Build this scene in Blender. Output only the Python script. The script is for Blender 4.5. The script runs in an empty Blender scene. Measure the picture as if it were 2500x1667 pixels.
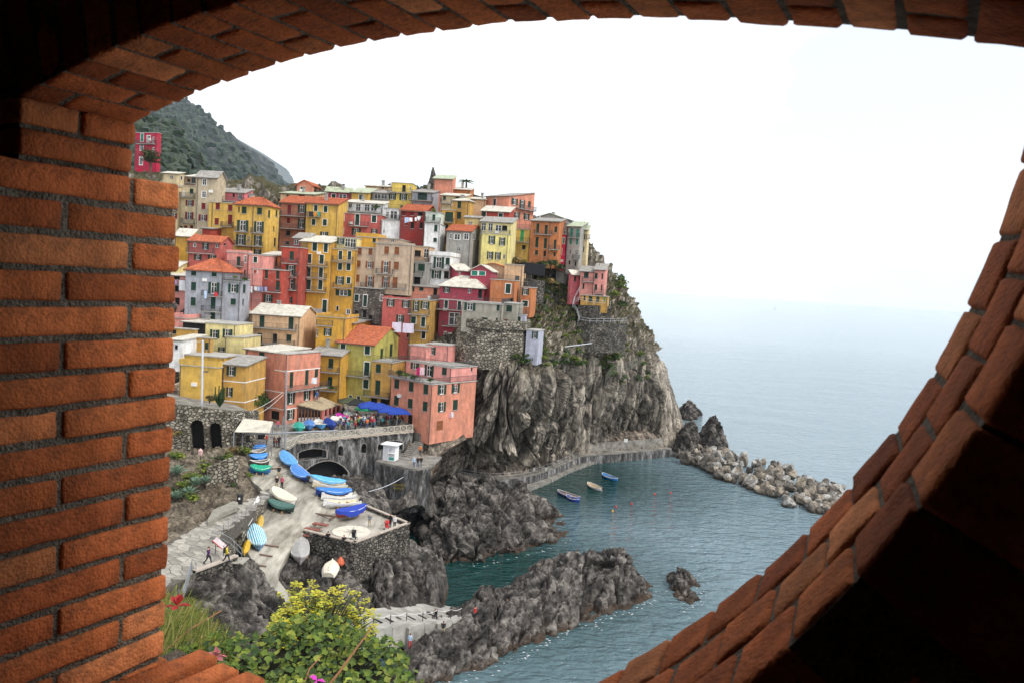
import bpy, math, random
import numpy as np
from mathutils import Vector, Matrix
random.seed(7); RNG = np.random.default_rng(11)
R = math.radians
SC = bpy.context.scene
COL = SC.collection
# ---------------------------------------------------------------- camera
F = 1944.0                      # focal length in photo pixels (2500 wide)
TH, RO = R(4.3), R(3.7)         # pitch down, roll
CAM = np.array([0.0, 0.0, 42.0])
vf = np.array([0, math.cos(TH), -math.sin(TH)]); r0 = np.array([1.0, 0, 0]); u0 = np.cross(r0, vf)
vr = math.cos(RO) * r0 + math.sin(RO) * u0; vu = -math.sin(RO) * r0 + math.cos(RO) * u0
cd = bpy.data.cameras.new('camera'); cam = bpy.data.objects.new('camera', cd); COL.objects.link(cam)
cd.sensor_width = 36; cd.lens = 36 * F / 2500; cd.clip_start = 0.05; cd.clip_end = 80000
cd.dof.use_dof = True; cd.dof.focus_distance = 150; cd.dof.aperture_fstop = 13
M3 = Matrix((vr, vu, -vf)).transposed(); cam.matrix_world = Matrix.Translation(CAM) @ M3.to_4x4()
SC.camera = cam
# ---------------------------------------------------------------- sky, sun, exposure
SUN_EL, SUN_AZ = R(48), R(118)   # azimuth from +Y (view direction) towards +X
W = bpy.data.worlds.new('World'); SC.world = W; W.use_nodes = True
wt = W.node_tree; wt.nodes.clear()
wo = wt.nodes.new('ShaderNodeOutputWorld'); mixs = wt.nodes.new('ShaderNodeMixShader')
sky = wt.nodes.new('ShaderNodeTexSky'); sky.sky_type = 'NISHITA'; sky.sun_disc = False
sky.sun_elevation = SUN_EL; sky.sun_rotation = SUN_AZ
b1 = wt.nodes.new('ShaderNodeBackground'); b1.inputs[1].default_value = 0.11
b2 = wt.nodes.new('ShaderNodeBackground'); b2.inputs[0].default_value = (1.0, 1.0, 1.0, 1); b2.inputs[1].default_value = 1.02
tc = wt.nodes.new('ShaderNodeTexCoord'); mp = wt.nodes.new('ShaderNodeMapping'); mp.inputs['Scale'].default_value = (1.2, 1.2, 2.6)
mp.inputs['Location'].default_value = (0.35, 0.1, 0.2)
nz = wt.nodes.new('ShaderNodeTexNoise'); nz.inputs['Scale'].default_value = 1.7; nz.inputs['Detail'].default_value = 6
cr = wt.nodes.new('ShaderNodeValToRGB'); cr.color_ramp.elements[0].position = 0.40; cr.color_ramp.elements[0].color = (.45, .45, .45, 1)
cr.color_ramp.elements[1].position = 0.60; cr.color_ramp.elements[1].color = (.98, .98, .98, 1)
L = wt.links.new
L(tc.outputs['Generated'], mp.inputs[0]); L(mp.outputs[0], nz.inputs['Vector']); L(nz.outputs['Fac'], cr.inputs[0])
L(sky.outputs[0], b1.inputs[0]); L(cr.outputs[0], mixs.inputs[0]); L(b1.outputs[0], mixs.inputs[1]); L(b2.outputs[0], mixs.inputs[2]); L(mixs.outputs[0], wo.inputs[0])
sd = bpy.data.lights.new('sun', 'SUN'); sd.energy = 1.5; sd.angle = R(12); sd.color = (1.0, 0.95, 0.87)
so = bpy.data.objects.new('sun', sd); COL.objects.link(so)
sv = Vector((math.sin(SUN_AZ) * math.cos(SUN_EL), math.cos(SUN_AZ) * math.cos(SUN_EL), math.sin(SUN_EL)))
so.rotation_euler = sv.to_track_quat('Z', 'Y').to_euler(); so.location = (0, 0, 200)
vs = SC.view_settings; vs.view_transform = 'Standard'; vs.look = 'None'; vs.gamma = 1.0; vs.use_curve_mapping = False; vs.exposure = 0.76
SC.cycles.use_denoising = True; SC.cycles.max_bounces = 8; SC.cycles.volume_bounces = 3; SC.cycles.transparent_max_bounces = 8
# ---------------------------------------------------------------- pixel <-> place
def ray(x, y): return vf + vr * ((x - 1250) / F) + vu * ((833.5 - y) / F)
def PY(x, y, Y): d = ray(x, y); return CAM + d * (Y / d[1])
def PZ(x, y, z): d = ray(x, y); return CAM + d * ((z - CAM[2]) / d[2])
def XZ(px, Y, z):               # point at depth Y and height z that stands at photo column px
    zc = z - CAM[2]; w = Y * vf[1] + zc * vf[2]
    return np.array([((px - 1250) / F * w - Y * vr[1] - zc * vr[2]) / vr[0], Y, z])
ZO = {'a': (420, 380, 3.92), 'b': (780, 400, 3.92), 'c': (1130, 420, 3.92), 'd': (420, 740, 3.92), 'e': (780, 740, 3.92),
      'f': (1130, 700, 3.92), 'g': (420, 1080, 3.92), 'h': (700, 1080, 3.92), 'i': (1000, 1000, 2.3514), 'j': (1500, 900, 2.613),
      'k': (400, 1300, 3.36), 'l': (0, 0, 3.136), 'n': (0, 0, 1.0)}
def Z(c, x, y): o = ZO[c]; return o[0] + x / o[2], o[1] + y / o[2]
# ---------------------------------------------------------------- noise
def _h(i, j, k, s):
    n = (i * 374761393 + j * 668265263 + k * 2147483647 + s * 1274126177) & 0xffffffff
    n = ((n ^ (n >> 13)) * 1274126177) & 0xffffffff
    n = ((n ^ (n >> 16)) * 2246822519) & 0xffffffff
    return ((n ^ (n >> 15)) & 0xffffff) / float(0xffffff)
def vnoise(p, s=0):
    p = np.asarray(p, float); i = np.floor(p).astype(np.int64); f = p - i; f = f * f * (3 - 2 * f); o = 0
    for a in (0, 1):
        for b in (0, 1):
            for c in (0, 1):
                w = (f[:, 0] if a else 1 - f[:, 0]) * (f[:, 1] if b else 1 - f[:, 1]) * (f[:, 2] if c else 1 - f[:, 2])
                o = o + w * _h(i[:, 0] + a, i[:, 1] + b, i[:, 2] + c, s)
    return o * 2 - 1
def fbm(p, oct=4, s=0):
    o = 0; a = .5; p = np.asarray(p, float)
    for k in range(oct): o = o + a * vnoise(p * (2 ** k) + 17.3 * k, s + k); a *= .5
    return o
def worley(p, s=0, tilt=False):   # F1, F2, random value of the nearest cell (with tilt: plus a random slope inside each cell)
    p = np.asarray(p, float); i = np.floor(p).astype(np.int64); n = len(p)
    f1 = np.full(n, 9.); f2 = np.full(n, 9.); v = np.zeros(n); tl = np.zeros(n)
    for a in (-1, 0, 1):
        for b in (-1, 0, 1):
            for c in (-1, 0, 1):
                I, J, K = i[:, 0] + a, i[:, 1] + b, i[:, 2] + c
                q = np.stack([I + _h(I, J, K, s), J + _h(I, J, K, s + 1), K + _h(I, J, K, s + 2)], 1)
                e = p - q; d = np.sqrt((e ** 2).sum(1)); m = d < f1
                f2 = np.where(m, f1, np.minimum(f2, d)); v = np.where(m, _h(I, J, K, s + 3), v); f1 = np.where(m, d, f1)
                if tilt: tl = np.where(m, e[:, 0] * (_h(I, J, K, s + 4) - .5) + e[:, 1] * (_h(I, J, K, s + 5) - .5) + e[:, 2] * (_h(I, J, K, s + 6) - .5), tl)
    return (f1, f2, v + tl * 1.6, v) if tilt else (f1, f2, v)
def sstep(a, b, x): t = np.clip((x - a) / (b - a), 0, 1); return t * t * (3 - 2 * t)
# ---------------------------------------------------------------- materials
MATS = {}
def nodes(name):
    m = bpy.data.materials.new(name); m.use_nodes = True; t = m.node_tree; b = t.nodes['Principled BSDF']; return m, t, b
def mat(name, col, rough=.8, var=.15, scale=3.0, bump=0.0, bscale=20.0, metal=0.0, spec=.3, coord='Object', rand=0.0, stretch=(1, 1, 1), dirt=0.0):
    if name in MATS: return MATS[name]
    m, t, b = nodes(name); MATS[name] = m; N = t.nodes.new; l = t.links.new
    b.inputs['Roughness'].default_value = rough; b.inputs['Metallic'].default_value = metal; b.inputs['Specular IOR Level'].default_value = spec
    co = N('ShaderNodeTexCoord'); mp = N('ShaderNodeMapping'); mp.inputs['Scale'].default_value = stretch; l(co.outputs[coord], mp.inputs[0])
    n = N('ShaderNodeTexNoise'); n.inputs['Scale'].default_value = scale; n.inputs['Detail'].default_value = 6; l(mp.outputs[0], n.inputs['Vector'])
    r = N('ShaderNodeValToRGB'); l(n.outputs['Fac'], r.inputs[0])
    r.color_ramp.elements[0].position = .3; r.color_ramp.elements[1].position = .7
    c = np.array(col[:3]); r.color_ramp.elements[0].color = (*np.clip(c * (1 - var), 0, 1), 1); r.color_ramp.elements[1].color = (*np.clip(c * (1 + var), 0, 1), 1)
    out = r.outputs[0]
    if dirt:
        n3 = N('ShaderNodeTexNoise'); n3.inputs['Scale'].default_value = .55; n3.inputs['Detail'].default_value = 8; n3.inputs['Roughness'].default_value = .7
        m3 = N('ShaderNodeMapping'); m3.inputs['Scale'].default_value = (1.6, 1.6, .45); l(co.outputs[coord], m3.inputs[0]); l(m3.outputs[0], n3.inputs['Vector'])
        rr = N('ShaderNodeMapRange'); rr.inputs[1].default_value = .44; rr.inputs[2].default_value = .66; rr.inputs[4].default_value = dirt; l(n3.outputs['Fac'], rr.inputs[0])
        mx = N('ShaderNodeMix'); mx.data_type = 'RGBA'; l(rr.outputs[0], mx.inputs[0]); l(out, mx.inputs[6]); mx.inputs[7].default_value = (c[0] * .42 + .05, c[1] * .42 + .045, c[2] * .42 + .04, 1); out = mx.outputs[2]
        n5 = N('ShaderNodeTexNoise'); n5.inputs['Scale'].default_value = .9; n5.inputs['Detail'].default_value = 3; m5 = N('ShaderNodeMapping'); m5.inputs['Location'].default_value = (7, 3, 9); l(co.outputs[coord], m5.inputs[0]); l(m5.outputs[0], n5.inputs['Vector'])
        r5 = N('ShaderNodeMapRange'); r5.inputs[1].default_value = .60; r5.inputs[2].default_value = .64; r5.inputs[4].default_value = .45 * dirt; l(n5.outputs['Fac'], r5.inputs[0]); mx5 = N('ShaderNodeMix'); mx5.data_type = 'RGBA'; l(r5.outputs[0], mx5.inputs[0]); l(out, mx5.inputs[6]); mx5.inputs[7].default_value = (c[0] * .7 + .16, c[1] * .7 + .14, c[2] * .7 + .12, 1); out = mx5.outputs[2]
    if rand:
        oi = N('ShaderNodeObjectInfo'); hs = N('ShaderNodeHueSaturation'); mr = N('ShaderNodeMapRange'); l(oi.outputs['Random'], mr.inputs[0])
        mr.inputs[3].default_value = 1 - rand; mr.inputs[4].default_value = 1 + rand; l(mr.outputs[0], hs.inputs['Value']); l(out, hs.inputs['Color']); out = hs.outputs[0]
    l(out, b.inputs['Base Color'])
    if bump:
        n2 = N('ShaderNodeTexNoise'); n2.inputs['Scale'].default_value = bscale; n2.inputs['Detail'].default_value = 5; l(mp.outputs[0], n2.inputs['Vector'])
        bp = N('ShaderNodeBump'); bp.inputs['Strength'].default_value = bump; bp.inputs['Distance'].default_value = .05; l(n2.outputs['Fac'], bp.inputs['Height']); l(bp.outputs[0], b.inputs['Normal'])
    return m
def rockmat(name, ca, cb, cc, scale=.35, green=0.0, wet=True, crack=(1, 1, 1), fine=(6, .3, 1.7), tone=0.0):
    # grey schist: large tone patches, stretched strata, pale veins, weed and damp near the waterline
    if name in MATS: return MATS[name]
    m, t, b = nodes(name); MATS[name] = m; N = t.nodes.new; l = t.links.new
    b.inputs['Roughness'].default_value = .85; b.inputs['Specular IOR Level'].default_value = .25
    g = N('ShaderNodeNewGeometry'); mp = N('ShaderNodeMapping'); mp.inputs['Scale'].default_value = crack; l(g.outputs['Position'], mp.inputs[0])
    n1 = N('ShaderNodeTexNoise'); n1.inputs['Scale'].default_value = scale; n1.inputs['Detail'].default_value = 9; n1.inputs['Roughness'].default_value = .65; l(mp.outputs[0], n1.inputs['Vector'])
    r1 = N('ShaderNodeValToRGB'); l(n1.outputs['Fac'], r1.inputs[0]); e = r1.color_ramp.elements
    e[0].position = .38; e[0].color = (*ca, 1); e[1].position = .63; e[1].color = (*cc, 1); q = e.new(.5); q.color = (*cb, 1)
    n2 = N('ShaderNodeTexNoise'); n2.inputs['Scale'].default_value = scale * fine[0]; n2.inputs['Detail'].default_value = 8; n2.inputs['Roughness'].default_value = .7; l(mp.outputs[0], n2.inputs['Vector'])
    r2 = N('ShaderNodeMapRange'); r2.inputs[1].default_value = .34; r2.inputs[2].default_value = .66; r2.inputs[3].default_value = fine[1]; r2.inputs[4].default_value = fine[2]; l(n2.outputs['Fac'], r2.inputs[0])
    mu = N('ShaderNodeMix'); mu.data_type = 'RGBA'; mu.blend_type = 'MULTIPLY'; mu.inputs[0].default_value = 1; l(r1.outputs[0], mu.inputs[6]); l(r2.outputs[0], mu.inputs[7]); out = mu.outputs[2]
    if tone:                     # every slab or block has its own shade of stone
        at = N('ShaderNodeAttribute'); at.attribute_name = 'tone'; tr = N('ShaderNodeValToRGB'); l(at.outputs['Fac'], tr.inputs[0]); te = tr.color_ramp.elements
        te[0].color = (1 - tone, (1 - tone) * .98, (1 - tone) * .96, 1); te[1].color = (1 + tone * .9, 1 + tone * .82, 1 + tone * .68, 1); te[0].position = .15; te[1].position = .85
        m9 = N('ShaderNodeMix'); m9.data_type = 'RGBA'; m9.blend_type = 'MULTIPLY'; m9.inputs[0].default_value = 1; l(out, m9.inputs[6]); l(tr.outputs[0], m9.inputs[7]); out = m9.outputs[2]
    sx = N('ShaderNodeSeparateXYZ'); l(g.outputs['Position'], sx.inputs[0])
    if green:
        sn = N('ShaderNodeSeparateXYZ'); l(g.outputs['Normal'], sn.inputs[0]); n4 = N('ShaderNodeTexNoise'); n4.inputs['Scale'].default_value = .22; n4.inputs['Detail'].default_value = 7; l(g.outputs['Position'], n4.inputs['Vector'])
        a = N('ShaderNodeMath'); a.operation = 'MULTIPLY_ADD'; a.inputs[1].default_value = .9; l(sn.outputs[2], a.inputs[0]); l(n4.outputs['Fac'], a.inputs[2])
        mr = N('ShaderNodeMapRange'); mr.inputs[1].default_value = .98 - green; mr.inputs[2].default_value = 1.12 - green; l(a.outputs[0], mr.inputs[0])
        hz = N('ShaderNodeMapRange'); hz.inputs[1].default_value = 22; hz.inputs[2].default_value = 29; l(sx.outputs[2], hz.inputs[0])
        mm = N('ShaderNodeMath'); mm.operation = 'MULTIPLY'; l(mr.outputs[0], mm.inputs[0]); l(hz.outputs[0], mm.inputs[1])
        gr = N('ShaderNodeValToRGB'); l(n2.outputs['Fac'], gr.inputs[0]); gr.color_ramp.elements[0].color = (.018, .022, .010, 1); gr.color_ramp.elements[1].color = (.11, .092, .045, 1); gr.color_ramp.elements[0].position = .35; gr.color_ramp.elements[1].position = .68
        mx = N('ShaderNodeMix'); mx.data_type = 'RGBA'; l(mm.outputs[0], mx.inputs[0]); l(out, mx.inputs[6]); l(gr.outputs[0], mx.inputs[7]); out = mx.outputs[2]
    if wet:
        wz = N('ShaderNodeMath'); wz.operation = 'MULTIPLY_ADD'; wz.inputs[1].default_value = 1.6; l(n1.outputs['Fac'], wz.inputs[0]); l(sx.outputs[2], wz.inputs[2])
        w2 = N('ShaderNodeMapRange'); w2.inputs[1].default_value = .9; w2.inputs[2].default_value = 1.7; w2.inputs[3].default_value = 1; w2.inputs[4].default_value = 0; l(wz.outputs[0], w2.inputs[0])
        mx = N('ShaderNodeMix'); mx.data_type = 'RGBA'; l(w2.outputs[0], mx.inputs[0]); l(out, mx.inputs[6]); mx.inputs[7].default_value = (.055, .035, .022, 1); out = mx.outputs[2]
    l(out, b.inputs['Base Color'])
    bp = N('ShaderNodeBump'); bp.inputs['Strength'].default_value = .8; bp.inputs['Distance'].default_value = .22; l(n2.outputs['Fac'], bp.inputs['Height']); l(bp.outputs[0], b.inputs['Normal'])
    return m
def stonemat(name, ca, cb, mortar, scale=2.2, stretch=(1, 1, 1.5)):
    if name in MATS: return MATS[name]
    m, t, b = nodes(name); MATS[name] = m; N = t.nodes.new; l = t.links.new
    b.inputs['Roughness'].default_value = .9; b.inputs['Specular IOR Level'].default_value = .2
    g = N('ShaderNodeNewGeometry'); mp = N('ShaderNodeMapping'); mp.inputs['Scale'].default_value = stretch; l(g.outputs['Position'], mp.inputs[0])
    n0 = N('ShaderNodeTexNoise'); n0.inputs['Scale'].default_value = 1.5; l(mp.outputs[0], n0.inputs['Vector']); ad = N('ShaderNodeMixRGB'); ad.inputs[0].default_value = .12; l(mp.outputs[0], ad.inputs[1]); l(n0.outputs['Color'], ad.inputs[2])
    v = N('ShaderNodeTexVoronoi'); v.inputs['Scale'].default_value = scale; l(ad.outputs[0], v.inputs['Vector'])
    ve = N('ShaderNodeTexVoronoi'); ve.feature = 'DISTANCE_TO_EDGE'; ve.inputs['Scale'].default_value = scale; l(ad.outputs[0], ve.inputs['Vector'])
    sp = N('ShaderNodeSeparateColor'); l(v.outputs['Color'], sp.inputs[0])
    mx = N('ShaderNodeMix'); mx.data_type = 'RGBA'; l(sp.outputs[0], mx.inputs[0]); mx.inputs[6].default_value = (*ca, 1); mx.inputs[7].default_value = (*cb, 1)
    er = N('ShaderNodeMapRange'); er.inputs[1].default_value = .02; er.inputs[2].default_value = .13; l(ve.outputs['Distance'], er.inputs[0])
    m2 = N('ShaderNodeMix'); m2.data_type = 'RGBA'; l(er.outputs[0], m2.inputs[0]); m2.inputs[6].default_value = (*mortar, 1); l(mx.outputs[2], m2.inputs[7])
    n1 = N('ShaderNodeTexNoise'); n1.inputs['Scale'].default_value = .5; n1.inputs['Detail'].default_value = 8; l(g.outputs['Position'], n1.inputs['Vector'])
    r2 = N('ShaderNodeMapRange'); r2.inputs[1].default_value = .3; r2.inputs[2].default_value = .7; r2.inputs[3].default_value = .55; r2.inputs[4].default_value = 1.35; l(n1.outputs['Fac'], r2.inputs[0])
    mu = N('ShaderNodeMix'); mu.data_type = 'RGBA'; mu.blend_type = 'MULTIPLY'; mu.inputs[0].default_value = 1; l(m2.outputs[2], mu.inputs[6]); l(r2.outputs[0], mu.inputs[7]); l(mu.outputs[2], b.inputs['Base Color'])
    bp = N('ShaderNodeBump'); bp.inputs['Strength'].default_value = 1; bp.inputs['Distance'].default_value = .25; l(er.outputs[0], bp.inputs['Height']); l(bp.outputs[0], b.inputs['Normal'])
    return m
# ---------------------------------------------------------------- mesh helpers
class MB:
    def __init__(s): s.v = []; s.f = []; s.m = []
    def add(s, vs, fs, mi=0):
        o = len(s.v); s.v += [tuple(map(float, p)) for p in vs]; s.f += [tuple(o + i for i in q) for q in fs]; s.m += [mi] * len(fs); return s
    def hexa(s, c, mi=0):       # 8 corners: 4 bottom ccw, 4 top
        return s.add(c, [(3, 2, 1, 0), (4, 5, 6, 7), (0, 1, 5, 4), (1, 2, 6, 5), (2, 3, 7, 6), (3, 0, 4, 7)], mi)
    def box(s, x0, x1, y0, y1, z0, z1, mi=0):
        return s.hexa([(x0, y0, z0), (x1, y0, z0), (x1, y1, z0), (x0, y1, z0), (x0, y0, z1), (x1, y0, z1), (x1, y1, z1), (x0, y1, z1)], mi)
    def quad(s, a, b, c, d, mi=0): return s.add([a, b, c, d], [(0, 1, 2, 3)], mi)
    def tube(s, pts, rad, n=6, mi=0, cap=True):
        pts = [Vector(p) for p in pts]; rad = rad if isinstance(rad, (list, tuple)) else [rad] * len(pts); rings = []
        for i, p in enumerate(pts):
            d = (pts[min(i + 1, len(pts) - 1)] - pts[max(i - 1, 0)]).normalized()
            a = d.orthogonal().normalized() if abs(d.z) < .99 else Vector((1, 0, 0)); a = (Vector((0, 0, 1)).cross(d)).normalized() if abs(d.z) < .99 else a; b = d.cross(a)
            rings.append([p + (a * math.cos(2 * math.pi * k / n) + b * math.sin(2 * math.pi * k / n)) * rad[i] for k in range(n)])
        vs = [q for r in rings for q in r]; fs = []
        for i in range(len(pts) - 1):
            for k in range(n): fs.append((i * n + k, i * n + (k + 1) % n, (i + 1) * n + (k + 1) % n, (i + 1) * n + k))
        if cap: fs.append(tuple(range(n - 1, -1, -1))); fs.append(tuple((len(pts) - 1) * n + k for k in range(n)))
        return s.add(vs, fs, mi)
    def grid(s, P, mi=0, close=False):      # P: rows x cols x 3
        P = np.asarray(P, float); a, b = P.shape[:2]; fs = []
        for i in range(a - 1):
            for j in range(b - 1): fs.append((i * b + j, i * b + j + 1, (i + 1) * b + j + 1, (i + 1) * b + j))
            if close: fs.append((i * b + b - 1, i * b, (i + 1) * b, (i + 1) * b + b - 1))
        return s.add(P.reshape(-1, 3), fs, mi)
    def build(s, name, mats, parent=None, smooth=False, **tags):
        me = bpy.data.meshes.new(name); me.from_pydata(s.v, [], s.f)
        for m in (mats if isinstance(mats, (list, tuple)) else [mats]): me.materials.append(m)
        if len(set(s.m)) > 1: me.polygons.foreach_set('material_index', s.m)
        if smooth: me.polygons.foreach_set('use_smooth', [True] * len(me.polygons))
        me.update(); return link(name, me, parent, **tags)
def link(name, me, parent=None, **tags):
    o = bpy.data.objects.new(name, me); COL.objects.link(o)
    if parent is not None: o.parent = parent
    for k, v in tags.items(): o[k] = v
    return o
def empty(name, loc=(0, 0, 0), rz=0.0, **tags):
    o = bpy.data.objects.new(name, None); COL.objects.link(o); o.location = loc; o.rotation_euler = (0, 0, rz); o.empty_display_size = .2
    for k, v in tags.items(): o[k] = v
    return o
def settone(me, t): a = me.attributes.new('tone', 'FLOAT', 'POINT'); a.data.foreach_set('value', np.clip(np.asarray(t, np.float32), 0, 1))
def gridmesh(name, P, m, parent=None, smooth=True, close=False, tone=None, **tags):
    P = np.asarray(P, float); a, b = P.shape[:2]; me = bpy.data.meshes.new(name)
    idx = np.arange(a * b).reshape(a, b)
    if close: idx = np.concatenate([idx, idx[:, :1]], 1)
    q = np.stack([idx[:-1, :-1], idx[:-1, 1:], idx[1:, 1:], idx[1:, :-1]], -1).reshape(-1, 4)
    me.vertices.add(a * b); me.vertices.foreach_set('co', P.reshape(-1)); me.loops.add(len(q) * 4); me.loops.foreach_set('vertex_index', q.reshape(-1))
    me.polygons.add(len(q)); me.polygons.foreach_set('loop_start', np.arange(0, len(q) * 4, 4))
    me.polygons.foreach_set('use_smooth', [smooth] * len(q)); me.update(calc_edges=True); me.validate(); me.materials.append(m)
    if tone is not None: settone(me, tone)
    return link(name, me, parent, **tags)
def gnormals(P):
    a = np.gradient(P, axis=0); b = np.gradient(P, axis=1); n = np.cross(b, a); return n / (np.linalg.norm(n, axis=2, keepdims=True) + 1e-9)
def cubic(ctrl, n):             # resample a list of control rows smoothly (Catmull-Rom along axis 0); n: count or positions
    c = np.asarray(ctrl, float); k = len(c); t = np.linspace(0, k - 1, n) if np.isscalar(n) else np.asarray(n, float); i = np.clip(t.astype(int), 0, k - 2); f = (t - i).reshape((-1,) + (1,) * (c.ndim - 1))
    g = lambda j: c[np.clip(j, 0, k - 1)]
    p0, p1, p2, p3 = g(i - 1), g(i), g(i + 1), g(i + 2)
    return .5 * (2 * p1 + (p2 - p0) * f + (2 * p0 - 5 * p1 + 4 * p2 - p3) * f ** 2 + (3 * p1 - p0 - 3 * p2 + p3) * f ** 3)
def loftpx(rows, n):            # rows of control points -> resampled grid
    return cubic(rows, n)
# ================================================================ THE BRICK WINDOW (foreground)
KS = 1.16; AW = R(28)
wn = np.array([math.sin(AW), math.cos(AW), 0]); wtg = np.array([math.cos(AW), -math.sin(AW), 0])
def wp(u, z, D): p = CAM + (wtg * u + wn * D) * KS; return np.array([p[0], p[1], CAM[2] + z * KS])
def wpx(x, y, D): d = ray(x, y); p = d * (D / (d @ wn)); return p @ wtg, p[2]
brick_m = mat('brick', (.43, .125, .042), .92, .34, 11, .4, 150, spec=.12, rand=.24, coord='Object')
def tint_brick(m):
    t = m.node_tree; N = t.nodes.new; l = t.links.new; b = t.nodes['Principled BSDF']; src = b.inputs['Base Color'].links[0].from_socket
    co = N('ShaderNodeTexCoord'); n = N('ShaderNodeTexNoise'); n.inputs['Scale'].default_value = 28; n.inputs['Detail'].default_value = 8; n.inputs['Roughness'].default_value = .75; l(co.outputs['Object'], n.inputs['Vector'])
    mr = N('ShaderNodeMapRange'); mr.inputs[1].default_value = .48; mr.inputs[2].default_value = .70; l(n.outputs['Fac'], mr.inputs[0])
    mx = N('ShaderNodeMix'); mx.data_type = 'RGBA'; l(mr.outputs[0], mx.inputs[0]); l(src, mx.inputs[6]); mx.inputs[7].default_value = (.16, .06, .028, 1)
    n2 = N('ShaderNodeTexNoise'); n2.inputs['Scale'].default_value = 6.5; n2.inputs['Detail'].default_value = 9; n2.inputs['Roughness'].default_value = .7; m4 = N('ShaderNodeMapping'); m4.inputs['Location'].default_value = (5, 2, 1); l(co.outputs['Object'], m4.inputs[0]); l(m4.outputs[0], n2.inputs['Vector'])
    mr2 = N('ShaderNodeMapRange'); mr2.inputs[1].default_value = .6; mr2.inputs[2].default_value = .8; mr2.inputs[4].default_value = .45; l(n2.outputs['Fac'], mr2.inputs[0])
    mx2 = N('ShaderNodeMix'); mx2.data_type = 'RGBA'; l(mr2.outputs[0], mx2.inputs[0]); l(mx.outputs[2], mx2.inputs[6]); mx2.inputs[7].default_value = (.36, .22, .14, 1)
    oi = N('ShaderNodeObjectInfo'); m7 = N('ShaderNodeMath'); m7.operation = 'MULTIPLY'; m7.inputs[1].default_value = 7.31; f7 = N('ShaderNodeMath'); f7.operation = 'FRACT'; l(oi.outputs['Random'], m7.inputs[0]); l(m7.outputs[0], f7.inputs[0])
    r7 = N('ShaderNodeValToRGB'); l(f7.outputs[0], r7.inputs[0]); e7 = r7.color_ramp.elements; e7[0].color = (.55, .5, .52, 1); e7[1].color = (1.12, 1.45, 1.7, 1); e7[0].position = 0; e7[1].position = 1
    for ps_, c7 in ((.22, (.9, .85, .85, 1)), (.75, (1.05, 1.06, 1.05, 1))): q7 = e7.new(ps_); q7.color = c7
    m8 = N('ShaderNodeMix'); m8.data_type = 'RGBA'; m8.blend_type = 'MULTIPLY'; m8.inputs[0].default_value = 1; l(mx2.outputs[2], m8.inputs[6]); l(r7.outputs[0], m8.inputs[7]); l(m8.outputs[2], b.inputs['Base Color'])
tint_brick(brick_m)
mortar_m = mat('mortar', (.23, .195, .15), .97, .4, 40, 1.0, 160, spec=.1)
room_m = mat('room_plaster', (.22, .13, .09), .95, .3, 3, .5, 30, spec=.1)
arch = empty('brick_window', wp(-.6, -.8, .9), 0, label='weathered red brick window opening with shallow arch framing the whole view', category='brick window')
ainv = np.array(wp(-.6, -.8, .9))
def brick_from(c8, seed, n=(7, 3, 4), amp=.0015, rnd=.005):
    # c8: corner points indexed [i][j][k]; a worn box with rounded arrises and uneven faces
    c8 = np.asarray(c8, float).reshape(2, 2, 2, 3); ctr = c8.reshape(-1, 3).mean(0)
    L = [np.linalg.norm(c8[1, 0, 0] - c8[0, 0, 0]), np.linalg.norm(c8[0, 1, 0] - c8[0, 0, 0]), np.linalg.norm(c8[0, 0, 1] - c8[0, 0, 0])]
    V = {}; vs = []; fs = []
    ax = []
    for d in range(3):
        e = min(.3, rnd * 1.1 / max(L[d], 1e-4)); ax.append(np.concatenate([[0], np.linspace(e, 1 - e, max(2, n[d])), [1]]))
    def vid(i, j, k):
        if (i, j, k) in V: return V[(i, j, k)]
        V[(i, j, k)] = len(vs); vs.append((ax[0][i], ax[1][j], ax[2][k])); return V[(i, j, k)]
    S = [len(a) - 1 for a in ax]
    for d in range(3):
        a, b = [q for q in range(3) if q != d]
        for side in (0, S[d]):
            for i in range(S[a]):
                for j in range(S[b]):
                    q = []
                    for (p, r) in ((0, 0), (1, 0), (1, 1), (0, 1)):
                        id3 = [0, 0, 0]; id3[d] = side; id3[a] = i + p; id3[b] = j + r; q.append(vid(*id3))
                    flip = (side == 0) ^ (d == 1)
                    fs.append(tuple(q[::-1]) if flip else tuple(q))
    T = np.array(vs); w = [np.stack([1 - T[:, d], T[:, d]], 1) for d in range(3)]
    P = np.einsum('ni,nj,nk,ijkc->nc', w[0], w[1], w[2], c8)
    edge = sum(((T[:, d] == 0) | (T[:, d] == 1)).astype(float) for d in range(3))
    k = np.where(edge >= 3, .62, np.where(edge >= 2, .38, 0.0)) * rnd
    dirv = ctr - P; axs = [(c8[1, 0, 0] - c8[0, 0, 0]) / L[0], (c8[0, 1, 0] - c8[0, 0, 0]) / L[1], (c8[0, 0, 1] - c8[0, 0, 0]) / L[2]]
    for d in range(3):
        on0 = T[:, d] == 0; on1 = T[:, d] == 1; P = P + (on0 * k)[:, None] * axs[d] - (on1 * k)[:, None] * axs[d]
    nn = np.stack([fbm(P * 22 + seed * 3.1, 3, 1), fbm(P * 22 + seed * 5.7, 3, 5), fbm(P * 22 + seed * 9.1, 3, 9)], 1)
    n2 = np.stack([fbm(P * 60 + seed, 2, 2), fbm(P * 60 - seed, 2, 3), fbm(P * 60 + 2 * seed, 2, 4)], 1)
    P = P + nn * amp * 1.8 + n2 * amp * (.5 + 1.8 * (edge >= 2))[:, None]
    return P, fs
BRK = [0]
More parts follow.
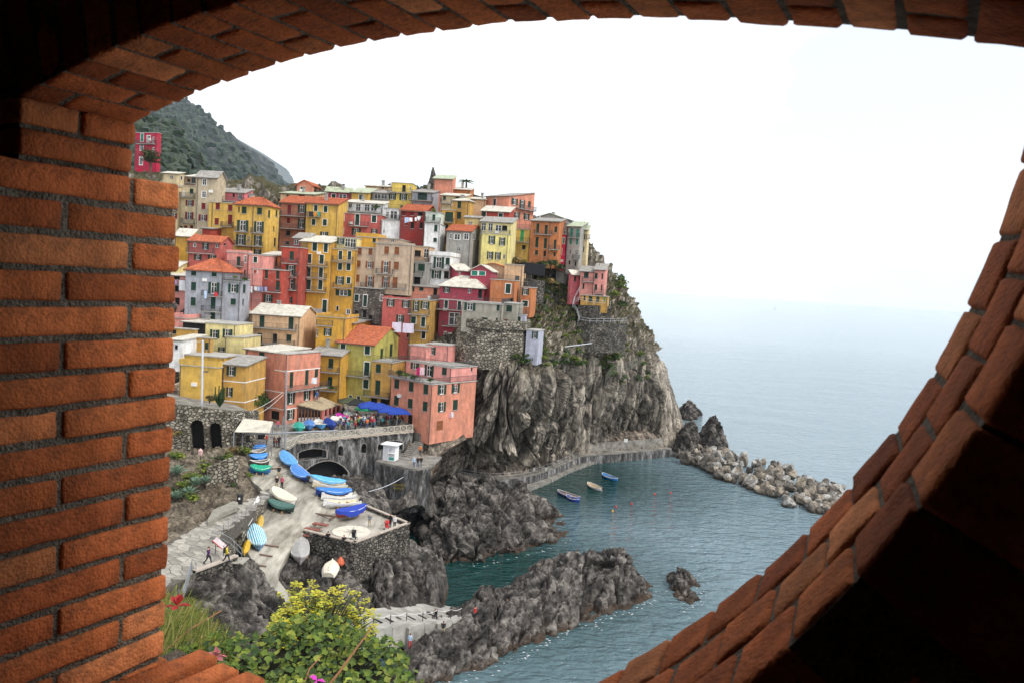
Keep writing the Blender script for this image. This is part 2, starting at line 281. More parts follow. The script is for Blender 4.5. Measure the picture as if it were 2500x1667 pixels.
def put_brick(c8, **kw):
    BRK[0] += 1; P, fs = brick_from(c8, BRK[0], **kw); ctr = P.mean(0)
    me = bpy.data.meshes.new('brick'); me.from_pydata([tuple(p) for p in (P - ctr)], [], fs); me.polygons.foreach_set('use_smooth', [True] * len(fs)); me.update(); me.materials.append(brick_m)
    o = link('brick', me, arch); o.location = tuple(ctr - ainv); return o
def wallbox(mb, u0, u1, z0, z1, D0, D1):
    mb.hexa([wp(u0, z0, D0) - ainv, wp(u1, z0, D0) - ainv, wp(u1, z0, D1) - ainv, wp(u0, z0, D1) - ainv, wp(u0, z1, D0) - ainv, wp(u1, z1, D0) - ainv, wp(u1, z1, D1) - ainv, wp(u0, z1, D1) - ainv])
UJ = -1.27; JIT = random.Random(3)
def Dj(px, py): d = ray(px, py); return (UJ / (d @ wtg)) * (d @ wn)      # depth on the jamb seen at a pixel
# --- left jamb: courses of long and half bricks
zt = wpx(430, 452, 1.03)[1]; zb_ = wpx(417, 420 + 1412 / 1.258, 1.03)[1]; pit = (zt - zb_) / 15.0
jo = .0095 / KS
dA, dB = Dj(311, 1000), Dj(151, 1000); DL = dA - dB       # the two joint planes
bl = lambda: JIT.uniform(-.004, .004)
mort = MB()
for k in range(-0, 20):
    z1 = zt - k * pit; z0 = z1 - pit + jo * 1.25
    js = [1.03] + ([dA, dA - 2 * DL + jo * 0] if k % 2 == 0 else [dB, dB - 2 * DL]) 
    prev = 1.03 + bl()
    for q, e in enumerate(js[1:]):
        a, b_ = max(e, .36) + jo / 2, prev - (jo / 2 if q else 0)
        if b_ - a < .03: continue
        off = JIT.uniform(-.0035, .0035); tl = JIT.uniform(-.0016, .0016); u1 = UJ + off; u2 = UJ - .11
        put_brick([[[wp(u2, z0 + tl, a), wp(u2, z1 + tl, a)], [wp(u1, z0 + tl, a), wp(u1, z1 + tl, a)]], [[wp(u2, z0 - tl, b_), wp(u2, z1 - tl, b_)], [wp(u1, z0 - tl, b_), wp(u1, z1 - tl, b_)]]], n=(10, 3, 4))
        prev = e
wallbox(mort, UJ - .6, UJ - .0045, zt - 20 * pit, zt - .004, .36, 1.018)
# --- two courses over the ledge, up to the springing of the arch
DA0, DA1 = .729, .937
zs = wpx(316 * 1.063, 283 * 1.063, DA1)[1]
for k in range(2):
    h = (zs - zt) / 2; z0 = zt + k * h + jo; z1 = zt + (k + 1) * h - (0 if k else 0)
    cuts = [DA0 - .0, (DA0 + DA1) / 2 + .0, DA1] if k else [DA0, DA1 - .004]
    for a, b_ in zip(cuts[:-1], cuts[1:]):
        u1 = UJ + JIT.uniform(-.003, .003); u2 = UJ - .11; a += jo / 2; b_ -= jo / 2
        put_brick([[[wp(u2, z0, a), wp(u2, z1, a)], [wp(u1, z0, a), wp(u1, z1, a)]], [[wp(u2, z0, b_), wp(u2, z1, b_)], [wp(u1, z0, b_), wp(u1, z1, b_)]]], n=(8, 3, 5))
wallbox(mort, UJ - .6, UJ - .0085, zt - .01, zs + .02, DA0 + .008, DA1 - .01)
# --- the arch: two rings of headers standing on a shallow curve
ap = [(318, 283), (400, 245), (480, 215), (600, 160), (730, 125), (880, 97), (1080, 70), (1300, 57), (1560, 47), (1770, 60), (2020, 80), (2230, 105), (2352, 112), (2500, 135)]
AP = np.array([wpx(x * 1.063, y * 1.063, DA1) for x, y in ap]); pf = np.polyfit(AP[:, 0], AP[:, 1], 4)
ulist = np.linspace(AP[0, 0] - .02, .32, 400); zl = np.polyval(pf, ulist); sl = np.concatenate([[0], np.cumsum(np.hypot(np.diff(ulist), np.diff(zl)))])
def arc(s): u = np.interp(s, sl, ulist); z = np.interp(s, sl, zl); sl_ = np.polyval(np.polyder(pf), u); n = np.array([-sl_, 1]) / math.hypot(1, sl_); return np.array([u, z]), n
RH = .27; s = .012; kk = 0
while s < sl[-1] - .06:
    w = .060 + JIT.uniform(-.004, .004); p0, n0 = arc(s); p1, n1 = arc(s + w - jo * .8)
    dm = (DA0 + DA1) / 2 + (.035 if kk % 2 else -.035); cuts = [DA0, dm, DA1]
    for a, b_ in zip(cuts[:-1], cuts[1:]):
        of = JIT.uniform(-.001, .001); a += jo / 2 + (0 if a != DA0 else JIT.uniform(-.002, .004)); b_ -= jo / 2 + (0 if b_ != DA1 else JIT.uniform(-.004, .004))
        q0 = p0 + n0 * of; q1 = p1 + n1 * of; t0 = p0 + n0 * RH; t1 = p1 + n1 * RH
        put_brick([[[wp(*q0, a), wp(*t0, a)], [wp(*q1, a), wp(*t1, a)]], [[wp(*q0, b_), wp(*t0, b_)], [wp(*q1, b_), wp(*t1, b_)]]], n=(5, 3, 7))
    s += w; kk += 1
P = []
for s_ in np.linspace(0, sl[-1], 60):
    p, n = arc(s_); q = p + n * .0035; t = p + n * (RH + .15); P.append([wp(*q, DA0 + .008) - ainv, wp(*q, DA1 - .012) - ainv, wp(*t, DA1 - .012) - ainv, wp(*t, DA0 + .008) - ainv])
mort.grid(P, close=True)
# --- right-hand curve of headers, three deep, facing up to the light
DR0, DR1 = .72, 1.03
rf = [(2420, 40), (2400, 180), (2352, 345), (2330, 400), (2300, 490), (2250, 620), (2235, 680), (2190, 760), (2120, 880), (2050, 1000), (1985, 1070), (1940, 1120), (1880, 1185), (1750, 1310), (1650, 1385), (1500, 1490), (1360, 1568), (1150, 1670)]
RF = np.array([wpx(x * 1.063, y * 1.063, DR1) for x, y in rf])
rn = [(2640, 200), (2560, 420), (2480, 600), (2330, 850), (2215, 1020), (2090, 1175), (1990, 1300), (1880, 1420), (1700, 1568), (1560, 1680), (1400, 1800)]
RN = np.array([wpx(x * 1.063, y * 1.063, DR0) for x, y in rn])
def smoothcurve(Q, n=200):
    s = np.concatenate([[0], np.cumsum(np.hypot(*np.diff(Q, axis=0).T))]); s /= s[-1]; t = np.linspace(0, 1, n)
    return np.stack([np.polyval(np.polyfit(s, Q[:, k], 5), t) for k in (0, 1)], 1)
RFs, RNs = smoothcurve(RF), smoothcurve(RN)
# pair each outer point with the inner curve along the outer normal
def rc(t): i = t * (len(RFs) - 1); return np.array([np.interp(i, range(len(RFs)), RFs[:, 0]), np.interp(i, range(len(RFs)), RFs[:, 1])])
def rnrm(t): a, b = rc(max(0, t - .01)), rc(min(1, t + .01)); d = (b - a) / np.linalg.norm(b - a); return np.array([-d[1], d[0]])
def rinner(t):
    p = rc(t); n = rnrm(t); d = RNs - p; al = d @ n; ac = np.abs(d @ np.array([-n[1], n[0]])); return float(np.clip(al[np.argmin(ac)], -.005, .11))
ts = np.linspace(0, 1, 60); offs = np.array([rinner(t) for t in ts]); offs = np.convolve(np.pad(offs, 4, mode='edge'), np.ones(9) / 9, 'valid')
off_at = lambda t: np.interp(t, ts, offs)
LEN = np.sum(np.hypot(*np.diff(RFs, axis=0).T)); nb = int(LEN / .078)
def rpt(t, D, h): n = rnrm(t); return wp(*(rc(t) + n * (off_at(t) * (DR1 - D) / (DR1 - DR0) + h)), D)
for k in range(nb):
    for c in range(3):
        sh = (.5 / nb if c % 2 else 0) + JIT.uniform(-.006, .006) / LEN * 0; t0 = k / nb + sh; t1 = (k + 1) / nb + sh - jo * .6 / LEN
        if t1 > 1: continue
        a = DR0 + (DR1 - DR0) * (2 - c) / 3 + jo * .7; b_ = DR0 + (DR1 - DR0) * (3 - c) / 3 - (jo * .7 if c else JIT.uniform(-.004, .006)); h0 = JIT.uniform(-.0015, .0018); h1 = h0 + JIT.uniform(-.001, .001)
        if c == 2: a += JIT.uniform(-.006, .004)
        put_brick([[[rpt(t0, a, h0), rpt(t0, a, .2)], [rpt(t0, b_, h0), rpt(t0, b_, .2)]], [[rpt(t1, a, h1), rpt(t1, a, .2)], [rpt(t1, b_, h1), rpt(t1, b_, .2)]]], n=(6, 5, 5))
P = []
for t in np.linspace(0, 1, 60): P.append([rpt(t, DR0 + .008, .004) - ainv, rpt(t, DR1 - .008, .004) - ainv, rpt(t, DR1 - .012, .45) - ainv, rpt(t, DR0 + .012, .45) - ainv])
mort.grid(P, close=True)
# --- sill bricks at the foot of the jamb
zsill = wpx(420, 1601, 1.03)[1]
for k in range(14):
    u0_ = UJ + .004 + k * .062; u1_ = u0_ + .062 - jo * 1.3; dz = JIT.uniform(-.003, .003)
    for (a, b_) in ((.60, .86), (.868, 1.115)):
        b_ += JIT.uniform(-.006, .006); z1 = zsill + dz - (.012 + .006 * k) ; z0 = z1 - .1
        put_brick([[[wp(u0_, z0, a), wp(u0_, z1 + .006, a)], [wp(u1_, z0, a), wp(u1_, z1 + .006, a)]], [[wp(u0_, z0, b_), wp(u0_, z1 - .01, b_)], [wp(u1_, z0, b_), wp(u1_, z1 - .01, b_)]]], n=(7, 4, 3))
P = []
for k in range(15): u_ = UJ - .05 + k * .07; zz = zsill - .022 - .006 * k * 1.1; P.append([wp(u_, zz, .6) - ainv, wp(u_, zz - .01, 1.1) - ainv, wp(u_, zz - .6, 1.1) - ainv, wp(u_, zz - .6, .6) - ainv])
mort.grid(P, close=True)
mort.build('mortar', mortar_m, arch)
# --- the walls round the opening and the dark room behind the camera
def wplate(name, poly_in, D):   # annulus from the opening outline to a big rectangle at depth D
    pass
rm = MB()
U0, U1, Z0, Z1, DB_ = -3.2, 2.6, -1.7, 1.5, -3.0
def rb(u0, u1, z0, z1, D0, D1):
    rm.hexa([wp(u0, z0, D0), wp(u1, z0, D0), wp(u1, z0, D1), wp(u0, z0, D1), wp(u0, z1, D0), wp(u1, z1, D0), wp(u1, z1, D1), wp(u0, z1, D1)])
rb(U0, UJ - .5, Z0, Z1, .62, .92)                       # left of the jamb
rm.build('wall_left', room_m, kind='structure'); rm = MB()
P = []
for s_ in np.linspace(0, sl[-1], 40):
    p, n = arc(s_); q = p + n * (RH + .02); P.append([wp(*q, DA0 + .03), wp(*q, DA1 - .03), wp(q[0], Z1, DA1 - .03), wp(q[0], Z1, DA0 + .03)])
rm.grid(P, close=True); q = arc(0)[0]; rb(UJ - .55, q[0] + .005, zs - .02, Z1, DA0 + .032, DA1 - .032); rb(q[0] - .05, q[0] + .04, q[1] + .2, Z1, DA0 + .034, DA1 - .034); rm.build('wall_above', room_m, kind='structure'); rm = MB()
P = []
for t in np.linspace(0, 1, 50):
    a, b2 = rpt(t, DR0 + .03, .15), rpt(t, DR1 - .03, .15); ua = rc(t)[0]; zz = rc(t)[1]
    an = rnrm(t) * 2.2; e = rc(t) + an; P.append([a, b2, wp(*e, DR1 - .03), wp(*e, DR0 + .03)])
rm.grid(P, close=True); rm.build('wall_right', room_m, kind='structure'); rm = MB()
rb(UJ - .6, -.1, Z0, zsill - .1, .62, 1.0); rm.build('wall_below', room_m, kind='structure'); rm = MB()
rb(U0, U1, Z1, Z1 + .1, DB_, 1.0); rm.build('ceiling', room_m, kind='structure'); rm = MB()
rb(U0, U1, Z0 - .1, Z0, DB_, 1.0); rm.build('floor', room_m, kind='structure'); rm = MB()
rb(U0 - .1, U0, Z0, Z1, DB_, .95); rb(U1, U1 + .1, Z0, Z1, DB_, 1.0); rb(U0, U1, Z0, Z1, DB_ - .1, DB_); rm.build('wall_back', room_m, kind='structure')
# ================================================================ SEA, HEADLAND, ROCKS
def water():
    m, t, b = nodes('sea_water'); N = t.nodes.new; l = t.links.new
    b.inputs['Base Color'].default_value = (.002, .030, .034, 1); b.inputs['Roughness'].default_value = .06; b.inputs['IOR'].default_value = 1.33
    g = N('ShaderNodeNewGeometry'); mp = N('ShaderNodeMapping'); mp.inputs['Scale'].default_value = (.55, 1.0, 1); mp.inputs['Rotation'].default_value = (0, 0, R(-12)); l(g.outputs['Position'], mp.inputs[0])
    n1 = N('ShaderNodeTexNoise'); n1.inputs['Scale'].default_value = .55; n1.inputs['Detail'].default_value = 5; n1.inputs['Distortion'].default_value = .6; l(mp.outputs[0], n1.inputs['Vector'])
    n2 = N('ShaderNodeTexNoise'); n2.inputs['Scale'].default_value = .05; n2.inputs['Detail'].default_value = 3; l(mp.outputs[0], n2.inputs['Vector'])
    n3 = N('ShaderNodeTexNoise'); n3.inputs['Scale'].default_value = 1.3; n3.inputs['Detail'].default_value = 3; l(mp.outputs[0], n3.inputs['Vector'])
    # calmer inside the cove, livelier outside
    a = N('ShaderNodeMath'); a.operation = 'MULTIPLY_ADD'; l(n2.outputs['Fac'], a.inputs[0]); a.inputs[1].default_value = 1.6; l(n1.outputs['Fac'], a.inputs[2])
    a2 = N('ShaderNodeMath'); a2.operation = 'MULTIPLY_ADD'; l(n3.outputs['Fac'], a2.inputs[0]); a2.inputs[1].default_value = .45; l(a.outputs[0], a2.inputs[2])
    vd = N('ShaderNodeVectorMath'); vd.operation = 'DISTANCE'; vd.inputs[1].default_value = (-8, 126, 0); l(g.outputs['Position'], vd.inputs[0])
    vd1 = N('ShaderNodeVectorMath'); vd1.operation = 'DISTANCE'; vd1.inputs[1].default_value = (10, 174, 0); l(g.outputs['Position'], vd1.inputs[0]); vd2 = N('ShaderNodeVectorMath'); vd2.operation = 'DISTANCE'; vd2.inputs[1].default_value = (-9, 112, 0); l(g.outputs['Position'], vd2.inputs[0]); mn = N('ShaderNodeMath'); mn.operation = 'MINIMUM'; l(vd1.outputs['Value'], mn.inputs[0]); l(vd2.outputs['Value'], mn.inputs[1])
    md = N('ShaderNodeMapRange'); md.inputs[1].default_value = 15; md.inputs[2].default_value = 46; l(mn.outputs[0], md.inputs[0]); mc = N('ShaderNodeMix'); mc.data_type = 'RGBA'; l(md.outputs[0], mc.inputs[0]); mc.inputs[6].default_value = (.001, .034, .032, 1); mc.inputs[7].default_value = (.15, .222, .255, 1); l(mc.outputs[2], b.inputs['Base Color'])  # teal cove water; bright sky reflection on open sea painted into the base colour
    bp = N('ShaderNodeBump'); bp.inputs['Strength'].default_value = .75; bp.inputs['Distance'].default_value = 2.0; ms_ = N('ShaderNodeMapRange'); ms_.inputs[1].default_value = 120; ms_.inputs[2].default_value = 700; ms_.inputs[3].default_value = .75; ms_.inputs[4].default_value = .22; l(vd.outputs['Value'], ms_.inputs[0]); l(ms_.outputs[0], bp.inputs['Strength']); l(a2.outputs[0], bp.inputs['Height']); l(bp.outputs[0], b.inputs['Normal'])
    return m
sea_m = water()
mb = MB(); S_ = 26000
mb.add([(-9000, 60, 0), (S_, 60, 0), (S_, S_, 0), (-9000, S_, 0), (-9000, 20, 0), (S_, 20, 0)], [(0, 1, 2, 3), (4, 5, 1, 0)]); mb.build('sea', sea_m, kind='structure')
cliff_m = rockmat('cliff_rock', (.07, .061, .053), (.18, .162, .14), (.34, .31, .265), .38, green=.20, crack=(1.2, 1.2, .4), fine=(4, .55, 1.4), tone=.55)
rock_m = rockmat('dark_rock', (.022, .020, .019), (.066, .060, .056), (.155, .145, .136), .45, crack=(1, 1, 1), fine=(4, .55, 1.4), tone=.6)
pale_m = rockmat('pale_rock', (.07, .058, .047), (.17, .145, .12), (.28, .245, .205), .45, tone=.5)
LV = {-1: [(300, 100), (500, 108), (650, 122), (800, 132), (950, 137), (1035, 150), (1150, 161), (1290, 169), (1403, 184), (1416, 195), (1450, 192), (1540, 203), (1655, 213)],
      4: [(300, 101), (500, 109), (650, 123), (800, 133), (950, 138), (1050, 151), (1165, 161), (1290, 169), (1404, 184), (1416, 195), (1450, 192), (1540, 203), (1650, 213)],
      9: [(300, 104), (500, 112), (650, 126), (800, 137), (950, 142), (1075, 153), (1185, 157), (1290, 164), (1405, 179), (1416, 193), (1450, 189), (1540, 201), (1640, 212)],
      15: [(300, 108), (500, 120), (650, 133), (800, 147), (950, 149), (1100, 151), (1205, 150), (1290, 154), (1402, 171), (1416, 189), (1450, 184), (1535, 196), (1625, 210)],
      25: [(300, 125), (500, 138), (650, 150), (800, 157), (950, 160), (1125, 149), (1215, 145.6), (1290, 147), (1395, 165), (1420, 181), (1460, 182), (1530, 193), (1592, 208)],
      33: [(300, 140), (500, 155), (650, 165), (800, 168), (950, 173), (1110, 163), (1200, 160), (1290, 162), (1390, 177), (1430, 184), (1470, 189), (1520, 199), (1550, 211)],
      40: [(300, 150), (500, 168), (650, 176), (800, 179), (950, 183), (1090, 183), (1200, 182), (1290, 184), (1380, 189), (1430, 193), (1465, 197), (1500, 205), (1518, 215)],
      48: [(300, 165), (500, 183), (650, 187), (800, 190), (950, 193), (1080, 194), (1190, 194), (1270, 196), (1350, 199), (1400, 203), (1430, 207), (1452, 213), (1466, 221)],
      56: [(300, 185), (500, 194), (650, 197), (800, 200), (950, 202), (1070, 203), (1160, 205), (1230, 207), (1300, 210), (1340, 213), (1370, 217), (1385, 223), (1395, 229)],
      63: [(300, 205), (500, 207), (650, 209), (800, 210), (950, 212), (1060, 213), (1130, 215), (1180, 217), (1210, 221), (1230, 225), (1240, 229), (1245, 233), (1245, 238)]}
rows = []
for z in sorted(LV):
    c = LV[z]; t = c[-1]; c = c + [(t[0] - 15, t[1] + 28), (t[0] - 250, t[1] + 62), (300, t[1] + 110)]
    rows.append([XZ(p, Y, z) for p, Y in c])
last = LV[63]; rows.append([XZ(p, Y + 14, 62) for p, Y in last] + [XZ(1210, 255, 60), XZ(990, 275, 58), XZ(320, 330, 60)])
G = cubic(rows, np.concatenate([np.linspace(0, 5, 230), np.linspace(5, 10, 90)[1:]])); G = np.transpose(cubic(np.transpose(G, (1, 0, 2)), np.concatenate([np.linspace(0, 4.6, 70), np.linspace(4.6, 12.6, 520)[1:], np.linspace(12.6, 15, 40)[1:]])), (1, 0, 2))
n = gnormals(G); sgn = -1 if n[100, 300, 1] > 0 else 1; n *= sgn
X = G.reshape(-1, 3); steep = 1 - np.abs(n[..., 2]).reshape(-1)
zz = X[:, 2]
low = sstep(30, 22, zz)                                        # bare slabs below, earth and shrubs above
lean = np.clip((X[:, 0] + 12) / 20, -1, 1)
sh = X[:, 0] + (.55 - .5 * np.clip((X[:, 0] - (-14)) / 22, 0, 1)) * -(zz - 5) * .9          # slabs lean over to the left part
q = np.stack([sh / 4.6, X[:, 1] / 8.0, zz / 30.0], 1); q = q + .07 * np.stack([fbm(X / 6, 3, 3), fbm(X / 6, 3, 4), fbm(X / 6, 3, 5)], 1)
f1, f2, v, tA = worley(q, 5, True); crack = np.exp(-((f2 - f1) / .03) ** 2)
g1, g2, gv, tB = worley(np.stack([sh / 1.9, X[:, 1] / 3.4, zz / 9.5], 1) + .06 * fbm(X / 2.5, 3, 8)[:, None], 21, True); crack2 = np.exp(-((g2 - g1) / .05) ** 2)
k1, k2, kv, tC = worley(np.stack([sh / .8, X[:, 1] / 1.6, zz / 2.6], 1) + .1 * fbm(X / 2, 2, 18)[:, None], 31, True); crack3 = np.exp(-((k2 - k1) / .08) ** 2)
tipf = 1 - .75 * sstep(1575, 1640, 1250 + F * X[:, 0] / X[:, 1])
disp = low * tipf * ((v - .45) * 3.6 - crack * 2.6 + (gv - .5) * 1.1 - crack2 * 1.0 + (kv - .5) * .38 - crack3 * .22) + fbm(X / 7, 4, 2) * (.45 + 1.9 * (1 - low)) + fbm(X / 1.6, 3, 6) * .14 + (1 - low) * ((gv - .5) * 1.2 + (kv - .5) * .9 + fbm(X / 2.3, 3, 33) * .8)
TONE = .5 * tA + .33 * tB + .17 * tC
fade = sstep(-1.2, 1.5, zz)
X2 = X + n.reshape(-1, 3) * (disp * (.35 + .65 * fade))[:, None]
cliff = gridmesh('cliff', X2.reshape(G.shape), cliff_m, kind='structure', smooth=False, tone=TONE)
CLG = X2.reshape(G.shape)
# --- rock masses that stand in the sea: built as displaced domes
def pip(P, poly):              # points in polygon and distance to its edge
    x, y = P[:, 0], P[:, 1]; ins = np.zeros(len(P), bool); dm = np.full(len(P), 1e9); k = len(poly)
    for i in range(k):
        (x1, y1), (x2, y2) = poly[i], poly[(i + 1) % k]
        c = ((y1 > y) != (y2 > y)); ins ^= c & (x < (x2 - x1) * (y - y1) / ((y2 - y1) if y2 != y1 else 1e-9) + x1)
        ex, ey = x2 - x1, y2 - y1; t = np.clip(((x - x1) * ex + (y - y1) * ey) / (ex * ex + ey * ey + 1e-9), 0, 1); dm = np.minimum(dm, np.hypot(x - x1 - t * ex, y - y1 - t * ey))
    return ins, dm
def rockmass(name, foot, top, label, seed=0, m=None, cell=2.2, amp=1.0, strat=None, step=.3, edge=3.0, z0=0.0, footz=None, cat='rock', sharp=.6, build=True, low=-1.5, **tags):
    # foot: closed outline on the water (photo px), top: crest points (px, py, Y); a height field broken into blocks and slabs
    fp = np.array([PZ(q[0], q[1], q[2] if len(q) > 2 else z0)[:2] for q in foot]); rp = np.array([PY(x, y, Y) for x, y, Y in top])
    lo, hi = fp.min(0) - 2, fp.max(0) + 2; nx, ny = int((hi[0] - lo[0]) / step) + 1, int((hi[1] - lo[1]) / step) + 1
    gx, gy = np.meshgrid(np.linspace(lo[0], hi[0], nx), np.linspace(lo[1], hi[1], ny)); P = np.stack([gx.ravel(), gy.ravel()], 1)
    Pj = P + np.stack([fbm(np.c_[P / 2.5, P[:, :1] * 0], 3, seed + 40), fbm(np.c_[P / 2.5, P[:, :1] * 0], 3, seed + 50)], 1) * 1.0
    ins, d = pip(Pj, fp); sd = np.where(ins, d, -d)
    dist = np.linalg.norm(P[:, None] - rp[None, :, :2], axis=2); w = 1 / (dist ** 2.6 + .15); H = (w @ rp[:, 2]) / w.sum(1)
    rise = np.clip(sd / edge, 0, 1) ** sharp
    zb = z0 if footz is None else footz(P)
    z = zb + (H - zb) * rise + np.where(sd < 0, sd * .9, 0) - .25; z = np.maximum(z, zb + low if low is not None else -99)
    G = np.concatenate([P, z[:, None]], 1).reshape(ny, nx, 3); n = gnormals(G); n *= np.sign(n[..., 2:3]); X = G.reshape(-1, 3); n3 = n.reshape(-1, 3)
    S = X + .5 * np.stack([fbm(X / 3, 3, seed), fbm(X / 3, 3, seed + 4), fbm(X / 3, 3, seed + 9)], 1)
    if strat is not None: S = S @ strat
    f1, f2, v, tA = worley(S / cell, seed + 1, True); c1 = np.exp(-((f2 - f1) / .08) ** 2)
    g1, g2, gv, tB = worley(S / (cell * .4), seed + 7, True); c2 = np.exp(-((g2 - g1) / .1) ** 2)
    h1, h2, hv, tC = worley(S / (cell * 2.6), seed + 17, True); c3 = np.exp(-((h2 - h1) / .05) ** 2)
    dd = (v - .5) * .9 - c1 * .65 + (gv - .5) * .42 - c2 * .3 + (hv - .5) * 1.5 - c3 * .9 + fbm(X / 1.2, 3, seed + 3) * .15
    X = X + n3 * (dd * amp * np.clip((sd + 1.2) / 1.5, 0, 1))[:, None]
    ctr = np.array([*rp[:, :2].mean(0), z0])
    o = gridmesh(name, (X - ctr).reshape(G.shape), m or rock_m, smooth=False, tone=.4 * tA + .3 * tB + .3 * tC, **({} if 'kind' in tags else dict(label=label, category=cat)), **tags); o.location = tuple(ctr); return o
STM = np.array(Matrix.Rotation(R(-25), 3, 'Y') @ Matrix.Diagonal((1.35, .75, .8)))
STR = np.array(Matrix.Rotation(R(35), 3, 'Y') @ Matrix.Diagonal((1.9, .6, .6)))
rockmass('rock_mound', [(1003, 1255), (1000, 1300), (1015, 1340), (1060, 1368), (1110, 1376), (1180, 1372), (1260, 1352), (1330, 1335), (1385, 1310), (1395, 1285), (1370, 1262), (1330, 1235), (1300, 1212), (1250, 1195), (1150, 1190), (1060, 1200)],
         [(1050, 1215, 131), (1110, 1196, 136), (1165, 1190, 138), (1220, 1198, 139), (1280, 1222, 140), (1330, 1262, 137), (1070, 1255, 126)], 'big rounded grey rock mound in the middle of the cove', seed=3, cell=3.0, amp=.95, step=.22, edge=5, strat=STM)
rockmass('rock_promontory', [(935, 1610), (960, 1665), (1010, 1685), (1120, 1650), (1230, 1610), (1320, 1570), (1400, 1530), (1480, 1500), (1560, 1475), (1597, 1450), (1585, 1425), (1545, 1395), (1500, 1385), (1420, 1395), (1330, 1405), (1270, 1420), (1200, 1452), (1130, 1480), (1050, 1524), (985, 1552), (945, 1572)],
         [(965, 1590, 82), (1020, 1560, 84), (1090, 1530, 87), (1150, 1488, 92.5), (1230, 1445, 96.5), (1300, 1412, 101), (1370, 1380, 105), (1415, 1350, 107.5), (1445, 1352, 108), (1470, 1385, 107), (1500, 1352, 107.5), (1530, 1358, 108), (1560, 1405, 107.5), (1250, 1530, 90), (1350, 1490, 96), (1450, 1450, 101), (1150, 1580, 85)], 'long jagged dark rock promontory with people sitting on it', seed=9, cell=2.7, amp=.62, strat=STR, step=.2, edge=3.2)
rockmass('sea_rock', [(1625, 1415), (1635, 1440), (1660, 1462), (1690, 1477), (1708, 1462), (1700, 1440), (1692, 1412), (1670, 1402), (1640, 1403)], [(1648, 1388, 112), (1672, 1384, 112.3), (1685, 1425, 110.5)], 'small dark rock alone in the water with foam round it', seed=14, cell=1.2, amp=.5, step=.15, edge=2)
rockmass('sea_rock', [(1650, 1006), (1672, 1026), (1690, 1028), (1708, 1012), (1690, 1004), (1665, 1002)], [(1668, 990, 262), (1684, 1000, 261)], 'outermost pointed rock standing alone off the cliff tip', seed=19, cell=2.2, amp=.9)
rockmass('sea_stack', [(1700, 1085), (1715, 1108), (1750, 1108), (1772, 1095), (1768, 1075), (1735, 1065), (1708, 1072)], [(1735, 1022, 203), (1748, 1040, 202)], 'tall pointed dark rock beside the start of the breakwater', seed=25, cell=2.2, amp=.85, edge=4, sharp=1)
rockmass('sea_stack', [(1640, 1105), (1660, 1118), (1695, 1115), (1712, 1100), (1700, 1082), (1660, 1080)], [(1662, 1040, 201), (1683, 1048, 201), (1695, 1052, 201)], 'shorter ribbed rock between cliff foot and pointed rock', seed=29, cell=1.8, amp=.8, edge=3)

# --- white wash where the swell meets the rocks
fo = MB(); rf_ = random.Random(9)
for line, n_, sp_ in (([(1010, 1685), (1120, 1658), (1230, 1618), (1320, 1578), (1400, 1538), (1480, 1508), (1560, 1483), (1603, 1455)], 90, 7), ([(1635, 1446), (1662, 1470), (1692, 1484), (1712, 1468), (1716, 1430), (1700, 1405)], 46, 6), ([(1650, 1030), (1700, 1020), (1712, 1008)], 14, 3), ([(1060, 1374), (1180, 1378), (1330, 1340), (1390, 1312)], 26, 3)):
    L_ = np.array(line, float)
    for _ in range(int(n_ * 1.3)):
        f = rf_.random() * (len(L_) - 1.001); i = int(f); q = L_[i] * (1 - f + i) + L_[i + 1] * (f - i) + [rf_.gauss(0, sp_ * 1.3), rf_.gauss(2, sp_ * 1.1)]; p = PZ(q[0], q[1], .03); r_ = rf_.uniform(.03, .12); k = 7; a0 = rf_.random() * 6
        fo.add([(p[0] + r_ * rf_.uniform(.6, 2.4) * math.cos(a0 + 6.283 * j / k), p[1] + r_ * rf_.uniform(.3, .9) * math.sin(a0 + 6.283 * j / k), .03) for j in range(k)], [tuple(range(k))])
fo.build('foam', mat('sea_foam', (.72, .74, .74), .6, .1), None, kind='stuff', label='white wash of foam round the sea rocks', category='foam')
# ================================================================ HOUSES
PAL = dict(yellow=(.62, .39, .085), bright=(.70, .52, .12), ochre=(.52, .30, .075), gold=(.60, .33, .05), cream=(.64, .52, .31), beige=(.47, .39, .27), pink=(.70, .29, .25), rose=(.66, .17, .19),
           salmon=(.62, .25, .165), coral=(.46, .11, .095), red=(.40, .065, .045), dred=(.24, .03, .026), crimson=(.36, .055, .085), grey=(.36, .37, .41), white=(.74, .74, .73), tan=(.47, .36, .26),
           olive=(.43, .39, .10), orange=(.50, .18, .07), peach=(.70, .46, .27), lilac=(.44, .45, .54), mint=(.60, .66, .58), concrete=(.33, .31, .26), lemon=(.74, .66, .25), butter=(.70, .60, .28), ruby=(.45, .02, .06),
           greyg=(.34, .33, .30), brown=(.38, .15, .09), black=(.02, .019, .02))
def plaster(c): return mat('plaster_' + c, PAL[c], .9, .16, 1.2, .35, 9, spec=.15, dirt=.8)
sh_green = mat('shutter_green', (.010, .040, .026), .7, .3, 4); sh_bright = mat('shutter_bright_green', (.03, .30, .10), .7, .2, 4); sh_teal = mat('shutter_teal', (.03, .22, .15), .7, .2, 4)
sh_brown = mat('shutter_brown', (.21, .075, .03), .8, .3, 4); sh_red = mat('shutter_dark_red', (.16, .015, .02), .8, .2, 4); trim_m = mat('white_trim', (.72, .71, .68), .8, .1, 3)
glass_m = mat('window_glass', (.012, .014, .016), .12, .2, 1, spec=.5); dark_m = mat('dark_opening', (.012, .011, .011), .9, .2, 1); rail_m = mat('iron_railing', (.07, .07, .075), .5, .2, 3, metal=.3)
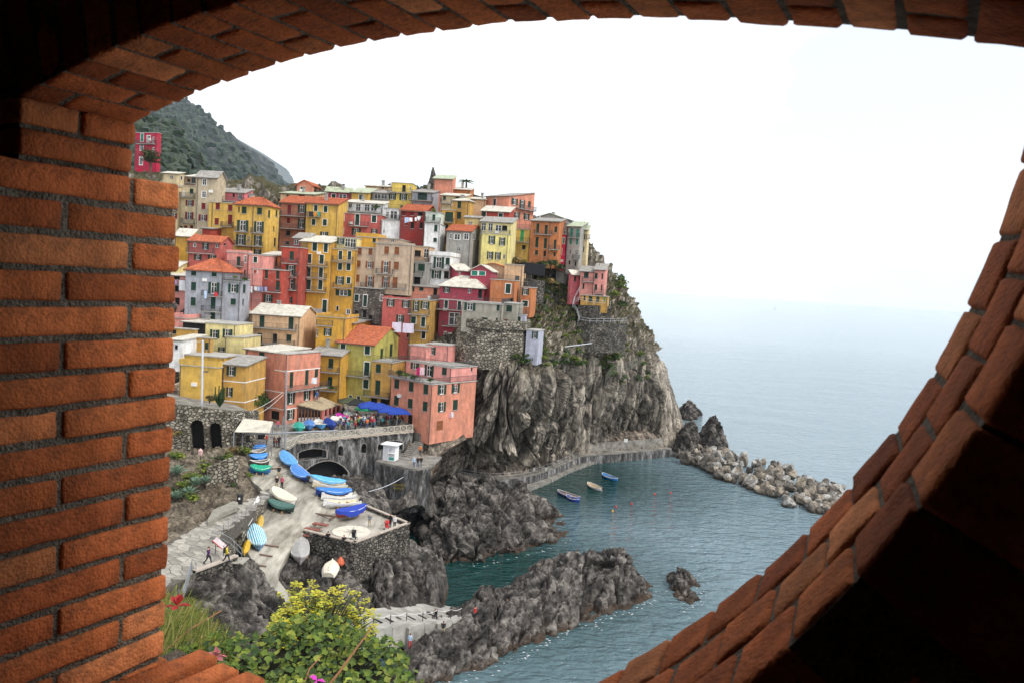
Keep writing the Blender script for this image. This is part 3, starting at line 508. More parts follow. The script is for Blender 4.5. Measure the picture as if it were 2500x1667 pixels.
slab_m = mat('balcony_slab', (.30, .29, .27), .9, .3, 2, .3, 10, dirt=.5); pipe_m = mat('drain_pipe', (.10, .085, .075), .6, .2, 3); flat_m = mat('flat_roof', (.40, .39, .36), .95, .25, 1, .4, 6, dirt=.5)
tile_m = mat('clay_roof_tiles', (.43, .13, .065), .9, .4, 2.2, .4, 8, spec=.1, dirt=.4); slate_m = mat('pale_slate_roof', (.56, .53, .45), .92, .25, 1.5, .6, 5, dirt=.55); gslate_m = mat('grey_slate_roof', (.30, .285, .26), .92, .35, 1.7, .7, 5, dirt=.5); green_r = mat('mossy_slate_roof', (.38, .42, .30), .92, .25, 1.5, .6, 5)
stone_h = stonemat('house_stone', (.10, .09, .08), (.28, .25, .21), (.12, .11, .10), 2.0)
ROOFM = dict(tile=tile_m, slate=slate_m, gslate=gslate_m, green=green_r, flat=flat_m)
def unit(name, fn, mats):
    mb = MB(); fn(mb); me = bpy.data.meshes.new(name); me.from_pydata(mb.v, [], mb.f)
    for m in mats: me.materials.append(m)
    me.update(); return me
def _shut(mb):                  # two louvred leaves filling a unit opening, y = outwards negative
    for x0, x1 in ((0.0, .49), (.51, 1.0)):
        mb.box(x0, x0 + .05, -.04, 0, 0, 1); mb.box(x1 - .05, x1, -.04, 0, 0, 1); mb.box(x0 + .05, x1 - .05, -.04, 0, 0, .05); mb.box(x0 + .05, x1 - .05, -.04, 0, .95, 1); mb.box(x0 + .05, x1 - .05, -.04, 0, .49, .54)
        for k in range(9): z = .06 + k * .1; mb.add([(x0 + .05, -.005, z + .085), (x1 - .05, -.005, z + .085), (x1 - .05, -.035, z), (x0 + .05, -.035, z)], [(0, 1, 2, 3)])
        mb.quad((x0 + .05, 0, .05), (x1 - .05, 0, .05), (x1 - .05, 0, .95), (x0 + .05, 0, .95))
def _leaf(mb):
    mb.box(0, .1, -.05, 0, 0, 1); mb.box(.9, 1, -.05, 0, 0, 1); mb.box(.1, .9, -.05, 0, 0, .06); mb.box(.1, .9, -.05, 0, .94, 1); mb.box(.1, .9, -.05, 0, .48, .53); mb.box(.1, .9, -.03, 0, .06, .48); mb.box(.1, .9, -.03, 0, .53, .94)
def _frame(mb):
    mb.box(0, .07, -.05, 0, 0, 1); mb.box(.93, 1, -.05, 0, 0, 1); mb.box(.07, .93, -.05, 0, 0, .06); mb.box(.07, .93, -.05, 0, .94, 1); mb.box(.46, .54, -.05, 0, .06, .94); mb.box(.07, .46, -.04, 0, .6, .63); mb.box(.54, .93, -.04, 0, .6, .63)
def _pane(mb): mb.box(.02, .98, -.02, 0, .02, .98)
def _sur(mb):
    t = .13; mb.box(-t, 0, -.03, .1, -.06, 1.07); mb.box(1, 1 + t, -.03, .1, -.06, 1.07); mb.box(0, 1, -.03, .1, 1, 1.07); mb.box(-.02, 1.02, -.1, .1, -.06, 0)
U = {}
for k_, m_ in (('g', sh_green), ('b', sh_brown), ('r', sh_red), ('G', sh_bright), ('t', sh_teal)):
    U['sh' + k_] = unit('shutters', _shut, [m_]); U['lf' + k_] = unit('shutter', _leaf, [m_])
U['sill'] = unit('sill', lambda mb: mb.box(-.08, 1.08, -.12, .02, -.1, -.002), [slab_m]); U['frame'] = unit('window_frame', _frame, [trim_m]); U['pane'] = unit('pane', _pane, [glass_m]); U['sur'] = unit('surround', _sur, [trim_m]); U['dark'] = unit('opening', _pane, [dark_m]); U['door'] = unit('door', _leaf, [sh_brown]); U['wdoor'] = unit('door', _leaf, [trim_m])
def place(name, me, par, x, y, z, sx, sz, rz=0.0, sy=1.0):
    o = link(name, me, par); o.location = (x, y, z); o.scale = (sx, sy, sz); o.rotation_euler = (0, 0, rz); return o
def wallface(mb, w, h, holes, T, rec=.16, mi=0, gable=0, z0=0.0):
    # a wall w x h with real openings; T maps (x, depth, z) to house space
    xs = sorted({0, w} | {v for a in holes for v in (a[0], a[1])}); zs_ = sorted({z0, h} | {v for a in holes for v in (a[2], a[3])})
    xs = [v for v in xs if -1e-6 <= v <= w + 1e-6]; zs_ = [v for v in zs_ if z0 - 1e-6 <= v <= h + 1e-6]
    for a, b in zip(xs[:-1], xs[1:]):
        for c, d in zip(zs_[:-1], zs_[1:]):
            mx, mz = (a + b) / 2, (c + d) / 2
            if any(q[0] < mx < q[1] and q[2] < mz < q[3] for q in holes): continue
            mb.quad(T(a, 0, c), T(b, 0, c), T(b, 0, d), T(a, 0, d), mi)
    for (a, b, c, d) in holes:
        mb.quad(T(a, 0, c), T(a, 0, d), T(a, rec, d), T(a, rec, c), mi); mb.quad(T(b, 0, d), T(b, 0, c), T(b, rec, c), T(b, rec, d), mi)
        mb.quad(T(a, 0, d), T(b, 0, d), T(b, rec, d), T(a, rec, d), mi); mb.quad(T(b, 0, c), T(a, 0, c), T(a, rec, c), T(b, rec, c), mi)
def slope(mb, a, b, c, d, kind, th=.14):      # eave-left, eave-right, ridge-right, ridge-left
    a, b, c, d = map(Vector, (a, b, c, d)); n = (b - a).cross(d - a).normalized(); W_ = (b - a).length; H_ = (d - a).length
    if kind == 'tile':
        nx = max(4, int(W_ / .2)); ny = max(2, int(H_ / .5)); P = []
        for j in range(ny):
            for e in (0, 1):
                v = (j + e) / ny; row = []
                for i in range(nx + 1):
                    u = i / nx; p = (a * (1 - u) + b * u) * (1 - v) + (d * (1 - u) + c * u) * v
                    row.append(tuple(p + n * (th + (.05 if i % 2 else -.02) + (.045 if e == 0 else 0) + random.uniform(-.012, .012))))
                P.append(row)
        mb.grid(P)
    else:
        nx = max(2, int(W_ / 1.0)); ny = max(2, int(H_ / .8)); P = []
        for j in range(ny + 1):
            v = j / ny; P.append([tuple((a * (1 - u) + b * u) * (1 - v) + (d * (1 - u) + c * u) * v + n * (th + random.uniform(-.03, .03))) for u in np.linspace(0, 1, nx + 1)])
        mb.grid(P)
    mb.quad(a, d, c, b); e = n * th
    for p, q in ((a, b), (b, c), (c, d), (d, a)):
        if (p - q).length > .01: mb.quad(p, q, q + e, p + e)
HN = [0]; HOUSES = []
def railing(mb, x0, x1, y, h=.95, z=0.0, axis='x', step=.16):
    n = max(2, int(abs(x1 - x0) / step))
    f = (lambda p: (p, y)) if axis == 'x' else (lambda p: (y, p))
    for k in range(n + 1):
        p = x0 + (x1 - x0) * k / n; X, Y_ = f(p); mb.box(X - .012, X + .012, Y_ - .012, Y_ + .012, z, z + h)
    (xa, ya), (xb, yb) = f(min(x0, x1)), f(max(x0, x1))
    for zz in (.1, h): mb.box(xa - .02, xb + .02, ya - .02, yb + .02, z + zz, z + zz + .04)
def H(label, zo, xl, yt, xr, yb, Y, yaw, col, roof=('f',), sx=None, win='', bal='', ws=(40, 64), dep=8.0, ext=7.0, name='house', band='', base=None, extra=None, cat='house', pipes='', surround=False, grp='houses on the hillside'):
    ps = R(yaw); d = np.array([math.cos(ps), -math.sin(ps), 0]); e = np.array([math.sin(ps), math.cos(ps), 0]); zs = ZO[zo][2]
    x_l, y_t = Z(zo, xl, yt); x_r, _ = Z(zo, xr, yt); _, y_b = Z(zo, xl, yb); y_tr = y_t + .064 * (x_r - x_l)
    TL = PY(x_l, y_t, Y)
    def on(px, py, o, dr):       # hit the vertical plane through o along dr: (distance along, height)
        q = ray(px, py); A = np.array([[q[0], -dr[0]], [q[1], -dr[1]]]); s_, t_ = np.linalg.solve(A, (o - CAM)[:2]); return t_, CAM[2] + q[2] * s_
    w = on(x_r, y_tr, TL, d)[0]; zb = PY(x_l - .064 * (y_b - y_t), y_b, Y)[2]
    TR = TL + d * w
    if sx is not None: x_s, _ = Z(zo, sx, yt); dep = max(1.0, on(x_s, y_tr, TR, e)[0])
    bz = zb - ext; h = TL[2] - bz
    root = empty(name, (TL[0], TL[1], bz), -ps, label=label, category=cat, group=grp); HOUSES.append((root, w, dep, h, zb))
    HN[0] += 1
    fh, shh, items = [], [], []
    for tok in win.split():
        side = tok[0] == 's'; tok = tok[1:] if side else tok; ty = tok[0]; tok = tok[1:]; sur = tok.startswith('+') or surround; tok = tok.lstrip('+')
        v = [float(q) for q in tok.split(',')]; v = v + list(ws)[len(v) - 2:] if len(v) < 4 else v
        o_, dr = (TR, e) if side else (TL, d); cx, cy = Z(zo, v[0], v[1]); hw, hh = v[2] / zs / 2, v[3] / zs / 2
        a = on(cx - hw, cy, o_, dr)[0]; b = on(cx + hw, cy, o_, dr)[0]; z1 = on(cx, cy - hh, o_, dr)[1] - bz; z0 = on(cx, cy + hh, o_, dr)[1] - bz
        lim = dep if side else w; a, b = max(a, .08), min(b, lim - .08); z1 = min(z1, h - .1); z0 = max(z0, .1)
        if b - a < .15 or z1 - z0 < .15: continue
        op = ty in 'oOR'
        hole = (a + (b - a) * .24, b - (b - a) * .24, z0, z1) if op else (a, b, z0, z1)
        if any(hole[0] < q[1] and hole[1] > q[0] and hole[2] < q[3] and hole[3] > q[2] for q in (shh if side else fh)): continue
        (shh if side else fh).append(hole); items.append((side, ty, sur, a, b, z0, z1, hole))
    wall = MB(); Tf = lambda x, y, z: (x, y, z); Ts = lambda x, y, z: (w - y, x, z)
    wallface(wall, w, h, fh, Tf); wallface(wall, dep, h, shh, Ts)
    wall.quad((0, dep, 0), (0, 0, 0), (0, 0, h), (0, dep, h)); wall.quad((w, dep, 0), (0, dep, 0), (0, dep, h), (w, dep, h)); wall.quad((0, 0, h), (w, 0, h), (w, dep, h), (0, dep, h))
    rt = roof[0]; rm = ROOFM[roof[2]] if len(roof) > 2 else flat_m; rk = roof[2] if len(roof) > 2 else ''
    ov = .35
    if len(roof) > 1 and roof[1] is not None:
        yy = dep / 2 if rt in 'gh' else (0 if rt == 'e' else dep)
        px_, py_ = Z(zo, (xl + xr) / 2, roof[1]); c_ = TL + d * (w / 2) + e * yy; rh = max(.35, on(px_, py_, c_, d)[1] - TL[2])
    else: rh = 1.2
    rb_ = MB()
    if rt == 'g':
        k = rh / (dep / 2); oz = k * ov
        slope(rb_, (-ov, -ov, h - oz), (w + ov, -ov, h - oz), (w + ov, dep / 2, h + rh), (-ov, dep / 2, h + rh), rk); slope(rb_, (w + ov, dep + ov, h - oz), (-ov, dep + ov, h - oz), (-ov, dep / 2, h + rh), (w + ov, dep / 2, h + rh), rk)
        for x in (0, w): wall.add([(x, 0, h), (x, dep, h), (x, dep / 2, h + rh)], [(0, 1, 2)])
    elif rt == 'e':
        k = rh / (w / 2); oz = k * ov
        slope(rb_, (-ov, dep + ov, h - oz), (-ov, -ov, h - oz), (w / 2, -ov, h + rh), (w / 2, dep + ov, h + rh), rk); slope(rb_, (w + ov, -ov, h - oz), (w + ov, dep + ov, h - oz), (w / 2, dep + ov, h + rh), (w / 2, -ov, h + rh), rk)
        for y in (0, dep): wall.add([(0, y, h), (w, y, h), (w / 2, y, h + rh)], [(0, 1, 2)])
    elif rt == 'h':
        i = min(dep / 2, w / 2 - .2) * .9; k = rh / (dep / 2); oz = k * ov; r1, r2 = (i, dep / 2, h + rh), (w - i, dep / 2, h + rh); A, B, C_, D_ = (-ov, -ov, h - oz), (w + ov, -ov, h - oz), (w + ov, dep + ov, h - oz), (-ov, dep + ov, h - oz)
        slope(rb_, A, B, r2, r1, rk); slope(rb_, C_, D_, r1, r2, rk); slope(rb_, B, C_, r2, r2, rk); slope(rb_, D_, A, r1, r1, rk)
    elif rt == 's':
        slope(rb_, (-ov, -ov, h), (w + ov, -ov, h), (w + ov, dep + ov * .2, h + rh), (-ov, dep + ov * .2, h + rh), rk)
        wall.quad((0, dep, h), (w, dep, h), (w, dep, h + rh), (0, dep, h + rh)); wall.add([(w, 0, h), (w, dep, h), (w, dep, h + rh)], [(0, 1, 2)]); wall.add([(0, 0, h), (0, dep, h), (0, dep, h + rh)], [(0, 1, 2)])
    else:
        p = roof[1] if False else .25
        rb_.box(-.15, w + .15, -.15, dep + .15, h + .002, h + .14); rb_.box(.12, w - .12, .12, dep - .12, h + .14, h + .17)
    mats_ = [plaster(col)] if col != 'stone' else [stone_h]
    wall.build('wall', mats_, root)
    ro = rb_.build('roof', rm, root)
    if rt in 'ghes' and w > 4 and HN[0] % 2 == 0:
        cx = w * random.uniform(.25, .75); cz = h + rh * .5; c = MB(); c.box(cx - .3, cx + .3, dep * .5 - .3, dep * .5 + .3, cz, h + rh + .7); c.box(cx - .42, cx + .42, dep * .5 - .42, dep * .5 + .42, h + rh + .7, h + rh + .82); c.build('chimney', slab_m, ro)
    for (side, ty, sur, a, b, z0, z1, hole) in items:
        rz = math.pi / 2 if side else 0.0
        pos = (lambda x, y, z: (w - y, x, z)) if side else (lambda x, y, z: (x, y, z))
        def pl(nm, me, par, x, y, z, sx_, sz_, sub=False):
            X = pos(x, y, z); return place(nm, me, par, *X, sx_, sz_, rz)
        a2, b2 = hole[0], hole[1]; ww, hh = b2 - a2, z1 - z0
        if ty in 'gbrGt':
            wi = pl('shutters', U['sh' + ty], root, a2, .10, z0, ww, hh); pl('opening', U['dark'], root, a2, .16, z0, ww, hh)
        elif ty in 'oOR':
            k = {'o': 'g', 'O': 'b', 'R': 'r'}[ty]
            wi = pl('window', U['frame'], root, a2, .12, z0, ww, hh); pl('pane', U['pane'], root, a2, .155, z0, ww, hh)
            lw = (b - a) * .23; pl('shutter', U['lf' + k], root, a, -.012, z0, lw, hh); pl('shutter', U['lf' + k], root, b - lw, -.012, z0, lw, hh)
        elif ty == 'w':
            wi = pl('window', U['frame'], root, a2, .1, z0, ww, hh); pl('pane', U['pane'], root, a2, .14, z0, ww, hh)
        elif ty == 'p': wi = pl('door', U['door'], root, a2, .12, z0, ww, hh)
        elif ty == 'q': wi = pl('door', U['wdoor'], root, a2, .12, z0, ww, hh)
        else: wi = pl('opening', U['dark'], root, a2, .155, z0, ww, hh)
        if not sur and ty in 'gbroORwk': pl('sill', U['sill'], root, a2, 0, z0, ww, 1.0)
        if sur: pl('surround', U['sur'], root, a2, 0, z0, ww, hh)
    for tok in bal.split():
        side = tok[0] == 's'; tok = tok[1:] if side else tok; sol = tok[0] == '#'; tok = tok.lstrip('#')
        v = [float(q) for q in tok.split(',')]; o_, dr = (TR, e) if side else (TL, d); p0, p1 = Z(zo, v[0], v[2]), Z(zo, v[1], v[2])
        a = on(*p0, o_, dr)[0]; b = on(*p1, o_, dr)[0]; z = on((p0[0] + p1[0]) / 2, p0[1], o_, dr)[1] - bz; pr = v[3] if len(v) > 3 else .95
        s_ = MB(); r_ = MB()
        if side:
            s_.box(w - .05, w + pr, a, b, z - .16, z)
            if sol: r_.box(w + pr - .1, w + pr, a, b, z + .003, z + .9)
            else: railing(r_, a, b, w + pr - .05, z=z, axis='y'); railing(r_, w + .03, w + pr - .05, a + .04, z=z); railing(r_, w + .03, w + pr - .05, b - .04, z=z)
        else:
            s_.box(a, b, -pr, .05, z - .16, z)
            if sol: r_.box(a, b, -pr, -pr + .1, z + .003, z + .9)
            else: railing(r_, a, b, -pr + .05, z=z); railing(r_, -pr + .05, -.03, a + .04, z=z, axis='y'); railing(r_, -pr + .05, -.03, b - .04, z=z, axis='y')
        so_ = s_.build('balcony', slab_m, root); r_.build('railing' if not sol else 'parapet', rail_m if not sol else mats_[0], so_)
    if rt in 'ghs':
        gt = MB(); gt.tube([(-.3, -.4, h - .02 - (.35 * rh / (dep / 2) if rt in 'gh' else 0)), (w + .3, -.4, h - .02 - (.35 * rh / (dep / 2) if rt in 'gh' else 0))], .07, 5); gt.build('gutter', pipe_m, ro)
    if HN[0] % 3 == 0:
        an = MB(); x_ = w * .3; z_ = h + (rh * .6 if rt in 'ghes' else .1); an.tube([(x_, dep * .5, z_), (x_, dep * .5, z_ + 2.6)], .03, 4); [an.tube([(x_ - .4, dep * .5, z_ + q), (x_ + .4, dep * .5, z_ + q)], .02, 4) for q in (2.5, 2.2, 1.9)]; an.build('aerial', rail_m, ro)
    if HN[0] % 4 == 1 and w > 4:
        ac = MB(); x_ = w * random.uniform(.1, .8); z_ = h - random.uniform(1.6, 3.5); ac.box(x_, x_ + .8, -.35, -.02, z_, z_ + .55); ac.build('air_conditioner', trim_m, root)
    if not pipes and w > 3: x_ = .15 if HN[0] % 2 else w - .2; b_ = MB(); b_.box(x_ - .045, x_ + .045, -.09, -.004, .2, h - .1); b_.build('drain_pipe', pipe_m, root)
    for tok in band.split():     # painted string courses
        zy = float(tok); z = on(*Z(zo, xl, zy), TL, d)[1] - bz; b_ = MB(); b_.box(-.012, w + .012, -.03, -.003, z - .08, z + .08); b_.box(w + .003, w + .03, -.03, dep, z - .08, z + .08); b_.build('string_course', trim_m, root)
    for tok in pipes.split():
        x = on(*Z(zo, float(tok), (yt + yb) / 2), TL, d)[0]; b_ = MB(); b_.box(x - .05, x + .05, -.1, -.004, .2, h - .1); b_.build('drain_pipe', pipe_m, root)
    if base:                     # a lower zone of rough stone or grey render
        zy, bm = base; z = on(*Z(zo, xl, zy), TL, d)[1] - bz; b_ = MB()
        hs = [(a, b, c, min(dd, z)) for a, b, c, dd in fh if c < z]; wallface(b_, w, z, hs, lambda x, y, zz: (x, y * .4 - .04, zz)); b_.quad((0, -.04, z), (w, -.04, z), (w, .0, z), (0, .0, z)); b_.build('base_course', bm, root)
    if extra: extra(root, w, dep, h, mats_[0])
    return root
def parapet(hh=.9, solid=True, glassy=False, front=True, m=None):
    def f(root, w, dep, h, m0):
        p = MB(); r = MB()
        if solid:
            p.box(-.1, w + .1, -.1, .06, h + .15, h + hh); p.box(w - .06, w + .1, .06, dep, h + .15, h + hh); p.box(-.1, .06, .06, dep, h + .15, h + hh); p.build('parapet', m or m0, root)
        else: railing(r, 0, w, .05, hh, h + .14); railing(r, .1, dep, w - .05, hh, h + .14, axis='y'); r.build('railing', rail_m, root)
    return f
# ---- far left, upper rows
H('cream house top left with flat terrace below the red hillside house', 'a', -90, 172, 60, 300, 186, 4, 'cream', ('s', 158, 'slate'), sx=118, win='w-5,205,30,30 sk+90,215,20,30', ext=10)
H('narrow ochre house peeping between cream house and tall beige house', 'a', 122, 205, 236, 300, 190, 4, 'peach', ('s', 175, 'slate'), win='k160,240,30,30 g205,245', bal='120,232,268')
H('cream house with dark red shutters left of the tall beige house', 'a', 62, 290, 236, 720, 176, 5, 'cream', ('f',), win='q112,362,26,60 g187,342,36,46 R170,457,78,58 R165,578,78,72 g80,700,40,50 r187,690,30,40 r130,690,30,40', bal='88,222,402 100,226,648', ws=(36, 55), pipes='228')
H('cream house at the brick edge with red shutters', 'a', -60, 295, 62, 720, 175, 5, 'cream', ('f',), win='r35,505,40,60 R35,580,90,55 g85,470,20,40', bal='-20,50,525')
H('tall beige house with grey pitched roof and few windows', 'a', 236, 203, 432, 690, 172, 6, 'beige', ('g', 150, 'gslate'), sx=516, win='w+310,256,36,60 w+305,375,38,62 r300,486,40,60 R297,598,82,62', pipes='240')
H('pink penthouse with terrace in front of the wooded mountain', 'a', 424, 352, 690, 440, 176, 8, 'rose', ('s', 318, 'gslate'), sx=776, win='k478,395,48,80 w650,390,40,60 k590,380,20,40 sk735,395,14,30', bal='330,690,438,1.6')
H('wide yellow house with brown shutters under the pink penthouse', 'a', 355, 446, 604, 700, 170, 6, 'yellow', ('f',), win='r437,485 r557,502,42,62 r427,632 r555,615,40,95', bal='480,590,682', pipes='385')
H('tall golden house with orange hip roof and paired french windows', 'a', 602, 462, 915, 905, 166, 8, 'yellow', ('h', 402, 'tile'), sx=1028, win='k640,518,14,52 g690,523,46,66 g837,532,46,66 o677,672,106,104 o832,684,92,104 o660,805,92,100 o822,815,76,96 w730,800,20,60 o820,925,72,52 sg930,560,20,70 sg1000,555,18,60 sk985,830,20,80 sk975,700,14,40', bal='612,730,730 768,878,742 606,872,865', pipes='770')
H('small dark gold house with pale slab roof at the brick edge', 'a', 28, 775, 180, 1010, 160, 6, 'gold', ('s', 702, 'slate'), win='g163,835,30,70 k5,880,30,50', dep=9, sx=235)
H('rust red box behind the coral house roof', 'a', 290, 700, 385, 800, 166, 6, 'red', ('s', 680, 'gslate'))
H('coral red house with red tile roof and long balcony', 'a', 158, 815, 462, 1020, 156, 7, 'coral', ('g', 768, 'tile'), sx=586, win='w+217,858,22,36 o322,870,60,62 w432,865,34,36 o247,975,70,50 o385,980,80,50 sk505,845,22,34', bal='160,410,935', dep=7)
H('pink house with flat roof terrace behind the grey house', 'a', 528, 925, 740, 1180, 155, 6, 'pink', ('f',), sx=768, win='g637,1010,36,84 w+700,993,18,66 k695,1125,14,60', bal='540,685,1058', extra=parapet(.5))
H('pink house end with white trimmed green windows beside the red house', 'a', 736, 950, 872, 1230, 154, 6, 'pink', ('f',), win='g+797,998,36,56 k+795,1112,34,30', dep=6)
H('small orange red penthouse with two green doors', 'a', 874, 952, 1052, 1075, 160, 6, 'orange', ('s', 920, 'slate'), win='g935,1017,34,88 g988,1017,34,88', dep=6, bal='868,1050,1075,.5')
H('dark red house with laundry balcony beside the grey house', 'a', 768, 1085, 1050, 1430, 154, 6, 'red', ('f',), win='g903,1138,28,80 g1012,1143,32,80 o822,1225,84,58 g1012,1245,36,90 k818,1357,36,46 o920,1368,86,70', bal='780,1042,1302')
H('tall dark red house with stacked balconies left of the yellow tower house', 'a', 1050, 875, 1228, 1440, 158, 6, 'red', ('f',), win='g1145,960,40,84 o1138,1102,90,100 o1134,1232,90,100 o1112,1382,84,60', bal='1064,1202,1032 1058,1196,1160 1054,1190,1285', extra=parapet(.9, False), surround=False)
H('grey house with red tile roof and dark green shutters', 'a', 132, 1090, 478, 1600, 147, 5, 'grey', ('h', 985, 'tile'), win='g207,1118,48,64 g403,1126,48,64 g205,1252,48,78 o400,1270,104,110 g202,1398,48,80 g393,1410,46,120 g390,1540,46,80 k200,1530,30,20', bal='298,486,1345 298,474,1490', ws=(46, 70), dep=9, pipes='476')
H('grey side wing of the grey house with roof terrace plants', 'a', 480, 1180, 660, 1600, 146.5, 5, 'grey', ('f',), sx=748, win='o588,1272,98,82 g585,1400,50,60 sg692,1275,26,80 sk682,1402,16,56', extra=parapet(.95, False), bal='500,660,1200,.4')
H('pale pink house at the brick edge with white laundry', 'a', -60, 1145, 132, 1480, 150, 5, 'pink', ('s', 1100, 'slate'), win='k45,1165,60,40 k45,1275,44,60 k50,1395,46,66', bal='0,130,1238', surround=False)
H('yellow wall at the brick edge under pale slab roof', 'a', -60, 1065, 60, 1150, 153, 5, 'butter', ('s', 1010, 'slate'), sx=140)
# ---- middle rows
H('small coral house alone on the skyline with shallow red gable', 'a', 1192, 282, 1346, 350, 205, 6, 'salmon', ('e', 240, 'tile'), sx=1476, win='g+1243,320,30,38 g1376,318,30,34 sg1376,318,26,30')
H('low yellow house under the skyline house with chimneys', 'a', 1040, 362, 1356, 402, 198, 6, 'peach', ('s', 345, 'green'), sx=1472, win='k1108,384,30,14 k1240,386,60,14')
H('brown red house with awnings and two balconies', 'a', 1036, 455, 1292, 905, 180, 5, 'brown', ('s', 392, 'tile'), win='r1122,520,34,96 o1245,512,80,76 r1115,625,30,50 o1240,650,70,90 k1110,745,40,50 k1103,838,34,30', bal='1046,1284,580 1044,1282,702', dep=6)
H('yellow house with laundry between brown house and coral house', 'a', 1288, 460, 1590, 800, 178, 5, 'yellow', ('s', 405, 'tile'), win='g+1376,505,34,60 g+1470,514,36,60 g+1355,638,36,58 g+1462,642,38,60 o1457,748,76,34', bal='1298,1428,585', dep=7)
H('yellow tower house with three balconies and slate roof', 'a', 1232, 825, 1512, 1440, 162, 5, 'gold', ('s', 770, 'slate'), win='g+1366,872,44,86 g+1472,882,38,90 g+1314,988,40,86 g+1432,995,40,86 g+1308,1115,38,90 g+1425,1120,38,92 g+1308,1236,40,96 g+1420,1238,40,90 k+1258,1332,28,36 w+1252,1412,38,46 g+1462,1442,46,120', bal='1252,1490,1055 1248,1484,1170 1240,1478,1302', ws=(40, 86), pipes='1520', base=(1455, mat('grey_render', (.36, .36, .37), .9, .2, 2)))
H('red terrace penthouse with railing on the yellow tower house', 'a', 1165, 795, 1300, 900, 166, 5, 'crimson', ('s', 742, 'gslate'), win='w1190,828,44,50 w1262,832,46,60 k1290,840,16,30', dep=4)
H('second yellow tower house with open green shutters', 'b', 112, 815, 338, 1445, 163, 5, 'gold', ('f',), win='g+200,877,34,84 g+287,880,34,84 g+197,985,40,66 g+278,988,40,68 o195,1118,82,76 g+278,1118,38,62 o230,1237,150,56 k+172,1385,22,44 w+275,1418,36,46', bal='130,325,935 138,312,1188', pipes='336')
H('glazed top floor with dark laundry on the second yellow tower house', 'b', 165, 705, 360, 818, 165, 5, 'butter', ('f',), win='o205,735,70,70 w268,755,50,90 w320,760,50,96', bal='130,345,815', dep=5)
H('coral red house with roof terrace and white trimmed green windows', 'b', 168, 470, 592, 700, 182, 3, 'coral', ('f',), win='g+215,513,40,66 g+362,538,40,104 g+522,530,42,66 g+210,645,40,60 o352,652,84,66 o525,645,60,40', bal='292,470,600')
H('white glazed veranda on the coral house terrace', 'b', 260, 372, 612, 468, 186, 3, 'white', ('s', 355, 'slate'), win='w370,420,46,70 w455,422,50,74 w520,420,60,74 w295,400,30,40', bal='178,600,462,1.2', dep=5)
H('white house with blind arcading and roof railing', 'b', 594, 540, 776, 680, 181, 3, 'white', ('f',), win='k617,645,10,24 k688,608,6,6', dep=7)
H('small white upper floor with tall windows over the arcaded house', 'b', 612, 428, 775, 545, 186, 3, 'white', ('f',), win='w710,492,70,80 w650,485,26,50', bal='596,772,535,.8', extra=parapet(.9, False))
H('dark red house with tile roof and laundry line', 'b', 776, 448, 1006, 755, 180, 5, 'dred', ('g', 394, 'tile'), sx=1130, win='r810,475,34,44 r888,475,34,44 k965,475,44,54 k888,592,32,62 k975,592,30,60 r830,570,26,40', dep=7)
H('pale mint house end with small balcony beside the dark red house', 'b', 1010, 575, 1158, 775, 177, 5, 'white', ('f',), win='g1113,618,32,62 g1106,730,34,38', dep=6)
H('pale mint upper terrace house with plants on the balcony', 'b', 1012, 462, 1158, 575, 179, 5, 'mint', ('f',), win='g1094,515,28,56', bal='1014,1160,560', dep=6)
H('maroon house on the skyline row with mossy roof', 'b', 66, 272, 300, 350, 196, 4, 'crimson', ('s', 228, 'green'), win='g+135,315,38,46 w222,318,76,48', sx=300)
H('yellow house on the skyline row with a single green window', 'b', 304, 278, 468, 350, 195, 4, 'yellow', ('s', 234, 'green'), win='g+398,322,38,50')
H('low peach house behind the grey veranda', 'b', 440, 215, 642, 262, 204, 4, 'peach', ('s', 205, 'slate'), win='k605,232,24,18')
H('grey veranda with wide glazing left of the bright yellow house', 'b', 500, 280, 655, 350, 197, 4, 'greyg', ('s', 250, 'gslate'), win='w555,315,60,50 w618,315,60,50', bal='500,652,350,.5')
H('bright yellow house with white canopy terrace near the hilltop', 'b', 655, 275, 888, 402, 198, 5, 'bright', ('f',), win='o698,315,68,62 o802,320,72,62', sx=932, bal='650,890,278,.7')
H('bright yellow penthouse with door on the bright yellow house', 'b', 690, 182, 888, 272, 201, 5, 'bright', ('f',), sx=930, win='k808,238,34,64 w+870,240,10,40', dep=5)
H('slate grey house with wide glazed terrace near the hilltop', 'b', 888, 272, 1082, 405, 196, 5, 'grey', ('s', 246, 'gslate'), sx=1172, win='g985,315,90,74 k880,385,30,20 k990,395,30,16', bal='858,1090,355,1.3')
H('salmon block with pale roof standing highest on the hill', 'b', 1097, 146, 1272, 300, 204, 6, 'salmon', ('s', 112, 'green'), sx=1306, win='')
H('low brick red house right of the highest salmon block', 'b', 1275, 248, 1442, 325, 206, 4, 'orange', ('s', 232, 'slate'), win='g1415,300,26,30')
H('cream terrace house with green windows below the salmon block', 'b', 1165, 305, 1392, 440, 190, 5, 'cream', ('s', 288, 'slate'), win='g1196,330,26,36 k1320,322,40,18', bal='1160,1270,380')
H('ochre corner house with green door below the cream terrace', 'b', 1275, 352, 1430, 590, 186, 22, 'ochre', ('h', 335, 'slate'), sx=1480, win='g1338,393,34,70 g1335,495,40,66 sg1400,395,26,60', dep=6)
H('ochre house with big dark loggia left of the weathered grey house', 'b', 1165, 442, 1290, 790, 184, 6, 'ochre', ('f',), win='g1240,512,76,96 k1215,612,34,60 p1205,740,26,74', bal='1165,1282,560 1170,1222,680')
H('weathered grey villa with faded red roof and white windows', 'b', 1220, 640, 1452, 860, 176, 12, 'greyg', ('g', 588, 'tile'), sx=1560, win='w+1256,695,18,50 w+1318,702,54,54 w+1405,698,44,58 sw1480,700,26,60 sw1525,715,16,40 w1330,820,30,40', dep=7)
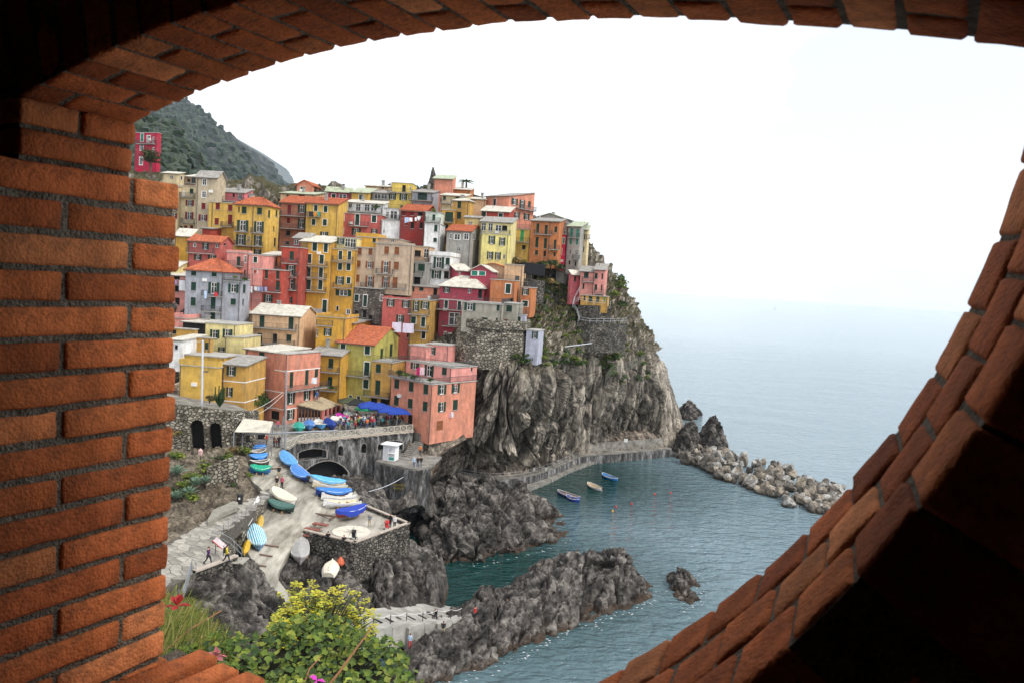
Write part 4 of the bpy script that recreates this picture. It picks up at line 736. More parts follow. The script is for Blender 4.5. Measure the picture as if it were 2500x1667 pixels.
H('white house with roof deck and red band', 'b', 1056, 880, 1252, 1145, 168, 10, 'white', ('f',), sx=1545, win='o1142,948,100,110 g1228,932,44,70 o1120,1062,90,80 k1215,1065,50,70', bal='1058,1250,1010', extra=parapet(.95), band='888')
H('yellow walled terrace on top of the tan house left half', 'b', 352, 700, 545, 800, 168, 5, 'gold', ('f',), win='g525,728,34,50', extra=parapet(.9))
H('tan house left half with brown shutters on a stone base', 'b', 338, 800, 545, 1190, 164.5, 5, 'tan', ('f',), win='b384,840,38,66 b488,842,38,64 b374,960,36,64 O480,968,76,66 b362,1098,40,70 O485,1128,90,108', bal='395,545,1185,.5', ext=1)
H('tan house right half with brown shutters and curved balcony', 'b', 543, 762, 890, 1195, 163.5, 5, 'tan', ('f',), sx=912, win='b642,830,44,72 b740,836,44,74 O636,990,88,116 b734,978,48,76 O634,1138,76,112 b722,1142,48,108', bal='546,706,1052 600,830,1192,.5', extra=parapet(.4), ext=1)
H('low tan terrace room with shutters on top of the tan house', 'b', 548, 712, 760, 768, 169, 5, 'tan', ('f',), win='b800,735,40,50 w700,735,30,30', sx=940)
H('rough stone lower house with arched door under the tan house', 'b', 330, 1185, 612, 1500, 163, 5, 'stone', ('f',), win='g+355,1285,42,66 g+437,1312,36,108 w+595,1285,30,60 k352,1430,26,60 k432,1440,34,70 k485,1470,36,40', bal='390,470,1380,.5', dep=9)
H('dim grey house with awning between tan house and white house', 'b', 850, 940, 1056, 1160, 167, 5, 'greyg', ('f',), win='o885,1000,60,90 g975,995,64,66 k860,1130,26,30 k935,1120,60,70', bal='848,992,1075')
H('peach terrace with pergola above the dim grey house', 'b', 880, 790, 1056, 940, 172, 5, 'peach', ('f',), win='w1020,860,44,90 k940,860,60,60', bal='885,1050,928,.5')
H('low orange house under tin awning behind the red roof terrace', 'b', 830, 1170, 1150, 1290, 165, 5, 'salmon', ('s', 1140, 'gslate'), win='o878,1198,60,52 g975,1195,40,44 k1108,1220,36,80')
H('red house with roof terrace and hanging pale sheets', 'b', 606, 1288, 882, 1960, 157, 8, 'coral', ('f',), win='o682,1325,74,80 o826,1338,74,80 o772,1482,72,72 k855,1645,38,36', extra=parapet(.45), dep=9, ext=4)
H('ochre house with double balconies beside the red roof terrace house', 'b', 878, 1300, 1062, 1860, 156, 8, 'ochre', ('f',), sx=1152, win='o925,1362,62,100 o1010,1355,84,72 g+900,1495,44,66 g+992,1515,38,94 k+995,1640,36,70', bal='856,1055,1440 905,1045,1592', extra=parapet(.95, False), ext=4)
# ---- right-hand rows
H('crimson house with pale hip roof and big terrace windows', 'b', 1152, 1162, 1568, 1310, 162, 12, 'crimson', ('h', 1075, 'slate'), win='o1218,1195,64,80 w1437,1205,30,70 o1410,1215,60,80 k1540,1240,44,100', sx=1640, ext=1)
H('lower crimson wall with tall shuttered windows left of the concrete house', 'b', 1150, 1300, 1362, 1720, 160, 12, 'crimson', ('f',), win='g+1213,1333,34,104 g+1340,1345,36,114 w1290,1485,110,124 o1285,1487,150,124 w+1203,1655,24,92 q+1257,1690,50,130 k1130,1650,30,40', bal='1132,1360,1395 1180,1350,1552', dep=9, ext=3)
H('crimson attic with gable and arched green window', 'c', -60, 948, 80, 1040, 164, -20, 'crimson', ('s', 888, 'slate'), win='', dep=6)
H('crimson gabled attic room with wide green fan window', 'c', 70, 940, 275, 1060, 163, 10, 'crimson', ('e', 890, 'slate'), win='t+112,970,56,44 t+185,960,58,64', dep=6)
H('concrete grey house on the round stone bastion', 'c', -4, 1245, 372, 1505, 149, 10, 'concrete', ('f',), win='o68,1288,104,76 g337,1298,28,64 g208,1430,54,74 g324,1432,18,70', extra=parapet(.9, False), pipes='365', ext=.4, dep=9)
H('narrow concrete annex beside the bastion house', 'c', 386, 1255, 520, 1500, 150, 12, 'concrete', ('f',), win='g443,1308,54,62 p412,1450,36,80', dep=6, ext=1)
H('lilac grey stair tower with white balcony', 'f', 500, 268, 596, 490, 151, 18, 'lilac', ('f',), sx=612, win='g+537,325,34,78 w+522,442,18,40', extra=parapet(1.0, False), dep=3.0, ext=0)
H('lilac grey tower hanging over the cliff edge', 'f', 610, 415, 728, 740, 149, 14, 'lilac', ('f',), win='o690,462,56,72 k664,692,12,22', dep=4.5, ext=0)
H('orange brown house with loggia behind the crimson house', 'c', 268, 1030, 500, 1300, 160, 10, 'orange', ('f',), win='g+433,1118,48,90 k470,1240,60,60', extra=parapet(.9, False), dep=5)
H('orange house end with green shuttered windows by the cliff', 'c', 560, 1105, 655, 1295, 162, 12, 'orange', ('f',), win='o+600,1148,66,62 g+595,1260,54,54', extra=parapet(.9, False), dep=6, ext=2)
H('peach walled terrace block above the orange house', 'c', 400, 885, 575, 1060, 170, 8, 'peach', ('f',), win='', dep=6)
H('peach gabled wall behind the crimson attic', 'c', 180, 900, 400, 1040, 172, 8, 'peach', ('e', 880, 'tile'), win='')
H('lemon yellow house with white corners and glazed veranda', 'c', 185, 590, 440, 880, 176, 10, 'lemon', ('f',), win='o278,652,62,80 o377,668,58,78 o262,800,60,74 o336,805,56,72 w395,812,24,40', ext=3)
H('glazed veranda floor over the lemon yellow house', 'c', 170, 480, 470, 592, 178, 10, 'butter', ('s', 436, 'gslate'), win='w200,520,44,90 w265,525,44,90 w340,540,60,60 k400,540,50,50', bal='175,455,600,1.2', dep=6)
H('pale yellow wall with black eaves left of the veranda', 'c', 20, 440, 165, 520, 182, 8, 'butter', ('s', 425, 'gslate'), sx=180)
H('brick red house with pale roof and two green doors', 'c', 178, 378, 444, 500, 190, 8, 'red', ('s', 330, 'slate'), win='g+202,408,38,48 g+360,440,40,84', bal='270,390,484')
H('orange cottage between cream terrace and salmon corner house', 'c', 60, 262, 218, 330, 200, 6, 'peach', ('s', 246, 'slate'), win='')
H('salmon corner house with two storeys and green edged roof', 'c', 222, 240, 442, 480, 201, 38, 'salmon', ('s', 212, 'gslate'), sx=686, win='k+305,290,24,64 so495,285,60,64 so567,315,50,90 sg637,312,26,58 so513,418,60,64 so608,430,56,58', bal='s505,678,362', ext=5)
H('yellow cottage with bright green door on the cliff edge', 'c', 456, 545, 652, 775, 188, 8, 'yellow', ('f',), win='G566,612,34,108 k583,722,34,40 q+580,758,34,40 g470,580,26,70 k462,720,36,20', bal='500,642,672', extra=parapet(.95, False), ext=2)
H('orange house with green shutters and long balcony on the cliff edge', 'c', 655, 470, 925, 830, 187, 14, 'orange', ('s', 445, 'gslate'), win='g717,540,28,90 g797,555,28,90 g890,553,26,56 g709,675,28,98 g790,685,28,98 g882,695,24,90 g704,772,28,44 k783,782,24,56 g878,790,20,40', bal='688,856,600 828,925,745', ext=2, pipes='825')
H('grey gabled house rising behind the orange cliff house', 'c', 745, 425, 925, 500, 199, 20, 'greyg', ('e', 398, 'green'), sx=1050, win='st960,445,50,30 st1010,450,30,30')
H('narrow ruby red house wedged between orange and grey houses', 'c', 918, 598, 982, 860, 190, 20, 'ruby', ('f',), win='g+935,574,26,40 t+968,660,24,60 t+935,760,24,56 q945,850,30,26', dep=7, ext=2)
H('grey strip house over the ruby red house', 'c', 925, 490, 1003, 870, 191.5, 20, 'greyg', ('f',), win='g945,570,40,50 w+975,580,16,36', dep=7, extra=parapet(.9, False))
H('grey green house with teal shutters near the cliff tip', 'c', 1005, 525, 1128, 895, 190, 22, 'greyg', ('s', 478, 'green'), win='t1040,580,26,80 t1098,590,24,80 t1032,665,22,60 t1092,670,20,56 w1025,765,18,50 w1085,770,24,50 k1020,868,16,40 k1078,880,16,40', bal='1012,1120,630 1055,1120,835', dep=6, ext=2)
H('pale yellow house end right at the skyline of the cliff', 'c', 1128, 560, 1195, 880, 192, 28, 'cream', ('s', 515, 'green'), sx=1215, win='k1132,600,10,40 k1165,620,10,50 k1130,730,10,60 k1155,740,10,50', dep=6, bal='1185,1222,640,.6', ext=2)
H('pink cliff house left wing with brown gable', 'c', 1042, 990, 1128, 1185, 184, -38, 'rose', ('s', 945, 'slate'), sx=1150, win='w1018,1030,24,50 g1075,1020,18,56 g1120,1010,14,50', dep=5, ext=2)
H('pink cliff house with balcony under the skyline', 'c', 1128, 955, 1262, 1180, 183, 10, 'pink', ('s', 905, 'gslate'), win='g1182,985,44,60 g1155,1095,16,52 k1108,1100,26,60', bal='1140,1262,1050', dep=6, ext=1)
H('pink cliff house right wing with sloping roof and cream corner', 'c', 1262, 940, 1362, 1180, 182, 12, 'pink', ('s', 880, 'gslate'), win='g1275,995,28,54 g1335,1000,16,54 g1272,1105,26,54 g1328,1108,14,54', bal='1258,1372,1165', dep=6, ext=1)
H('ochre lower floor with arched doors under the pink cliff house', 'c', 1130, 1180, 1388, 1250, 181.5, 10, 'ochre', ('f',), win='k1165,1205,16,50 g1222,1212,34,60 g1292,1215,30,56 G1355,1215,14,60', dep=6, ext=2)
# ---- lower rows round the harbour
H('peach house left wing with pale slab roof', 'd', 518, 92, 778, 240, 151, 4, 'peach', ('s', 30, 'slate'), win='g598,155,48,88 g598,145,44,80', bal='520,760,214,.6', ext=9)
H('wide peach house with pale slate gable roof and two galleries', 'd', 770, 98, 1228, 390, 148, 5, 'peach', ('g', 14, 'slate'), sx=1384, win='g860,178,48,116 g1138,195,48,116 g838,345,46,116 k983,335,44,84 g1118,333,48,64', bal='758,1200,240 760,1180,390', ext=5)
H('grey undercroft below the peach house left wing', 'd', 612, 245, 762, 420, 149.5, 4, 'greyg', ('f',), win='k718,312,48,72', ext=4)
H('ochre houses right of the peach house with small windows', 'd', 1385, 130, 1660, 370, 148, 6, 'gold', ('f',), win='o1490,278,74,72 w1390,285,20,76', extra=parapet(.6), ext=6, bal='1385,1540,215,.5')
H('ochre low house with slate roof behind the olive house', 'e', 130, 185, 330, 330, 152, 6, 'gold', ('s', 165, 'gslate'), win='k225,275,50,50', sx=590)
H('pale yellow house with open shutters and black flank', 'd', 322, 190, 612, 500, 139, 6, 'butter', ('f',), win='o410,295,88,82 o532,290,92,82 o475,440,66,40', ext=2, dep=7)
H('pale yellow lower wing with green edge next to the salmon house', 'd', 510, 320, 688, 500, 138, 6, 'butter', ('f',), win='', ext=2, dep=7)
H('black clad flank of the pale yellow house', 'd', 105, 180, 322, 300, 141, 6, 'black', ('s', 155, 'slate'), win='')
H('low salmon roof terrace at the brick edge', 'd', -20, 140, 160, 190, 143, 6, 'pink', ('f',), win='k90,75,20,30', extra=parapet(.8))
H('ochre roof hut with grey slab and green door', 'd', 95, 320, 370, 450, 133, 6, 'ochre', ('f',), sx=382, win='g330,410,34,66', ext=4)
H('small ochre hut with chimney at the brick edge', 'd', -10, 240, 220, 330, 137, 6, 'ochre', ('f',), sx=240, win='k20,275,40,40', ext=4)
H('small white and blue shack at the brick edge', 'd', -20, 350, 90, 470, 128, 6, 'white', ('s', 310, 'slate'), win='k40,420,30,40', ext=3)
H('yellow house with broad roof terrace above the stone arches', 'd', 75, 590, 442, 1000, 123, 8, 'yellow', ('f',), sx=480, win='', extra=parapet(1.0), ext=2, dep=9)
H('yellow upper room behind the broad roof terrace', 'd', 85, 490, 500, 600, 129, 8, 'yellow', ('f',), win='', dep=6)
H('ochre house with grey slate roof left of the salmon house', 'd', 486, 585, 706, 1060, 124, 8, 'ochre', ('s', 490, 'gslate'), win='o568,648,88,88 o552,848,60,90 k560,1010,44,80', band='740 930', ext=2, dep=7)
H('salmon house with white string courses and roof terrace by the harbour', 'd', 704, 440, 1095, 1195, 134.5, 27, 'salmon', ('f',), sx=1425, win='g857,507,54,74 g852,688,54,96 o845,890,98,116 k985,1070,80,84 sg1143,732,34,150 sg1290,705,32,146 sg1382,665,32,80 so1138,907,70,110 so1292,870,62,110 so1378,845,50,100 so1135,1062,70,96', bal='s1096,1465,815,1.0 835,955,985,.7', band='597 797 955', ext=1.5, pipes='1086 712')
H('salmon penthouse with pale slate roof on the salmon harbour house', 'd', 704, 438, 985, 600, 134.4, 27, 'salmon', ('s', 400, 'slate'), sx=1320, win='g857,507,54,74 sg1030,505,40,60 sg1185,500,32,84 sg1275,490,32,86', ext=0, band='')
H('orange house with balconies between salmon and olive houses', 'd', 1322, 488, 1620, 860, 143.5, 8, 'gold', ('s', 362, 'gslate'), win='g1520,575,48,92 g1510,760,46,110', bal='1425,1600,655 1420,1580,830', ext=2)
H('olive green house with orange tile roof on the harbour square', 'e', 166, 372, 522, 965, 147, 14, 'olive', ('g', 210, 'tile'), sx=806, win='g+225,428,46,84 g+458,448,50,84 g+218,606,48,130 g+452,627,50,128 g+212,746,50,84 g+444,772,50,84 q+205,905,50,110 g+295,906,32,54 g+373,914,32,54 sw695,330,20,70 sg595,490,24,110 sg686,450,26,120 g+428,985,28,70', bal='150,490,690', ext=4)
H('ochre annex with shop front beside the olive house', 'e', 506, 555, 700, 1010, 144, 16, 'ochre', ('f',), sx=822, win='g563,622,48,84 g557,805,48,140 k510,960,80,110 k625,965,90,100', bal='436,680,890', extra=parapet(.95, False), ext=4)
H('pink orange house on the rocks with plant filled balcony', 'e', 692, 712, 1080, 1235, 140.5, 38, 'salmon', ('f',), sx=1500, win='g740,768,46,92 g877,797,46,92 g1018,822,46,92 g735,930,46,92 g868,958,46,92 g1010,985,46,92 k865,1110,46,90 so1172,825,80,90 so1302,812,74,90 so1170,990,72,92 sg1300,970,46,96 sp1150,1170,60,90', ext=.4, pipes='1068', extra=parapet(.95, False), bal='692,1000,712,1.0')
H('pink upper storey set back over the plant filled balcony', 'e', 832, 552, 1266, 712, 145.05, 38, 'pink', ('f',), sx=1510, win='o915,590,80,80 o1050,635,88,130 g1195,640,46,90 sg1458,610,16,70', ext=0, extra=parapet(.9, False))
H('pink rooftop room with flat black slab on the pink orange house', 'e', 862, 400, 1025, 545, 148, 30, 'pink', ('f',), win='', ext=1, dep=4)
H('pink rooftop room with awning beside the bastion', 'e', 1022, 392, 1240, 560, 147.5, 14, 'pink', ('f',), win='o1075,455,72,76', ext=1, dep=4)
H('red house on the far left hillside under the mountain', 'l', 1035, 1020, 1205, 1330, 215, 20, 'ruby', ('f',), sx=1235, win='t+1088,1055,22,60 w+1138,1065,24,50 w1175,1075,18,50 w+1085,1130,24,50 w+1080,1235,24,60 w1175,1150,20,40', bal='1060,1190,1105', ext=6, grp='houses on the far hillside')
# ================================================================ HARBOUR
ZO.update({'o': (640, 960, 5.113), 'p': (400, 940, 5.2267), 'q': (800, 1380, 5.6), 'r': (1030, 1080, 3.733)})
def T3(q):                       # (px,py,z) or ('Y',px,py,Y) -> place
    return PY(q[1], q[2], q[3]) if q[0] == 'Y' else PZ(*q)
def paving(name, ca, cb, scale, stretch, rot):
    m, t, b = nodes(name); N = t.nodes.new; l = t.links.new; b.inputs['Roughness'].default_value = .9; b.inputs['Specular IOR Level'].default_value = .2
    g = N('ShaderNodeNewGeometry'); mp = N('ShaderNodeMapping'); mp.inputs['Rotation'].default_value = (0, 0, rot); mp.inputs['Scale'].default_value = stretch; l(g.outputs['Position'], mp.inputs[0])
    n = N('ShaderNodeTexNoise'); n.inputs['Scale'].default_value = scale; n.inputs['Detail'].default_value = 8; n.inputs['Roughness'].default_value = .65; l(mp.outputs[0], n.inputs['Vector'])
    r = N('ShaderNodeValToRGB'); l(n.outputs['Fac'], r.inputs[0]); r.color_ramp.elements[0].position = .36; r.color_ramp.elements[1].position = .62; r.color_ramp.elements[0].color = (*ca, 1); r.color_ramp.elements[1].color = (*cb, 1)
    n2 = N('ShaderNodeTexNoise'); n2.inputs['Scale'].default_value = .25; n2.inputs['Detail'].default_value = 6; l(g.outputs['Position'], n2.inputs['Vector']); mr = N('ShaderNodeMapRange'); mr.inputs[1].default_value = .3; mr.inputs[2].default_value = .7; mr.inputs[3].default_value = .7; mr.inputs[4].default_value = 1.2; l(n2.outputs['Fac'], mr.inputs[0])
    mu = N('ShaderNodeMix'); mu.data_type = 'RGBA'; mu.blend_type = 'MULTIPLY'; mu.inputs[0].default_value = 1; l(r.outputs[0], mu.inputs[6]); l(mr.outputs[0], mu.inputs[7]); l(mu.outputs[2], b.inputs['Base Color'])
    bp = N('ShaderNodeBump'); bp.inputs['Strength'].default_value = .4; bp.inputs['Distance'].default_value = .05; l(n.outputs['Fac'], bp.inputs['Height']); l(bp.outputs[0], b.inputs['Normal']); return m
ramp_m = paving('ramp_concrete', (.16, .145, .115), (.42, .395, .335), .9, (1.0, .22, 1), R(62)); conc_m = paving('quay_concrete', (.13, .122, .105), (.30, .285, .255), .8, (1, 1, 1), 0)
slip_m = paving('slip_concrete', (.25, .24, .215), (.42, .41, .375), .9, (.3, 1, 1), R(20)); plat_m = paving('terrace_paving', (.25, .23, .19), (.48, .45, .39), .7, (1, .25, 1), R(75))
hw_m = rockmat('stained_render', (.03, .029, .028), (.10, .097, .095), (.30, .295, .29), .6, wet=False, crack=(1.4, 1.4, .4))
wall_m = stonemat('rubble_stone', (.13, .115, .085), (.40, .36, .29), (.07, .062, .05), 2.1); dwall_m = stonemat('dark_rubble_stone', (.06, .054, .046), (.22, .20, .17), (.035, .032, .028), 2.2)
cap_m = mat('wall_coping', (.42, .36, .30), .9, .2, 2, .4, 10, dirt=.4); wood_m = mat('weathered_white_wood', (.50, .46, .38), .85, .25, 3); steel_m = mat('galvanised_steel', (.32, .33, .35), .45, .2, 3, metal=.5)
soil_m = rockmat('bank_earth', (.055, .045, .033), (.13, .105, .075), (.22, .185, .14), .5, wet=False)
# --- generic rock terrain through control points
def terrain(name, ctrl, poly, m, step=.4, amp=.5, cell=1.6, seed=0, strat=None, label=None, skirt=2.5, cat='rock', edgefade=1.2):
    A = np.array([T3(q) for q in ctrl]); B = np.array([T3(q) for q in poly]); pts = np.concatenate([A, B]); n = len(pts)
    D = np.linalg.norm(pts[:, None, :2] - pts[None, :, :2], axis=2) + np.eye(n) * 1e-3
    M = np.zeros((n + 3, n + 3)); M[:n, :n] = D; M[:n, n] = 1; M[:n, n + 1:] = pts[:, :2]; M[n:, :n] = M[:n, n:].T
    co = np.linalg.lstsq(M, np.concatenate([pts[:, 2], [0, 0, 0]]), rcond=None)[0]
    lo, hi = B[:, :2].min(0) - 1.0, B[:, :2].max(0) + 1.0; nx, ny = int((hi[0] - lo[0]) / step) + 2, int((hi[1] - lo[1]) / step) + 2
    gx, gy = np.meshgrid(np.linspace(lo[0], hi[0], nx), np.linspace(lo[1], hi[1], ny)); P = np.stack([gx.ravel(), gy.ravel()], 1)
    z = np.linalg.norm(P[:, None] - pts[None, :, :2], axis=2) @ co[:n] + co[n] + P @ co[n + 1:]
    ins, d = pip(P, B[:, :2]); sd = np.where(ins, d, -d); z = z + np.where(sd < 0, np.maximum(sd, -1.4) * skirt, 0)
    X = np.concatenate([P, z[:, None]], 1); nr = gnormals(X.reshape(ny, nx, 3)).reshape(-1, 3); nr *= np.sign(nr[:, 2:3])
    if amp:
        S = X + .4 * np.stack([fbm(X / 2, 3, seed), fbm(X / 2, 3, seed + 4), fbm(X / 2, 3, seed + 9)], 1)
        if strat is not None: S = S @ strat
        f1, f2, v, tA = worley(S / cell, seed + 1, True); g1, g2, gv, tB = worley(S / (cell * .42), seed + 5, True); h1, h2, hv, tC = worley(S / (cell * 2.4), seed + 11, True); TN = .4 * tA + .3 * tB + .3 * tC
        dd = (v - .5) - .7 * np.exp(-((f2 - f1) / .08) ** 2) + (gv - .5) * .5 - .35 * np.exp(-((g2 - g1) / .1) ** 2) + (hv - .5) * 1.6 - .8 * np.exp(-((h2 - h1) / .06) ** 2) + fbm(X / 1.1, 3, seed + 3) * .2
        X = X + nr * (dd * amp * np.clip(.35 + sd / edgefade, .15, 1))[:, None]
    X = X.reshape(ny, nx, 3); keep = (sd.reshape(ny, nx) > -2.0)
    idx = np.arange(ny * nx).reshape(ny, nx); k = keep[:-1, :-1] | keep[1:, :-1] | keep[:-1, 1:] | keep[1:, 1:]
    q = np.stack([idx[:-1, :-1], idx[:-1, 1:], idx[1:, 1:], idx[1:, :-1]], -1)[k]
    used = np.unique(q); mp_ = -np.ones(ny * nx, int); mp_[used] = np.arange(len(used)); V = X.reshape(-1, 3)[used]; q = mp_[q]
    me = bpy.data.meshes.new(name); me.from_pydata([tuple(p) for p in V], [], [tuple(map(int, f)) for f in q]); me.materials.append(m); me.update()
    if amp: settone(me, TN[used])
    return link(name, me, None, **(dict(kind='structure') if label is None else dict(label=label, category=cat)))
# --- a vertical wall strip between two places, with arched openings cut through it
class Wall:
    def __init__(s, P0, P1): s.o = np.array(P0, float); v = np.array(P1, float) - s.o; s.L = math.hypot(v[0], v[1]); s.d = np.array([v[0], v[1], 0]) / s.L; s.n = np.array([-s.d[1], s.d[0], 0])
    def on(s, px, py):
        q = ray(px, py); A = np.array([[q[0], -s.d[0]], [q[1], -s.d[1]]]); a, t = np.linalg.solve(A, (s.o - CAM)[:2]); return t, CAM[2] + q[2] * a
    def at(s, t, z, dep=0.0): p = s.o + s.d * t + s.n * dep; return np.array([p[0], p[1], z])
def holed_wall(name, W_, zbot, ztop, holes, m, parent, step=.14, depth=1.2, trim=None, thick=.6):
    # holes: outlines as lists of (t, z); ztop/zbot functions of t
    nx = int(W_.L / step); zmin = min(zbot(t) for t in np.linspace(0, W_.L, 20)); zmax = max(ztop(t) for t in np.linspace(0, W_.L, 20)); nz = int((zmax - zmin) / step)
    ts = np.linspace(0, W_.L, nx + 1); fr = np.linspace(0, 1, nz + 1); mb = MB()
    zt_ = np.array([ztop(t) for t in ts]); zb__ = np.array([zbot(t) for t in ts]); Zg = zb__[None, :] + (zt_ - zb__)[None, :] * fr[:, None]; Tg = np.repeat(ts[None, :], nz + 1, 0)
    ct = (Tg[:-1, :-1] + Tg[1:, 1:]) / 2; cz = (Zg[:-1, :-1] + Zg[1:, 1:]) / 2; hole = np.zeros(ct.shape, bool)
    for h in holes: hole |= pip(np.stack([ct.ravel(), cz.ravel()], 1), h)[0].reshape(ct.shape)
    V = [W_.at(t, z, .05 * vnoise(np.array([[t * .9, z * .9, 3.0]]))[0]) for t, z in zip(Tg.ravel(), Zg.ravel())]; b = nx + 1; fs = []
    for i in range(nz):
        for j in range(nx):
            if not hole[i, j]: fs.append((i * b + j, i * b + j + 1, (i + 1) * b + j + 1, (i + 1) * b + j))
    mb.add(V, fs)
    mb.grid([[W_.at(t, ztop(t), 0), W_.at(t, ztop(t), thick)] for t in ts])
    o = mb.build(name, m, parent)
    for h in holes:
        c = np.mean(h, axis=0); r = MB(); P = [[W_.at(*p, -.03), W_.at(*p, depth)] for p in list(h) + [h[0]]]; r.grid(P); r.build('reveal', m, parent)
        d_ = MB(); d_.add([W_.at(*p, depth) for p in h], [tuple(range(len(h)))]); d_.build('opening', dark_m, parent)
        if trim:
            t_ = MB(); hh = [c + (np.array(p) - c) * 1.0 for p in h]; out = [c + (np.array(p) - c) * 1.09 + 0 for p in h]
            t_.grid([[W_.at(*a_, -.07), W_.at(*b_, -.07)] for a_, b_ in zip(list(hh) + [hh[0]], list(out) + [out[0]])]); t_.grid([[W_.at(*b_, -.07), W_.at(*b_, .05)] for b_ in list(out) + [out[0]]]); t_.build('arch_trim', trim, parent)
    return o
def arch_outline(x0, x1, z0, zs_, zt_, n=9):   # flat sides up to zs_, then a round head to zt_
    c = (x0 + x1) / 2; r = (x1 - x0) / 2; return [(x0, z0), (x1, z0)] + [(c + r * math.cos(a), zs_ + (zt_ - zs_) * math.sin(a)) for a in np.linspace(0, math.pi, n)]
# --- the boat ramp
rampR = [((628, 1052, 15.6), (705, 1052, 15.6)), ((612, 1110, 15.1), (700, 1108, 14.9)), ((606, 1160, 14.3), (760, 1172, 13.4)), ((640, 1195, 13.5), (850, 1185, 12.4)), ((652, 1222, 12.9), (885, 1236, 11.0)),
         ((628, 1270, 12.1), (830, 1262, 11.0)), ((598, 1320, 11.3), (748, 1302, 10.5)), ((609, 1355, 10.6), (716, 1330, 9.9)), ((635, 1390, 9.6), (680, 1396, 9.0)), ((660, 1430, 8.6), (688, 1426, 8.3)), ((690, 1475, 7.6), (735, 1472, 7.2)), ((760, 1540, 6.2), (830, 1525, 5.6)), ((850, 1570, 4.6), (900, 1545, 4.3))]
RG = cubic([[PZ(*a), PZ(*b)] for a, b in rampR], 70)
lw = np.linspace(0, 1, 24)[None, :, None]; G2 = RG[:, :1] * (1 - lw) + RG[:, 1:] * lw
bot = G2[:, [0, -1]].copy(); bot[..., 2] -= 3.0
gridmesh('ramp', np.concatenate([bot[:, :1], G2, bot[:, 1:]], 1), ramp_m, kind='structure', smooth=False)
RAMP = G2.reshape(-1, 3)
def ramp_z(x, y): d = ((RAMP[:, 0] - x) ** 2 + (RAMP[:, 1] - y) ** 2); i = np.argsort(d)[:4]; w = 1 / (d[i] + .05); return float((RAMP[i, 2] * w).sum() / w.sum())
def onramp(px, py, dz=0.0):
    z = 13.0
    for _ in range(12): p = PZ(px, py, z); z = .5 * z + .5 * ramp_z(p[0], p[1])
    return PZ(px, py, z) + np.array([0, 0, dz])
def sheet(name, poly, m, th=.6, parent=None, top=None, **tags):
    P = [np.array(p, float) for p in poly]; mb = MB(); k = len(P); b = [p - np.array([0, 0, th]) for p in P]
    if (sum((P[(i + 1) % k][0] - P[i][0]) * (P[(i + 1) % k][1] + P[i][1]) for i in range(k))) > 0: P = P[::-1]; b = b[::-1]
    mb.add(P, [tuple(range(k))]); mb.add(P + b, [(i, i + k, (i + 1) % k + k, (i + 1) % k) for i in range(k)]); return mb.build(name, m, parent, **tags)
# --- the village square behind the fence
sqp = [PZ(*q) for q in ((628, 1054, 15.58), (700, 1096, 15.3), (728, 1081, 15.3), (775, 1077, 15.3), (820, 1072, 15.3), (870, 1067, 15.3), (920, 1062, 15.3), (1008, 1054, 15.3))] + [np.array([*XZ(1012, 141, 16.6)]), np.array([*XZ(1000, 150, 18.2)]), np.array([*XZ(900, 156, 18.6)]), np.array([*XZ(800, 156, 18.6)]), np.array([*XZ(700, 142, 17.0)]), np.array([*XZ(560, 128, 16)])]
SQ = np.array(sqp + [XZ(910, 143, 17.4), XZ(960, 139, 17.2), XZ(822, 147, 17.6), XZ(760, 134, 16.2)]); nq = len(SQ); Mq = np.zeros((nq + 3, nq + 3)); Mq[:nq, :nq] = np.linalg.norm(SQ[:, None, :2] - SQ[None, :, :2], axis=2); Mq[:nq, nq] = 1; Mq[:nq, nq + 1:] = SQ[:, :2]; Mq[nq:, :nq] = Mq[:nq, nq:].T
cq = np.linalg.lstsq(Mq, np.concatenate([SQ[:, 2], [0, 0, 0]]), rcond=None)[0]
def sq_z(x, y): return float(np.hypot(SQ[:, 0] - x, SQ[:, 1] - y) @ cq[:nq] + cq[nq] + cq[nq + 1] * x + cq[nq + 2] * y)
def onsq(px, py, dz=0.0):
    z = 15.5
    for _ in range(14): p = PZ(px, py, z); z = .6 * z + .4 * sq_z(p[0], p[1])
    return PZ(px, py, z) + np.array([0, 0, dz])
xs_ = np.linspace(min(p[0] for p in sqp), max(p[0] for p in sqp), 60); ys_ = np.linspace(min(p[1] for p in sqp), max(p[1] for p in sqp), 60); gx, gy = np.meshgrid(xs_, ys_); Pq = np.stack([gx.ravel(), gy.ravel()], 1); insq = pip(Pq, [tuple(p[:2]) for p in sqp])[0].reshape(60, 60); mb = MB(); idq = {}
for i in range(59):
    for j in range(59):
        if insq[i, j] or insq[i + 1, j] or insq[i, j + 1] or insq[i + 1, j + 1]:
            qd = []
            for a_, b_ in ((i, j), (i, j + 1), (i + 1, j + 1), (i + 1, j)):
                if (a_, b_) not in idq:
                    idq[(a_, b_)] = len(mb.v); x, y = gx[a_, b_], gy[a_, b_]
                    mb.v.append((x, y, sq_z(x, y) if insq[a_, b_] else sq_z(x, y) - .02))
                qd.append(idq[(a_, b_)])
            mb.f.append(tuple(qd)); mb.m.append(0)
mb.build('square', conc_m, kind='structure')
